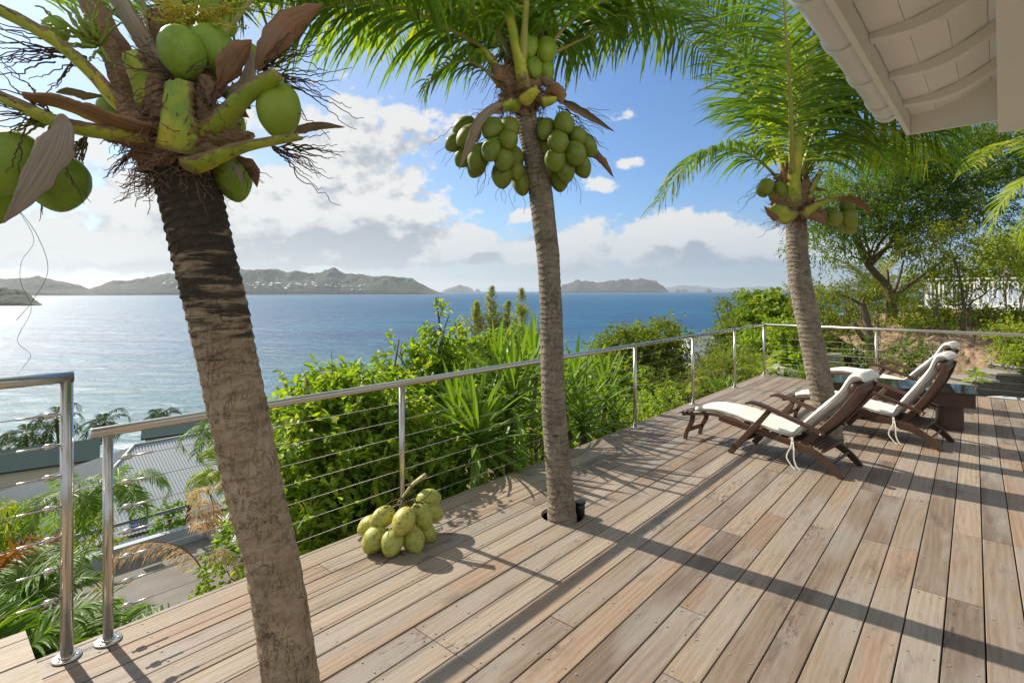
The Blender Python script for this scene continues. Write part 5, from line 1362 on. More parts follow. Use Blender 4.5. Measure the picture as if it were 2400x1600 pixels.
# ------------------------------------------------------------------ plants
M['ficus'] = leaf_mat('glossy_bright_green_leaf', (.055, .120, .012), (.100, .18, .020), (.19, .24, .030), .43, .24, .7)
M['seagrape'] = leaf_mat('round_sea_grape_leaf', (.055, .11, .016), (.085, .15, .022), (.13, .17, .03), .35, .35)
M['yucca'] = leaf_mat('stiff_yucca_leaf', (.050, .105, .016), (.075, .15, .022), (.12, .19, .03), .25, .33, .55)
M['fine'] = leaf_mat('fine_feathery_leaf', (.045, .085, .014), (.075, .115, .018), (.14, .155, .026), .42, .40)
M['fine_dark'] = leaf_mat('fine_dark_leaf', (.065, .125, .020), (.095, .165, .026), (.18, .22, .04), .52, .36, gain=1.19)
M['scrub'] = leaf_mat('olive_scrub_leaf', (.042, .080, .016), (.072, .118, .022), (.125, .15, .03), .40, .45)
M['casu'] = leaf_mat('casuarina_needles', (.085, .120, .045), (.12, .155, .055), (.17, .19, .07), .5, .7, .1, gain=1.9)
M['yellowish'] = leaf_mat('yellow_green_leaf', (.070, .125, .018), (.105, .165, .025), (.18, .21, .035), .42, .4)
M['croton'] = leaf_mat('red_brown_croton_leaf', (.10, .035, .015), (.16, .07, .02), (.17, .14, .025), .3, .5, .3, (1.3, 1, .5))
M['date'] = leaf_mat('grey_green_date_palm_leaflet', (.060, .085, .035), (.09, .115, .045), (.13, .15, .05), .32, .42)
GL = np.random.default_rng(77)
def leaf_arrays(C, D, Nn, L, W, curl=.18):
    D = unit(D); S = unit(np.cross(D, Nn)); U = np.cross(S, D); L = L[:, None]; W = W[:, None]
    l1 = C+D*L*.28+S*W*.46+U*W*.16; r1 = C+D*L*.28-S*W*.46+U*W*.16
    l2 = C+D*L*.66+S*W*.40+U*W*.12-U*L*curl*.35; r2 = C+D*L*.66-S*W*.40+U*W*.12-U*L*curl*.35
    t = C+D*L-U*L*curl
    V = np.stack([C, l1, l2, t, r2, r1], 1).reshape(-1, 3)
    b = np.arange(len(C))[:, None]*6
    F = np.concatenate([b+np.array([[0, 3, 2, 1]]), b+np.array([[0, 5, 4, 3]])])
    return V, F
def twig_cloud(blobs, n, lpt, L, W, tl, seed, up=.35, droop=.25, shell=.45, flat=.0):
    """leafy twigs through a set of ellipsoids -> leaf arrays, twig segments"""
    g = np.random.default_rng(seed)
    cs = np.array([b[0] for b in blobs]); rs = np.array([b[1] if not np.isscalar(b[1]) else (b[1],)*3 for b in blobs], float)
    wt = rs.prod(1)**.66; wt /= wt.sum()
    k = g.choice(len(blobs), n, p=wt)
    d = unit(g.normal(0, 1, (n, 3)))
    r = (shell+(1-shell)*g.random(n))**.8
    # thin places so that the outline breaks up
    keep = fbm(d[:, 0]*2.4+k*3.1+9, d[:, 2]*2.4+d[:, 1]*1.7+k+5, seed % 50, 3) > .36
    d, r, k = d[keep], r[keep], k[keep]; n = len(k)
    r = r*(1+.22*(fbm(d[:, 0]*3+k, d[:, 2]*3+d[:, 1]*2+k, seed % 31+3, 3)-.45)*2)
    base = cs[k]+d*rs[k]*r[:, None]
    td = unit(d*.8+np.array([0, 0, up])+g.normal(0, .45, (n, 3)))
    tls = tl*g.uniform(.6, 1.3, n)
    m = lpt
    t = np.linspace(.05, 1, m)[None, :, None]
    C = base[:, None]+td[:, None]*tls[:, None, None]*t+np.array([0, 0, -1.])*(droop*tls[:, None, None]*t*t)
    C = C+g.normal(0, tl*.05, C.shape)
    side = unit(np.cross(td, g.normal(0, 1, (n, 3))))[:, None]*np.where(np.arange(m) % 2 == 0, 1, -1)[None, :, None]
    D = td[:, None]*.55+side*.8+g.normal(0, .35, C.shape)+np.array([0, 0, -droop])
    Nn = np.array([0, 0, 1.])+g.normal(0, .45, C.shape)
    if flat: Nn = Nn+flat*np.array([0, 0, 1.])
    N = n*m
    V, F = leaf_arrays(C.reshape(N, 3), D.reshape(N, 3), Nn.reshape(N, 3), L*g.uniform(.65, 1.2, N), W*g.uniform(.7, 1.2, N))
    return V, F, base, base+td*tls[:, None]
def gz(p): return float(ground_z(p[0], p[1]))
def shrub(name, label, cat, root, blobs, n, lpt, L, W, mat, tl=.25, seed=1, group=None, trunk_r=.05, bark='bark', limbs=None, sticks=.15, fork=None, **kw):
    root = np.asarray(root, float)
    t = empty(name, root, label, cat, group)
    V, F, b0, b1 = twig_cloud(blobs, n, lpt, L, W, tl, seed, **kw)
    mb = MB(); mb.arrays(V, F); tag(mb.build('foliage', M[mat], t), kind='stuff')
    mb = MB(); g = np.random.default_rng(seed)
    for c, r in blobs:
        c = np.asarray(c); rr_ = np.max(r)
        q = wiggle(root if fork is None else fork, c, 9, .28, -.05, seed+int(rr_*100)); mb.tube(q, np.linspace(trunk_r, trunk_r*.35, 9), 7)
        for _ in range(5):
            e = c+unit(g.normal(0, 1, 3)+[0, 0, .4])*np.array(r if not np.isscalar(r) else (r,)*3)*.8
            mb.tube(wiggle(q[g.integers(4, 8)], e, 7, .3, 0, int(g.integers(1e6))), np.linspace(trunk_r*.35, trunk_r*.1, 7), 5)
    for i in np.nonzero(g.random(len(b0)) < sticks)[0]:
        mb.tube(np.stack([b0[i], (b0[i]+b1[i])/2, b1[i]]), [.006, .004, .002], 3, cap=False)
    for l in (limbs or []):
        pts, r = l; mb.tube(spline(pts, 16), np.linspace(r[0], r[1], 16), 9)
    mb.build('branches', M[bark], t)
    return t
def B(x, y, Z, r): return (P(x, y, Z), r)

# big bright shrub outside the railing
fb_ = [B(745, 1080, 4.5, (.40, .45, .5)), B(800, 1010, 4.7, (.55, .45, .52)), B(880, 1080, 4.6, (.50, .42, .50)), B(960, 1130, 4.9, (.42, .35, .40)), B(705, 1200, 4.1, (.30, .33, .38)), B(800, 1160, 4.4, (.42, .4, .45)), B(750, 930, 4.9, (.40, .4, .26)), B(850, 930, 5.0, (.38, .4, .24)), B(1000, 1040, 5.1, (.3, .3, .36)), B(735, 1275, 4.1, (.30, .28, .26)), B(920, 1200, 4.6, (.5, .3, .3))]
shrub('ficus_shrub', 'large glossy bright green shrub just outside the railing behind the cut coconuts', 'shrub', [-2.2, 4.3, -2.6], fb_, 2300, 9, .085, .046, 'ficus', .26, 3, trunk_r=.04)
tall = [B(1000, 850, 6.2, (.26, .3, .34)), B(960, 900, 6.0, (.36, .3, .24)), B(920, 835, 6.1, (.16, .16, .20)), B(1018, 770, 6.2, (.10, .1, .26)), B(1030, 895, 6.1, (.26, .2, .24)), B(905, 900, 6.0, (.22, .2, .2)), B(985, 810, 6.2, (.14, .14, .18))]
shrub('ficus_tree', 'taller glossy leaved sapling rising above the handrail left of the middle palm', 'tree', [-1.2, 6.0, -2.8], tall, 360, 9, .10, .052, 'ficus', .26, 4, trunk_r=.03, limbs=[([P(985, 1000, 6.0), P(1000, 850, 6.2), P(1020, 760, 6.2), P(1032, 722, 6.2)], (.02, .004)), ([P(985, 980, 6.0), P(940, 860, 6.1), P(905, 800, 6.1)], (.016, .004))])
# yuccas: every strap leaf is an object
def strap(seed, L, w, bend):
    K = 9; k = np.linspace(0, 1, K); x = L*k-.12*L*bend*k**3; z = -bend*L*k**2.2*.55
    ww = w*np.interp(k, [0, .08, .4, .75, 1], [.6, .8, 1, .75, .04])
    V = []
    for i in range(K): V += [(x[i], -ww[i]/2, z[i]+ww[i]*.22), (x[i], 0, z[i]), (x[i], ww[i]/2, z[i]+ww[i]*.22)]
    F = [(3*i+j, 3*i+j+1, 3*i+j+4, 3*i+j+3) for i in range(K-1) for j in (0, 1)]
    mb = MB(); mb.add(V, F); return mb.build('leaf', M['yucca'], mesh_only=True)
STR = [strap(i, .62, .052, b) for i, b in enumerate((.02, .12, .3, .6))]
def yucca(label, heads, seed):
    g = random.Random(seed); c0 = heads[0][0]
    root = np.array([c0[0], c0[1], gz(c0)-.1])
    t = empty('yucca', root, label, 'plant', 'spiky yuccas outside the railing')
    mb = MB()
    for c, s, n in heads:
        mb.tube(wiggle(root, c, 8, .1, 0, seed), np.linspace(.06, .035, 8), 9)
    mb.build('stem', M['stem'], t)
    for c, s, n in heads:
        for k in range(n):
            o = link('leaf', g.choice(STR[:3] if k < n*.6 else STR[1:])); o.parent = t
            f = k/(n-1); el = R(84-112*f**.9+g.uniform(-9, 9)); az = k*2.39996+g.uniform(-.3, .3)
            d = Vector((math.cos(el)*math.cos(az), math.cos(el)*math.sin(az), math.sin(el)))
            z = (Vector((0, 0, 1))-d*d.z); z = z.normalized() if z.length > .05 else Vector((1, 0, 0))
            y = z.cross(d); m = Matrix((d, y, z)).transposed()
            o.rotation_mode = 'QUATERNION'; o.rotation_quaternion = m.to_quaternion()
            o.location = Vector(c-root)+Vector((0, 0, .10*(1-f)*s)); ss_ = s*g.uniform(.8, 1.1); o.scale = (ss_, ss_, ss_)
    return t
yucca('spiky yucca with low rosette of broad green straps left of the middle palm trunk', [(P(1095, 1030, 4.95), 1.15, 64), (P(1050, 985, 5.4), 1.1, 44)], 1)
yucca('tall spiky yucca just left of the middle palm trunk reaching the handrail', [(P(1180, 935, 5.5), 1.25, 50), (P(1140, 885, 5.9), 1.1, 42)], 2)
yucca('spiky yucca pale new leaves behind the middle palm trunk', [(P(1225, 860, 6.4), 1.1, 38), (P(1110, 950, 6.0), 1.0, 34), (P(1160, 1000, 5.5), 1.05, 36)], 3)
yucca('spiky yucca right of the middle palm trunk, lowest clump', [(P(1335, 985, 6.35), 1.15, 46), (P(1290, 930, 6.6), 1.1, 36)], 4)
yucca('spiky yucca right of the middle palm trunk, tallest leaves above the cables', [(P(1390, 925, 7.3), 1.2, 44), (P(1320, 905, 7.0), 1.1, 36), (P(1410, 975, 7.1), .9, 30)], 5)
# casuarinas
def casuarina(label, x, y0, y1, Z, seed, lean=0.0, wide=.22):
    base = P(x, y0, Z); top = P(x+lean, y1, Z); root = np.array([base[0], base[1], gz(base)-.2])
    t = empty('casuarina_tree', root, label, 'tree', 'slender casuarina trees by the sea')
    g = np.random.default_rng(seed); H = top[2]-base[2]; sc = Z/26
    mb = MB(); mb.tube(wiggle(root, top, 12, .05, 0, seed), np.linspace(.05*sc, .008, 12), 6)
    C = []; D = []; L = []
    for k in range(84):
        f = g.random()**.75; q = base+(top-base)*f
        az = g.uniform(0, 2*math.pi); ln = wide*sc*(1.02-f)**.85*g.uniform(.35, 1.3)*5.2
        d = unit(np.array([math.cos(az)*.9, math.sin(az)*.9, 1.0])); e = q+d*ln
        mb.tube(np.stack([q, (q+e)/2+[0, 0, -.02], e]), [.012*sc, .008*sc, .004*sc], 3, cap=False)
        for j in range(20):
            tt = g.uniform(.15, 1.05); C.append(q+d*ln*tt); D.append(unit(g.normal(0, .5, 3)+d*.5+[0, 0, -.25])); L.append(g.uniform(.10, .24)*sc*(1.5-.8*f))
    mb.build('trunk', M['stem'], t)
    C, D, L = map(np.array, (C, D, L))
    V, F = leaf_arrays(C, D, g.normal(0, 1, C.shape), L, L*.085, .25)
    mb = MB(); mb.arrays(V, F); tag(mb.build('foliage', M['casu'], t), kind='stuff')
casuarina('slender feathery casuarina, leftmost of the group by the sea', 1098, 800, 692, 26, 1, -4)
casuarina('slender feathery casuarina, tallest of the group by the sea', 1128, 800, 660, 26, 2, 2)
casuarina('leaning feathery casuarina between the tallest one and the dark pointed one', 1152, 810, 692, 26, 3, 16, .18)
casuarina('dark pointed casuarina nearest the middle palm trunk', 1198, 800, 664, 27, 4, -1)
casuarina('low thin casuarina behind the glossy sapling', 1062, 850, 745, 24, 5, -6, .2)
shrub('sea_grape_bush', 'rounded sea grape bush with round leaves below the casuarinas', 'shrub', [*P(1160, 900, 15)[:2], gz(P(1160, 900, 15))], [B(1110, 815, 15, (.7, .8, .45)), B(1180, 800, 15.5, (.8, .8, .45)), B(1225, 805, 15.5, (.5, .6, .4)), B(1080, 860, 14, (.6, .6, .5)), B(1150, 870, 14, (.8, .6, .6))], 700, 8, .17, .15, 'seagrape', .4, 6, trunk_r=.06)
# shrubs beyond the railing to the right
def bush(label, root, blobs, n, seed, L=.10, W=.05, mat='scrub', tl=.35, lpt=10, name='bush', cat='bush', **kw):
    r = P(*root); return shrub(name, label, cat, [r[0], r[1], gz(r)-.1], blobs, n, lpt, L, W, mat, tl, seed, **kw)
bush('rounded yellow green tree with forked trunk beyond the third bay of the railing', (1500, 900, 15), [B(1440, 805, 15, (.75, .8, .5)), B(1510, 800, 15.5, (.9, .8, .6)), B(1535, 825, 15, (.38, .5, .5)), B(1470, 850, 14.5, (.7, .6, .5)), B(1530, 775, 16, (.4, .4, .4)), B(1400, 830, 15, (.4, .5, .3))], 1300, 21, .15, .055, 'scrub', .5, name='rounded_tree', cat='tree', trunk_r=.07, limbs=[([P(1512, 930, 14.6), P(1512, 880, 14.8), P(1500, 840, 15)], (.09, .04)), ([P(1520, 930, 14.6), P(1535, 880, 14.8), P(1545, 830, 15)], (.07, .03))])
bush('dark leaved sea grape shrub at the foot of the rounded tree', (1385, 880, 13), [B(1390, 850, 13, (.35, .4, .3)), B(1420, 870, 12.5, (.5, .4, .3)), B(1450, 905, 12, (.6, .4, .3)), B(1330, 860, 13.5, (.5, .4, .35))], 240, 22, .15, .13, 'seagrape', .3, 8, name='sea_grape_bush', cat='shrub')
bush('olive scrub bush at the cliff edge left of the farthest palm trunk', (1700, 860, 17), [B(1705, 752, 18, (.6, .8, .55)), B(1710, 720, 18.5, (.8, .8, .55)), B(1705, 790, 17, (.5, .8, .5)), B(1690, 800, 17, (.9, .8, .7)), B(1730, 770, 17, (.7, .8, .7))], 900, 23, .16, .055, 'scrub', .5, limbs=[([P(1690, 830, 17), P(1655, 740, 17.5), P(1640, 705, 17.5)], (.03, .006)), ([P(1690, 830, 17), P(1672, 720, 17.5), P(1668, 700, 17.5)], (.025, .005)), ([P(1700, 830, 17), P(1730, 720, 17.5), P(1722, 695, 17.5)], (.025, .005))])
bush('tall dark green sea grape beside the farthest palm trunk', (1790, 860, 16), [B(1775, 712, 17, (.65, .7, .4)), B(1760, 745, 16.5, (.7, .7, .45)), B(1800, 735, 16.5, (.6, .6, .5)), B(1735, 700, 17.5, (.4, .5, .25))], 420, 24, .18, .14, 'seagrape', .4, 9)
bush('light green leafy bush behind the corner post of the railing', (1790, 870, 13.5), [B(1760, 790, 14, (.6, .6, .45)), B(1810, 790, 13.5, (.6, .5, .5)), B(1840, 770, 13.8, (.5, .5, .4)), B(1730, 820, 14, (.5, .5, .4))], 620, 25, .12, .06, 'ficus', .4)
bush('feathery bush of arching twigs behind the far railing', (1890, 850, 15), [B(1900, 720, 16, (.9, .8, .7)), B(1870, 780, 15, (.7, .7, .6)), B(1940, 760, 15.5, (.7, .7, .6)), B(1850, 700, 16.5, (.5, .6, .5))], 1000, 26, .12, .035, 'fine', .6, 12)
bush('low leafy hedge growing along the deck edge left of the first chair', (1480, 990, 8.5), [B(1400, 990, 7.8, (.5, .4, .22)), B(1460, 965, 8.6, (.5, .4, .25)), B(1520, 940, 9.4, (.5, .4, .25)), B(1360, 1010, 7.4, (.35, .3, .2))], 520, 27, .075, .042, 'ficus', .25, 9)
bush('small fern like bush at the deck edge beyond the fifth railing post', (1640, 905, 12.0), [B(1650, 870, 12.2, (.5, .5, .35)), B(1690, 850, 12.4, (.5, .4, .4)), B(1620, 900, 11.8, (.35, .3, .2))], 420, 28, .09, .03, 'fine', .4, 12)
bush('pale flowering bush beside the driveway below the railing', (1535, 930, 11.5), [B(1510, 890, 12, (.3, .4, .35)), B(1545, 925, 11.5, (.4, .3, .3)), B(1500, 930, 11.2, (.35, .3, .25))], 260, 29, .075, .03, 'scrub', .3)
bush('fine leaved scrub on the slope left of the grey hip roof', (1480, 880, 22), [B(1600, 872, 24, (1.5, 1, .3)), B(1520, 870, 21, (1.2, .8, .4)), B(1680, 830, 22, (1., .8, .5))], 620, 30, .17, .06, 'yellowish', .5)
bush('ficus undergrowth on the slope below the deck edge near the middle palm', (1250, 1060, 6.2), [B(1230, 1020, 6.0, (.6, .4, .34)), B(1130, 1080, 5.6, (.5, .35, .3)), B(1040, 1130, 5.1, (.4, .35, .3)), B(1320, 1030, 7.0, (.6, .4, .34)), B(1400, 985, 7.8, (.6, .4, .3)), B(1180, 960, 7.4, (.7, .4, .4)), B(1300, 940, 8.4, (.8, .5, .4))], 1050, 31, .075, .04, 'ficus', .3, 9)
# tufts and fronds near the far corner
def tuft(label, x, y, Z, n, L, w, seed, mat='yucca', spread=.75, name='grass_tuft', cat='plant'):
    c = P(x, y, Z); c[2] = max(c[2], gz(c)) if False else c[2]
    t = empty(name, c, label, cat); g = np.random.default_rng(seed); mb = MB(); K = 7
    for k in range(n):
        az = g.uniform(0, 6.28); el = g.uniform(.55, 1.45); d = np.array([math.cos(az)*math.cos(el), math.sin(az)*math.cos(el), math.sin(el)])
        kk = np.linspace(0, 1, K)[:, None]; ln = L*g.uniform(.6, 1.15)
        p = c+g.normal(0, L*.12, 3)*[1, 1, 0]+d*ln*kk+np.array([0, 0, -1.])*ln*spread*.5*kk**2.2
        S = unit(np.cross(d, [0, 0, 1.]+g.normal(0, .2, 3))); ww = w*np.interp(kk[:, 0], [0, .3, .8, 1], [.7, 1, .6, .05])[:, None]
        V = np.stack([p-S*ww/2, p+S*ww/2], 1).reshape(-1, 3)
        mb.add(V, [(2*i, 2*i+1, 2*i+3, 2*i+2) for i in range(K-1)])
    tag(mb.build('blades', M[mat], t), kind='stuff'); return t
tuft('tuft of narrow green blades at the deck corner outside the railing', 1665, 905, 11.2, 70, .75, .03, 1)
tuft('tuft of narrow blades between the corner post and the farthest palm trunk', 1800, 880, 11.2, 80, .55, .03, 2)
tuft('tuft of dark narrow blades right behind the farthest palm trunk', 1850, 870, 10.8, 60, .5, .03, 3)
tuft('tuft of narrow blades below the foot of the farthest chair', 1910, 880, 10.0, 60, .5, .03, 4)
tuft('dry brown grass on top of the low curved white wall', 1805, 822, 13.5, 120, .35, .02, 5, 'croton')
M['frond_far'] = leaf_mat('beach_palm_leaflet', (.020, .045, .008), (.035, .065, .012), (.06, .085, .018), .3, .8, .05, gain=1.0)
def small_palm(label, crown, H, n, L, ll, seed, mat='frond', group=None, width=.03, el=(80, -15), droop=.6, nl=26, trunk_r=.06, dead=0, name='palm_tree', arch=.5, lean=0.0, tmat='bark', root=None, hang=0.0, cat='palm tree'):
    crown = np.asarray(crown, float); g = random.Random(seed)
    root = np.array([crown[0]+lean, crown[1], crown[2]-H]) if root is None else root
    t = empty(name, root, label, cat, group)
    if H > .05:
        mb = MB(); mb.tube(spline([root, root*.5+crown*.5+[lean*.15, 0, 0], crown], 14), np.interp(np.linspace(0, 1, 14), [0, .15, .8, 1], [1.35, 1, .85, 1.05])*trunk_r, 12); mb.build('trunk', M[tmat], t)
    for k in range(n+dead):
        f = (k+.5)/n if k < n else 1.2
        e = R(el[0]+(el[1]-el[0])*min(f, 1)**.9+g.uniform(-8, 8)); az = k*2.4+g.uniform(-.25, .25)
        if k >= n: e = R(-55)
        h = np.array([math.cos(az), math.sin(az), 0]); ln = L*g.uniform(.85, 1.12)
        pts = [crown+h*.02]; q = crown.copy(); a = e
        for j in range(5):
            q = q+(h*math.cos(a)+UP*math.sin(a))*ln/5; pts.append(q.copy()); a -= arch*(.55+.3*j)*g.uniform(.8, 1.2)/1.6
        frond(t, pts, ll, nl, width, droop if k < n else 1.2, seed*50+k, .012*L, mat if k < n else 'frond_dry', 'rachis' if k < n else 'rachis_brown', 16, t0=.18, hang=hang)
    return t
G_SP = 'feathery palms on the slope below the deck'
def rootat(x, y, Z, zz=None):
    q = P(x, y, Z); q[2] = gz(q) if zz is None else zz; return q
small_palm('bushy feathery palm with dark trunk behind the taller left railing post', P(160, 1135, 12.2), 0, 10, 1.35, .40, 2, 'frond', G_SP, .035, (45, -32), .75, 34, .10, root=rootat(197, 1275, 13.0, -5.9), tmat='bark', arch=.75)
small_palm('bushy feathery palm between the two left railing posts and the sign', P(275, 1112, 13.2), 0, 10, 1.4, .42, 3, 'frond', G_SP, .036, (48, -32), .75, 36, .10, root=rootat(262, 1215, 14.4, -6.5), tmat='bark', arch=.75)
small_palm('young green palm reaching above the grey roof beside the nearest palm trunk', P(492, 985, 12.0), 0, 8, 1.0, .36, 4, 'frond', G_SP, .034, (70, -40), .8, 28, .045, root=rootat(475, 1330, 10.5, -5.4), arch=.8)
small_palm('feathery palm in front of the grey roof left of the nearest palm trunk', P(508, 1085, 11.0), 0, 9, .85, .34, 5, 'frond_yellow', G_SP, .034, (75, -30), .8, 28, .05, root=rootat(530, 1300, 11.2, -5.6), arch=.8)
small_palm('withered palm with grey dry hanging fronds left of the nearest palm trunk', P(480, 1135, 7.6), 0, 3, .62, .24, 6, 'frond_dry', G_SP, .018, (60, -10), 1.3, 24, .028, dead=3, root=rootat(470, 1345, 7.4, -2.7), tmat='rachis', arch=.9)
small_palm('palm crown tip showing right of the nearest palm trunk above the handrail', P(640, 962, 11.5), 0, 7, .95, .32, 7, 'frond', G_SP, .034, (60, -30), .8, 26, .05, root=rootat(650, 1200, 10.5, -5.0), arch=.7)
small_palm('small palm showing its crown over the handrail beside the bright shrub', P(735, 890, 10.5), 0, 7, .62, .26, 9, 'frond', G_SP, .03, (70, -30), .8, 24, .05, root=rootat(740, 1150, 10.0, -4.6), arch=.7)
def loose_frond(label, pts, ll, seed, mat, rmat='rachis', n=34, width=.028, r0=.012, **kw):
    t = empty('palm_frond', P(*pts[0]), label, 'palm frond'); frond(t, [P(*q) for q in pts], ll, n, width, .8, seed, r0, mat, rmat, 20, **kw); return t
# clumping palms under the railing at lower left
def clump(label, c, n, L, ll, seed, mat, az0, az1, el=(70, 10), n2=34, width=.034, arch=.6):
    g = random.Random(seed); root = np.array([c[0], c[1], gz(c)-.1]); t = empty('areca_palm', root, label, 'palm plant', 'leafy areca palms under the railing')
    for k in range(n):
        e = R(el[0]+(el[1]-el[0])*g.random()); az = R(az0+(az1-az0)*(k+.5)/n)+g.uniform(-.2, .2); h = np.array([math.cos(az), math.sin(az), 0]); ln = L*g.uniform(.8, 1.15)
        q = np.array(c, float)+[g.uniform(-.1, .1), g.uniform(-.1, .1), 0]; pts = [np.array([root[0]+g.uniform(-.1, .1), root[1]+g.uniform(-.1, .1), root[2]]), q]; a = e
        for j in range(5):
            q = q+(h*math.cos(a)+UP*math.sin(a))*ln/5; pts.append(q.copy()); a -= arch*(.4+.22*j)/1.6
        frond(t, pts, ll, n2, width, .55, seed*77+k, .011, mat, 'rachis', 20, t0=.34)
    return t
clump('green areca palm filling the bottom left corner under the railing', P(0, 1640, 3.3), 8, .8, .34, 1, 'frond', 20, 200, (75, 20))
clump('green areca palm behind the foot of the two left railing posts', P(235, 1640, 3.5), 8, .75, .32, 2, 'frond', -5, 170, (60, 5))
clump('yellow green areca palm arching over the deck edge left of the nearest palm trunk', P(360, 1560, 4.0), 8, .68, .28, 3, 'frond_yellow', -20, 190, (45, -5))
clump('pale green areca palm at the left frame edge halfway up the railing', P(-40, 1440, 4.6), 8, .85, .3, 4, 'frond', -40, 140, (70, 15))
clump('low areca palm below the parking wall behind the railing posts', P(170, 1500, 4.8), 7, .7, .26, 5, 'frond', 0, 180, (40, 0))
loose_frond('long bare yellow palm leaf stalk standing diagonally behind the left railing posts', [(120, 1440, 4.6), (170, 1330, 4.6), (215, 1225, 4.7), (240, 1170, 4.8)], .10, 301, 'frond_yellow', n=6, t0=.8)
loose_frond('brown arching dry palm frond in front of the blue grey parking wall', [(480, 1345, 7.0), (450, 1285, 7.0), (400, 1250, 6.8), (330, 1245, 6.6), (265, 1275, 6.4), (215, 1350, 6.2)], .30, 302, 'frond_dry', 'rachis_brown', width=.018, hang=.9)
loose_frond('withered yellow and grey palm frond hanging beside the nearest palm trunk', [(470, 1300, 7.2), (490, 1265, 7.1), (520, 1262, 7.0), (545, 1290, 6.9), (556, 1320, 6.9)], .22, 303, 'frond_dry', 'rachis', width=.016, hang=.8)
bush('red and orange croton plant at the left frame edge', (60, 1300, 5.2), [B(40, 1300, 5.2, (.18, .16, .12)), B(75, 1320, 5.2, (.14, .12, .10))], 34, 33, .16, .035, 'croton', .2, 8, name='croton', cat='plant')
bush('leafy flowering shrub with red blooms behind the parking wall', (400, 1200, 16.2), [B(385, 1190, 16, (.35, .3, .35)), B(430, 1175, 16.2, (.35, .3, .35))], 60, 34, .2, .07, 'frond', .35, 8, name='oleander', cat='shrub')
bush('thin green bush between palm trunks behind the parking wall', (230, 1260, 15.5), [B(205, 1205, 15.5, (.4, .3, .5)), B(240, 1240, 15.4, (.3, .3, .3)), B(150, 1230, 15.5, (.4, .3, .35))], 110, 35, .16, .05, 'yellowish', .35, 8)
bush('yellow green scrub along the left edge above the parking wall', (30, 1230, 14.5), [B(15, 1200, 14.5, (.4, .4, .35)), B(50, 1235, 14.2, (.4, .4, .3))], 160, 36, .2, .06, 'yellowish', .45)
bush('green shrub at the end of the parking wall under the deck edge', (560, 1290, 8.0), [B(560, 1260, 8.0, (.35, .3, .35)), B(545, 1330, 7.0, (.4, .3, .22)), B(590, 1180, 8.6, (.35, .3, .4))], 210, 37, .10, .05, 'ficus', .3)
# beach palms
G_BP = 'coconut palms along the beach'
for k, (x, y, Z, L, lab) in enumerate(((130, 965, 60, 3.6, 'beach coconut palm, tallest one, behind the taller left railing post'), (60, 1000, 62, 3.4, 'beach coconut palm in the middle of the left clump'), (20, 1030, 64, 3.3, 'beach coconut palm, leftmost and lowest of the clump'), (240, 975, 58, 3.0, 'beach coconut palm just above the left end of the long handrail'), (370, 962, 60, 2.8, 'beach coconut palm showing over the handrail above the dark roof'), (105, 1040, 58, 2.8, 'beach coconut palm low in front of the surf'))):
    c = P(x, y, Z); r = np.array([c[0]+.6, c[1], gz(c)-.3])
    small_palm(lab, c, 1, 12, L, 1.0, 20+k, 'frond_far', G_BP, .12, (75, -35), .8, 20, .16, root=r, arch=.85)
# ------------------------------------------------------------------ right-hand hillside
bt = P(2055, 800, 14.0)
canopy = [B(1905, 560, 13.5, (.7, 1.0, .42)), B(1985, 525, 13.5, (1.0, 1.2, .5)), B(2080, 480, 13.5, (1.1, 1.3, .55)), B(1940, 470, 13, (.9, 1.2, .5)), B(2170, 440, 13, (1.2, 1.5, .6)), B(2050, 410, 13.5, (1.1, 1.5, .6)), B(2250, 380, 13, (1.1, 1.5, .6)), B(2150, 350, 13.5, (1.1, 1.5, .6)), B(2330, 330, 13, (.9, 1.4, .6)), B(1960, 400, 14, (.9, 1.2, .5)), B(2260, 500, 13.5, (.8, .9, .25)), B(2130, 545, 13.5, (.7, .8, .25))]
shrub('tamarind_tree', 'large fine leaved tree with forked brown trunk behind the far railing', 'tree', [bt[0], bt[1], gz(bt)-.2], canopy, 4300, 13, .105, .034, 'fine_dark', .55, 41, trunk_r=.03, bark='bark', flat=.5, fork=P(2000, 600, 13.8),
      limbs=[([P(2060, 830, 14), P(2056, 760, 14), P(2046, 690, 14), P(2035, 655, 14), P(1995, 610, 13.9), P(1970, 560, 13.7), P(1955, 520, 13.5)], (.15, .05)), ([P(1997, 612, 13.9), P(2035, 570, 13.8), P(2060, 530, 13.6)], (.06, .03)), ([P(2050, 690, 14), P(2080, 660, 13.9), P(2130, 625, 13.7), P(2190, 580, 13.6)], (.07, .02)), ([P(2050, 680, 14), P(2065, 640, 14), P(2075, 600, 14)], (.05, .02)), ([P(2040, 660, 14), P(2038, 620, 14.1)], (.05, .03)), ([P(2057, 800, 13.9), P(2043, 740, 13.8), P(2035, 690, 13.8)], (.11, .05)), ([P(1955, 520, 13.5), P(2050, 470, 13.3), P(2200, 430, 13), P(2350, 400, 12.5)], (.05, .02))])
b2 = P(1995, 820, 12.6)
shrub('lopped_tree', 'short lopped tree with a pale cut stump and arching twigs beside the far railing post', 'tree', [b2[0], b2[1], gz(b2)-.2], [B(1880, 690, 12.8, (.5, .5, .22)), B(1940, 680, 12.8, (.5, .5, .25)), B(2020, 700, 12.8, (.35, .4, .25))], 240, 12, .10, .03, 'fine', .5, 42, trunk_r=.02, limbs=[([P(2000, 860, 12.4), P(1998, 790, 12.4), P(1990, 740, 12.5), P(1978, 695, 12.6)], (.11, .085)), ([P(1985, 780, 12.4), P(1968, 755, 12.3), P(1962, 740, 12.3)], (.06, .05)), ([P(1980, 700, 12.6), P(1940, 680, 12.6), P(1880, 672, 12.7)], (.035, .01)), ([P(1980, 700, 12.6), P(1986, 680, 12.6)], (.05, .04))])
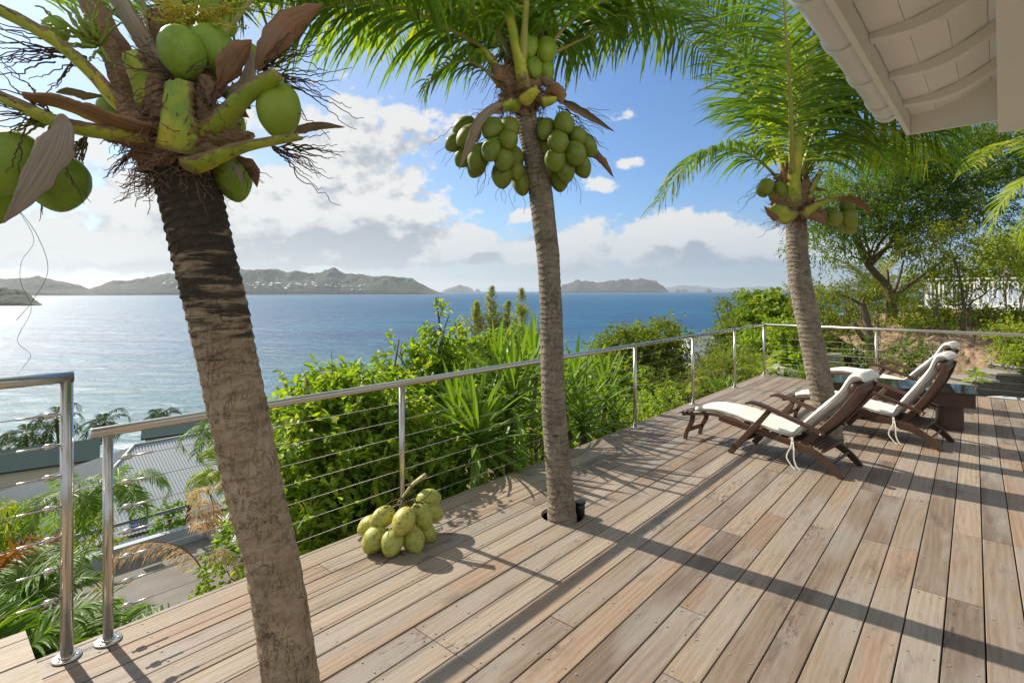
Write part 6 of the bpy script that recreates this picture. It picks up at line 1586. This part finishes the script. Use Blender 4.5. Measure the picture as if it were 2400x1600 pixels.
for (a, r, z) in ((P(1977, 697, 12.55), .07, 'up'), (P(1962, 738, 12.25), .05, 'l')):
    pass
small_palm('date palm with grey green arching fronds behind the lopped tree', P(2010, 690, 16.5), 0, 15, 2.5, .40, 43, 'date', None, .03, (85, 5), .25, 46, .14, root=rootat(2015, 800, 16.5), arch=.42)
st = P(2212, 715, 11.5)
shrub('slender_tree', 'slender young tree with thin red brown stem in front of the white balustrade', 'tree', [st[0], st[1], gz(st)], [B(2190, 560, 11.5, (.55, .6, .35)), B(2250, 600, 11.5, (.55, .6, .35)), B(2150, 610, 11.6, (.5, .6, .3)), B(2210, 650, 11.4, (.4, .4, .25)), B(2110, 570, 11.8, (.4, .5, .25)), B(2290, 640, 11.4, (.4, .4, .2))], 380, 12, .095, .036, 'fine', .45, 44, trunk_r=.016, limbs=[([P(2214, 760, 11.5), P(2212, 690, 11.5), P(2200, 620, 11.5), P(2180, 570, 11.5)], (.04, .015)), ([P(2225, 750, 11.5), P(2228, 700, 11.5), P(2255, 680, 11.4), P(2280, 660, 11.4)], (.025, .01))])
bush('bright green leafy tree at the right frame edge above the balustrade', (2330, 700, 15), [B(2310, 585, 16.5, (.8, .8, .42)), B(2370, 560, 16.5, (.8, .8, .5)), B(2410, 600, 16, (.6, .7, .4))], 560, 45, .12, .05, 'yellowish', .5, 11, name='leafy_tree', cat='tree')
rp_ = P(2440, 390, 6.6)
yp = empty('yellow_palm', np.array([rp_[0], rp_[1], gz(rp_)]), 'yellow green feathery palm reaching in at the right frame edge', 'palm tree')
mb = MB(); mb.tube(spline([np.array([rp_[0], rp_[1], gz(rp_)-.2]), P(2470, 700, 6.6), rp_], 12), .07, 12); mb.build('trunk', M['bark'], yp)
for k, pts in enumerate(([(2440, 390), (2390, 400), (2340, 425), (2300, 470), (2275, 530)], [(2440, 370), (2390, 335), (2330, 325), (2270, 345), (2225, 390)], [(2440, 410), (2400, 450), (2370, 500), (2350, 560)], [(2440, 350), (2410, 280), (2360, 230), (2300, 210)], [(2445, 430), (2430, 520), (2400, 590), (2370, 640)])):
    frond(yp, [P(x, y, 6.6-.12*i*(1 if k % 2 else -.4)) for i, (x, y) in enumerate(pts)], .36, 38, .034, .7, 400+k, .016, 'frond_yellow', t0=.1)
for k, (lab, root, bl, n, L, W, mat) in enumerate((
    ('dark green leafy bush on the dirt bank beside the farthest chair back', (2090, 850, 10.5), [B(2085, 810, 10.3, (.22, .2, .22)), B(2098, 838, 10.2, (.17, .17, .15))], 120, .085, .035, 'fine_dark'),
    ('leafy bush at the foot of the lopped tree and the black stump', (1950, 850, 11.6), [B(1975, 815, 11.8, (.26, .26, .25)), B(1945, 850, 11.4, (.2, .2, .12))], 150, .085, .034, 'fine_dark'),
    ('green undergrowth on the bank below the white balustrade', (2230, 760, 12.4), [B(2180, 720, 13, (.6, .5, .3)), B(2260, 740, 12.6, (.7, .5, .2)), B(2330, 735, 12.4, (.7, .5, .2)), B(2130, 740, 13, (.6, .5, .2)), B(2380, 740, 12, (.5, .5, .3))], 640, .10, .042, 'fine'),
    ('green creeper hanging over the top edge of the dirt bank', (2180, 775, 11.8), [B(2150, 755, 12.2, (.4, .3, .10)), B(2230, 752, 12.0, (.4, .3, .06)), B(2110, 745, 12.6, (.4, .4, .12))], 130, .085, .036, 'ficus'),
    ('bright leafy shrub at the right frame edge beside the dirt bank', (2365, 850, 9.4), [B(2350, 790, 9.4, (.26, .3, .26)), B(2345, 850, 9.2, (.2, .25, .3)), B(2380, 820, 9.3, (.3, .3, .4)), B(2320, 765, 9.8, (.25, .25, .16))], 360, .08, .045, 'yellowish'),
    ('light green shrub between the trunks of the fine leaved tree', (2020, 800, 13.5), [B(2020, 770, 13.6, (.4, .4, .35)), B(1960, 740, 14.5, (.4, .4, .3)), B(2090, 720, 15.5, (.5, .5, .4)), B(2020, 730, 16, (.6, .6, .4))], 360, .095, .034, 'fine'),
    ('scrub mass behind the far railing left of the lopped tree', (1900, 830, 17), [B(1860, 790, 17, (.9, .8, .5)), B(1930, 790, 17, (.8, .8, .6)), B(1880, 750, 18, (.9, .8, .6)), B(1840, 830, 16, (.6, .6, .35))], 900, .13, .05, 'scrub'),
    ('papaya like plant with lobed leaves on the low white wall', (1835, 870, 12.6), [B(1835, 838, 12.6, (.28, .28, .18)), B(1850, 825, 12.6, (.2, .2, .12))], 90, .16, .10, 'ficus'),
    ('tall hedge mass behind the white balustrade', (2260, 690, 21), [B(2190, 640, 22, (1.2, .8, .7)), B(2280, 625, 22.5, (1.4, .8, .7)), B(2400, 620, 22, (1.4, .8, .8)), B(2080, 665, 20, (.7, .8, .6)), B(2000, 690, 20, (.8, .8, .5)), B(2110, 690, 21, (.8, .8, .4))], 1100, .16, .07, 'fine'),
)):
    bush(lab, root, bl, n, 60+k, L, W, mat, .35, 10)
yp2 = small_palm('young palm with thin yellow green upright leaves by the railing corner', P(1752, 868, 11.4), .25, 7, .75, .20, 61, 'frond_yellow', None, .026, (78, 35), .5, 20, .03, arch=.35, cat='palm plant')
small_palm('small yellow palm leaf clump beside the driveway', P(1580, 905, 10.8), .2, 5, .5, .18, 62, 'frond_yellow', None, .026, (75, 15), .5, 18, .02, arch=.5, cat='palm plant')
# small plant with big leaves by the dark steps: every leaf an object
pp = P(2241, 905, 8.75); rub = empty('broad_leaf_plant', pp, 'small potted size plant with broad oval leaves beside the dark steps', 'plant')
mb = MB(); mb.tube(spline([pp, pp+[.0, 0, .15], pp+[.01, 0, .33]], 8), .008, 6); mb.build('stem', M['stem'], rub)
V, F = leaf_arrays(np.zeros((1, 3)), np.array([[1., 0, 0]]), np.array([[0, 0, 1.]]), np.array([.22]), np.array([.095]), .25)
mb = MB(); mb.arrays(V, F); bl_me = mb.build('leaf', M['ficus'], mesh_only=True)
for k in range(9):
    o = link('leaf', bl_me); o.parent = rub; o.location = (0, 0, .22+.016*k); o.rotation_euler = (0, R(-35+8*(8-k)*.6), k*2.4+.4)
# black burnt stump
sp_ = P(1962, 865, 11.3); stp = empty('burnt_stump', sp_, 'black burnt tree stump with finger like stubs in front of the low white wall', 'stump')
mb = MB()
mb.tube(spline([P(1985, 875, 11.3), P(1965, 855, 11.3), P(1948, 843, 11.3)], 10), np.linspace(.10, .06, 10), 10)
for a, r in (((1948, 843), (1934, 826)), ((1946, 840), (1938, 818)), ((1950, 843), (1946, 818)), ((1952, 845), (1953, 820)), ((1965, 853), (1972, 830))):
    mb.tube(spline([P(*a, 11.3), P((a[0]+r[0])/2+2, (a[1]+r[1])/2, 11.3), P(*r, 11.25)], 6), np.linspace(.05, .02, 6), 7)
mb.build('stump_body', M['black'], stp)
# ------------------------------------------------------------------ dirt bank, steps, walls, balustrade
def soil():
    m, t, out = material('dry_earth_bank')
    pos = t.n.new('ShaderNodeNewGeometry').outputs['Position']
    n = t.noise(pos, 2.2, 6, .7); n2 = t.noise(pos, 11, 5, .7)
    c = t.ramp(n, [(.3, (.21, .135, .08)), (.55, (.34, .235, .15)), (.75, (.44, .33, .22))])
    c = t.mix(t.math('MULTIPLY', t.smooth(n2, .55, .7), .5), c, (.15, .095, .06))
    principled(t, out, Base_Color=c, Roughness=.97, Normal=t.bump(n2, 1.0, .05))
    return m
def bank():
    nx, nz = 90, 30; V = []
    for j in range(nz):
        f = j/(nz-1)
        for i in range(nx):
            x = 1995+(2480-1995)*i/(nx-1)
            top = np.interp(x, [1995, 2060, 2150, 2300, 2480], [815, 796, 770, 768, 758]); bot = np.interp(x, [1995, 2100, 2480], [895, 893, 890])
            y = bot+(top-bot)*f; Zd = np.interp(x, [1995, 2200, 2480], [10.7, 10.0, 9.4])+f**1.3*1.6+.35*(fbm(np.array(x*.035), np.array(f*4), 5)-.45)+.12*(fbm(np.array(x*.15), np.array(f*12), 8)-.45)
            V.append(P(x, y, Zd))
    F = [(j*nx+i, j*nx+i+1, (j+1)*nx+i+1, (j+1)*nx+i) for j in range(nz-1) for i in range(nx-1)]
    o = len(V)
    # top runs back into the hill
    for i in range(nx):
        q = np.array(V[(nz-1)*nx+i]); V.append(q+[.8, 3.0, .35])
    F += [((nz-1)*nx+i, (nz-1)*nx+i+1, o+i+1, o+i) for i in range(nx-1)]
    mb = MB(); mb.add(V, F, 0, True); tag(mb.build('dirt_bank', soil()), kind='structure')
bank()
# dark steps climbing to the right
sb = P(2340, 900, 8.8); steps = empty('garden_steps', np.array([sb[0], sb[1], -.45]), 'dark weathered wooden garden steps climbing to the right of the dirt bank', 'steps')
dr = unit(np.array([.97, -.05, 0])); bk = np.array([-dr[1], dr[0], 0])
s0 = P(2185, 893, 9.0)
for k, (x0, x1, yt) in enumerate(((2160, 2245, 883), (2235, 2295, 873), (2290, 2345, 857), (2340, 2440, 843))):
    a = P(x0, yt, 8.95); b = P(x1, yt, 8.95); zt = a[2]
    c = (a+b)/2; w = (b[0]-a[0])/2
    mb = MB(); mb.box([c[0], c[1]+.3, zt-.015], (dr, bk, UP), (w, .32, .015)); mb.build('tread', M['greytread'], steps)
    mb = MB(); mb.box([c[0]+.02, c[1]+.31, (zt-.032-.75)/2], (dr, bk, UP), (w-.004, .29, (zt-.034+.75)/2)); mb.build('riser_block', M['darkstep'], steps)
# pale cover on the ground beside the steps
cv = P(2300, 905, 8.35); cover = empty('canvas_cover', np.array([cv[0], cv[1], -.45]), 'pale grey canvas cover with a dark curved cord lying below the garden steps', 'cover')
mb = MB(); V = []; n = 40; rings_ = 8; c = P(2330, 925, 8.3); c[2] = -.30
for j in range(rings_+1):
    f = j/rings_
    for k in range(n):
        a = 2*math.pi*k/n; V.append(c+np.array([1.15*f*math.cos(a), .62*f*math.sin(a), .22*(1-f**3)+.012*math.sin(a*5)*f-.10*(f > .99)]))
mb.add(V, [(j*n+k, j*n+(k+1) % n, (j+1)*n+(k+1) % n, (j+1)*n+k) for j in range(rings_) for k in range(n)], 0, True); mb.build('sheet', M['tarp'], cover)
mb = MB(); mb.tube(spline([c+[-.25, -.60, .0], c+[-.18, -.35, .21], c+[.05, 0, .235], c+[.5, .2, .19]], 20), .009, 8); mb.build('cord', M['black'], cover)
# low pale walls beyond the far rail
def wall(label, pts, zt, zb, th, mat='concrete', name='garden_wall'):
    t = empty(name, np.array([*pts[0][:2], zb]), label, 'wall'); mb = MB(); p = np.array(pts, float)[:, :2]; n = len(p)
    T = unit(np.gradient(p, axis=0)); N = np.stack([-T[:, 1], T[:, 0]], 1); zt = np.full(n, zt) if np.isscalar(zt) else np.array(zt)
    V = []
    for i in range(n):
        for s, z in ((-1, zb), (1, zb), (1, zt[i]), (-1, zt[i])): V.append((*(p[i]+N[i]*s*th/2), z))
    F = [(4*i+k, 4*i+(k+1) % 4, 4*i+4+(k+1) % 4, 4*i+4+k) for i in range(n-1) for k in range(4)]+[(3, 2, 1, 0), tuple(4*(n-1)+k for k in range(4))]
    mb.add(V, F); o = mb.build('wall_body', M[mat], t); return t
a, b = P(1836, 808, 12.8), P(1962, 812, 12.2)
wall('pale concrete planter wall behind the farthest palm trunk and the black stump', [a, (a+b)/2, b], [a[2], a[2], b[2]], -1.2, .18)
cw = [P(1768, 832, 13.0), P(1790, 836, 12.5), P(1815, 845, 12.2), P(1840, 852, 12.1)]
wall('low curved whitish garden wall between the corner post and the farthest palm trunk', spline(cw, 10), list(np.linspace(cw[0][2], cw[-1][2], 10)), -1.4, .2)
wall('dark grey retaining wall along the driveway below the grey hip roof', [P(1560, 858, 17), P(1600, 852, 17.5), P(1650, 845, 18)], -1.15, -3.2, .2, 'roof_dark')
c1 = [P(1468, 920, 12.2), P(1495, 912, 12.2), P(1518, 905, 12.2)]
wall('pale grey green wall with rounded end half hidden behind the yuccas', c1, [-.75, -.80, -1.02], -2.4, .7, 'tarp')
# driveway sheet
mb = MB(); V = []
for j in range(6):
    for i in range(9):
        u = 12.5+9*i/8; v = -6.5+6.0*j/5; q = UV(u, v); V.append((q[0], q[1], max(gz(q), -2.3)+.02))
mb.add(V, [(j*9+i, j*9+i+1, (j+1)*9+i+1, (j+1)*9+i) for j in range(5) for i in range(8)]); tag(mb.build('driveway', M['pavement']), kind='structure')
# white balustrade of the neighbouring terrace
ba, bb = P(2125, 640, 19.0), P(2480, 640, 15.5); zf = P(2240, 704, 17.5)[2]
bal = empty('white_balustrade', np.array([ba[0], ba[1], zf]), 'white wooden balustrade with slim balusters on the neighbouring terrace at right', 'balustrade')
bd = unit((bb-ba)*[1, 1, 0]); bn = np.array([-bd[1], bd[0], 0]); BL = np.linalg.norm((bb-ba)[:2]); o0 = np.array([ba[0], ba[1], 0])
for z, h, w in ((zf+.93, .022, .045), (zf+.80, .02, .025), (zf+.10, .025, .025)):
    mb = MB(); mb.box(o0+bd*BL/2+UP*z, (bd, bn, UP), (BL/2, w, h)); mb.build('rail', M['white'], bal)
bpm = MB(); bpm.abox((-.019, -.019, -.327), (.019, .019, .327)); bme = bpm.build('baluster', M['white'], mesh_only=True)
ppm = MB(); ppm.abox((-.045, -.045, -.47), (.045, .045, .47)); pme = ppm.build('post', M['white'], mesh_only=True)
nb_ = int(BL/.125)
for k in range(nb_):
    isp = k % 12 == 0; o = link('post' if isp else 'baluster', pme if isp else bme); o.parent = bal
    o.location = Vector(o0+bd*(k*.125+.05)+UP*(zf+(.48 if isp else .4525))+(bn*.0 if not isp else bn*.001))-Vector(world_loc(bal)); o.rotation_euler.z = math.atan2(bd[1], bd[0])
mb = MB(); mb.box(o0+bd*BL/2+bn*1.5+UP*(zf-.06), (bd, bn, UP), (BL/2+.3, 1.6, .05)); tf = mb.build('terrace_floor', M['white'], bal)
mb = MB(); mb.box(o0+bd*BL/2+bn*1.5+UP*(zf-.20), (bd, bn, UP), (BL/2+.25, 1.55, .085)); mb.build('terrace_beam', M['bark_dark'], bal)
for k in range(5):
    mb = MB(); q = o0+bd*(BL*k/4.2+.2)+bn*.3; mb.tube([[q[0], q[1], gz(q)-.3], [q[0], q[1], zf-.286]], .07, 10); mb.build('pillar', M['bark_dark'], bal)
# ------------------------------------------------------------------ houses and parking below, at left
def corrugated(name, parent, quad_u, eave, ridge, mat, pitch=.11, amp=.016, hip=None):
    """sheet from eave (v, z) to ridge (v, z) along u; hip: u of ridge start"""
    u0, u1 = quad_u; mb = MB(); V = []; n = int((u1-u0)/(pitch/6)); rows = 6
    for i in range(n+1):
        u = u0+(u1-u0)*i/n; f1 = 1.0 if hip is None or u > hip else max(.02, (u-u0)/(hip-u0))
        for j in range(rows):
            f = f1*j/(rows-1); q = UV(u, eave[0]+(ridge[0]-eave[0])*f, eave[1]+(ridge[1]-eave[1])*f+amp*math.cos(2*math.pi*u/pitch)); V.append(q)
    mb.add(V, [(i*rows+j, (i+1)*rows+j, (i+1)*rows+j+1, i*rows+j+1) for i in range(n) for j in range(rows-1)], 0, True)
    return mb.build(name, mat, parent)
M['roof_back'] = simple('glare_toned_metal_roof', (.20, .225, .24), .85, var=.15, scale=1.5, spec=.1)  # darker copy of the roof grey, sun glare toned down in the colour
hs = empty('grey_roofed_house', UV(8, -19, -9.8), 'long house with grey corrugated metal roof below the left railing', 'house')
corrugated('roof', hs, (2.4, 16.5), (-18.7, -6.75), (-23.2, -4.80), M['roof_grey'], hip=6.2)
corrugated('lower_roof', hs, (-1.0, 12.5), (-16.0, -7.55), (-18.68, -6.86), M['roof_pale'])
mb = MB(); V = []; nv = 480
for i in range(nv+1):
    v_ = -27.5+8.8*i/nv; f_ = (v_+27.5)/4.3 if v_ < -23.2 else (-18.7-v_)/4.5
    cz = .016*math.cos(2*math.pi*v_/.11)
    for g_ in (0, .5, 1): V.append(UV(2.4+3.8*f_*g_, v_, -6.78+1.95*f_*g_+cz*(1-g_*.3)))
mb.add(V, [(3*i+j, 3*i+j+1, 3*i+j+4, 3*i+j+3) for i in range(nv) for j in (0, 1)], 0, True)
V = [UV(2.4, -27.5, -6.78), UV(6.2, -23.2, -4.83), UV(16.5, -23.2, -4.83), UV(16.5, -27.5, -6.78)]; mb.add(V, [(0, 1, 2, 3)]); mb.build('roof_back', M['roof_back'], hs)
mb = MB(); mb.tube([UV(6.2, -23.2, -4.79), UV(16.5, -23.2, -4.79)], .07, 8, flat=.6); mb.tube([UV(6.2, -23.2, -4.79), UV(2.4, -18.7, -6.74)], .06, 8, flat=.6); mb.build('ridge_cap', M['roof_grey'], hs)
mb = MB(); mb.box(UV(10.6, -22.7, -8.5), (E_U, E_V, UP), (5.6, 3.6, 1.7)); mb.box(UV(6.4, -17.2, -8.8), (E_U, E_V, UP), (5.7, 1.0, 1.2)); mb.build('wall', M['cream'], hs)
def hip_house(name, label, c, lu, lv, zt, ze, rot=0.0, wallm='cream', roofm='roof_dark', gable=True):
    h = empty(name, np.array([c[0], c[1], ze-3]), label, 'house'); ca, sa = math.cos(rot), math.sin(rot)
    U = E_U*ca+E_V*sa; Vv = E_V*ca-E_U*sa; c = np.array([c[0], c[1], 0])
    def q(a, b, z): return c+U*a*lu+Vv*b*lv+UP*z
    g = .98 if gable else .45
    def slab(pts, nm, mm):
        mb = MB(); d = np.array([0, 0, -.10]); k = len(pts); V = list(pts)+[p+d for p in pts]
        mb.add(V, [tuple(range(k)), tuple(range(2*k-1, k-1, -1))]+[(i, k+i, k+(i+1) % k, (i+1) % k) for i in range(k)]); return mb.build(nm, M[mm], h)
    slab([q(-1, 1, ze), q(1, 1, ze), q(g, 0, zt), q(-g, 0, zt)], 'roof', roofm)
    slab([q(1, -1, ze-.004), q(-1, -1, ze-.004), q(-g, 0, zt-.004), q(g, 0, zt-.004)], 'roof', roofm)
    if not gable:
        slab([q(1, 1, ze-.008), q(1, -1, ze-.008), q(g, 0, zt-.008)], 'roof_hip', roofm); slab([q(-1, -1, ze-.008), q(-1, 1, ze-.008), q(-g, 0, zt-.008)], 'roof_hip', roofm)
    mb = MB(); w = .92; V = [q(-w, -w, ze-3), q(w, -w, ze-3), q(w, w, ze-3), q(-w, w, ze-3), q(-w, -w, ze+.05), q(w, -w, ze+.05), q(w, w, ze+.05), q(-w, w, ze+.05)]
    F = [(0, 1, 5, 4), (1, 2, 6, 5), (2, 3, 7, 6), (3, 0, 4, 7)]
    if gable: V += [q(-w, 0, zt-.15), q(w, 0, zt-.15)]; F += [(4, 8, 7), (5, 6, 9)]
    mb.add(V, F); mb.build('wall', M[wallm], h)
    return h
hip_house('dark_roofed_house', 'house with dark green roof showing just above the grey corrugated roof', P(445, 1000, 38), 3.1, 2.6, P(455, 958, 38)[2], P(455, 990, 36)[2], .25)
hip_house('dark_roofed_house', 'house with dark green roof and cream wall at the left frame edge', P(95, 1075, 33), 3.0, 2.6, P(120, 1022, 33)[2], P(100, 1060, 32)[2], .25)
hip_house('hip_roofed_house', 'small house with grey metal hip roof beyond the fourth and fifth railing posts', P(1600, 800, 40), 2.5, 2.2, P(1590, 773, 40)[2], P(1600, 815, 39)[2], .4, 'concrete', 'roof_grey', False)
# parking place
mb = MB(); V = [UV(-3.5, -8.6, -5.86), UV(6.0, -8.6, -5.86), UV(6.0, -14.5, -5.86), UV(-3.5, -14.5, -5.86)]; V = [q for q in V]
mb.add(V, [(0, 1, 2, 3)]); tag(mb.build('parking_pavement', M['pavement']), kind='structure')
pw = empty('parking_wall', UV(3, -14.5, -5.9), 'low blue grey painted wall round the corner of the parking place', 'wall')
mb = MB(); mb.box(UV(1.25, -14.6, -5.66), (E_U, E_V, UP), (4.75, .11, .26)); mb.build('wall_body', M['bluewall'], pw)
mb = MB(); mb.box(UV(6.11, -13.2, -5.66), (E_U, E_V, UP), (.108, 1.5, .258)); mb.build('wall_body', M['bluewall'], pw)
bar = empty('guard_bar', UV(2, -14.75, -5.4), 'grey horizontal guard bar above the parking wall carrying the blue sign', 'guard rail')
mb = MB(); mb.box(UV(1.6, -14.78, -4.86), (E_U, E_V, UP), (4.5, .02, .045)); mb.build('bar', M['railbar'], bar)
for u in (-2.4, .1, 2.6, 5.6):
    mb = MB(); mb.box(UV(u, -14.745, -5.25), (E_U, E_V, UP), (.05, .012, .43)); mb.build('bracket', M['rust'], bar)
# the sign
sq = P(310, 1205, 15.2)
su = sq[0]*.658+sq[1]*.753; 
sg_c = UV(su, -14.70, -5.01); sign = empty('parking_sign', sg_c, 'blue sign reading PARKING PRIVE in white on the grey guard bar', 'sign')
mb = MB(); mb.box(sg_c, (E_U, E_V, UP), (.225, .006, .145)); mb.build('sign_board', simple('blue_sign_paint', (.06, .12, .62), .4, var=.03), sign)
M['signwhite'] = simple('white_sign_lettering', (.85, .85, .88), .5, var=.01)
mb = MB()
for z in (.13, -.13): mb.box(sg_c+E_V*.0075+UP*z, (E_U, E_V, UP), (.212, .001, .0035))
for x in (.2085, -.2085): mb.box(sg_c+E_V*.0075+E_U*x, (E_U, E_V, UP), (.0035, .001, .126))
mb.build('sign_border', M['signwhite'], sign)
for txt, dz in (('PARKING', .045), ('PRIV\u00c9', -.06)):
    cu = bpy.data.curves.new('lettering', 'FONT'); cu.body = txt; cu.size = .105; cu.align_x = 'CENTER'; cu.align_y = 'CENTER'; cu.extrude = .001; cu.offset = .002
    tmp = bpy.data.objects.new('lettering', cu); COL.objects.link(tmp)
    bpy.context.view_layer.update(); me = bpy.data.meshes.new_from_object(tmp.evaluated_get(bpy.context.evaluated_depsgraph_get()))
    bpy.data.objects.remove(tmp); bpy.data.curves.remove(cu); me.materials.clear(); me.materials.append(M['signwhite'])
    o = link('lettering', me, sign); o.matrix_parent_inverse = Matrix.Identity(4)
    m = Matrix((Vector(E_U), Vector(UP), Vector(E_V))).transposed()
    o.rotation_euler = m.to_euler(); o.location = Vector(E_V*.0085+UP*dz)

# undergrowth that nobody could count, on the slope
def ground_cover():
    g = np.random.default_rng(5); N = 80000
    u = g.uniform(-6, 42, N); v = g.uniform(-34, 14, N)
    x = E_U[0]*u+E_V[0]*(v-3.056); y = E_U[1]*u+E_V[1]*(v-3.056)
    ok = ~((v > -.5) & (u < 11.4)) & ~((v < -8.2) & (v > -15.2) & (u < 6.6)) & ~((v < -15.2) & (v > -28) & (u > -1) & (u < 17)) & (y > 1.2)
    ok &= ~((u > 12) & (u < 22) & (v > -7) & (v < 0)) & ~((x > 7) & (y > 8) & (y < 12.5))
    ok &= fbm(x*.5+3, y*.5+8, 21, 3) > .40
    x, y = x[ok], y[ok]; z = ground_z(x, y); n = len(x)
    C = np.stack([x, y, z+g.uniform(0, .30, n)], 1); D = g.normal(0, .7, (n, 3))+[0, 0, .5]; far = np.clip(np.sqrt(x*x+y*y)/14, .7, 2.4)
    V, F = leaf_arrays(C, D, g.normal(0, .6, (n, 3))+[0, 0, 1], .17*far*g.uniform(.6, 1.3, n), .06*far*g.uniform(.6, 1.3, n))
    mb = MB(); mb.arrays(V, F); tag(mb.build('undergrowth', M['scrub']), kind='stuff')
ground_cover()
# ------------------------------------------------------------------ sea air
hz = bpy.data.materials.new('sea_haze'); hz.use_nodes = True
t = NT(hz.node_tree); t.n.clear(); out = t.n.new('ShaderNodeOutputMaterial')
pv = t.node('ShaderNodeVolumePrincipled', {'Color': (.82, .91, 1.0, 1), 'Density': 0.62e-4, 'Anisotropy': .4}); t.l.new(pv.outputs[0], out.inputs['Volume'])
mb = MB(); mb.abox((-18500, -18500, SEA_Z-14), (18500, 18500, SEA_Z+260)); tag(mb.build('haze', hz), kind='stuff')
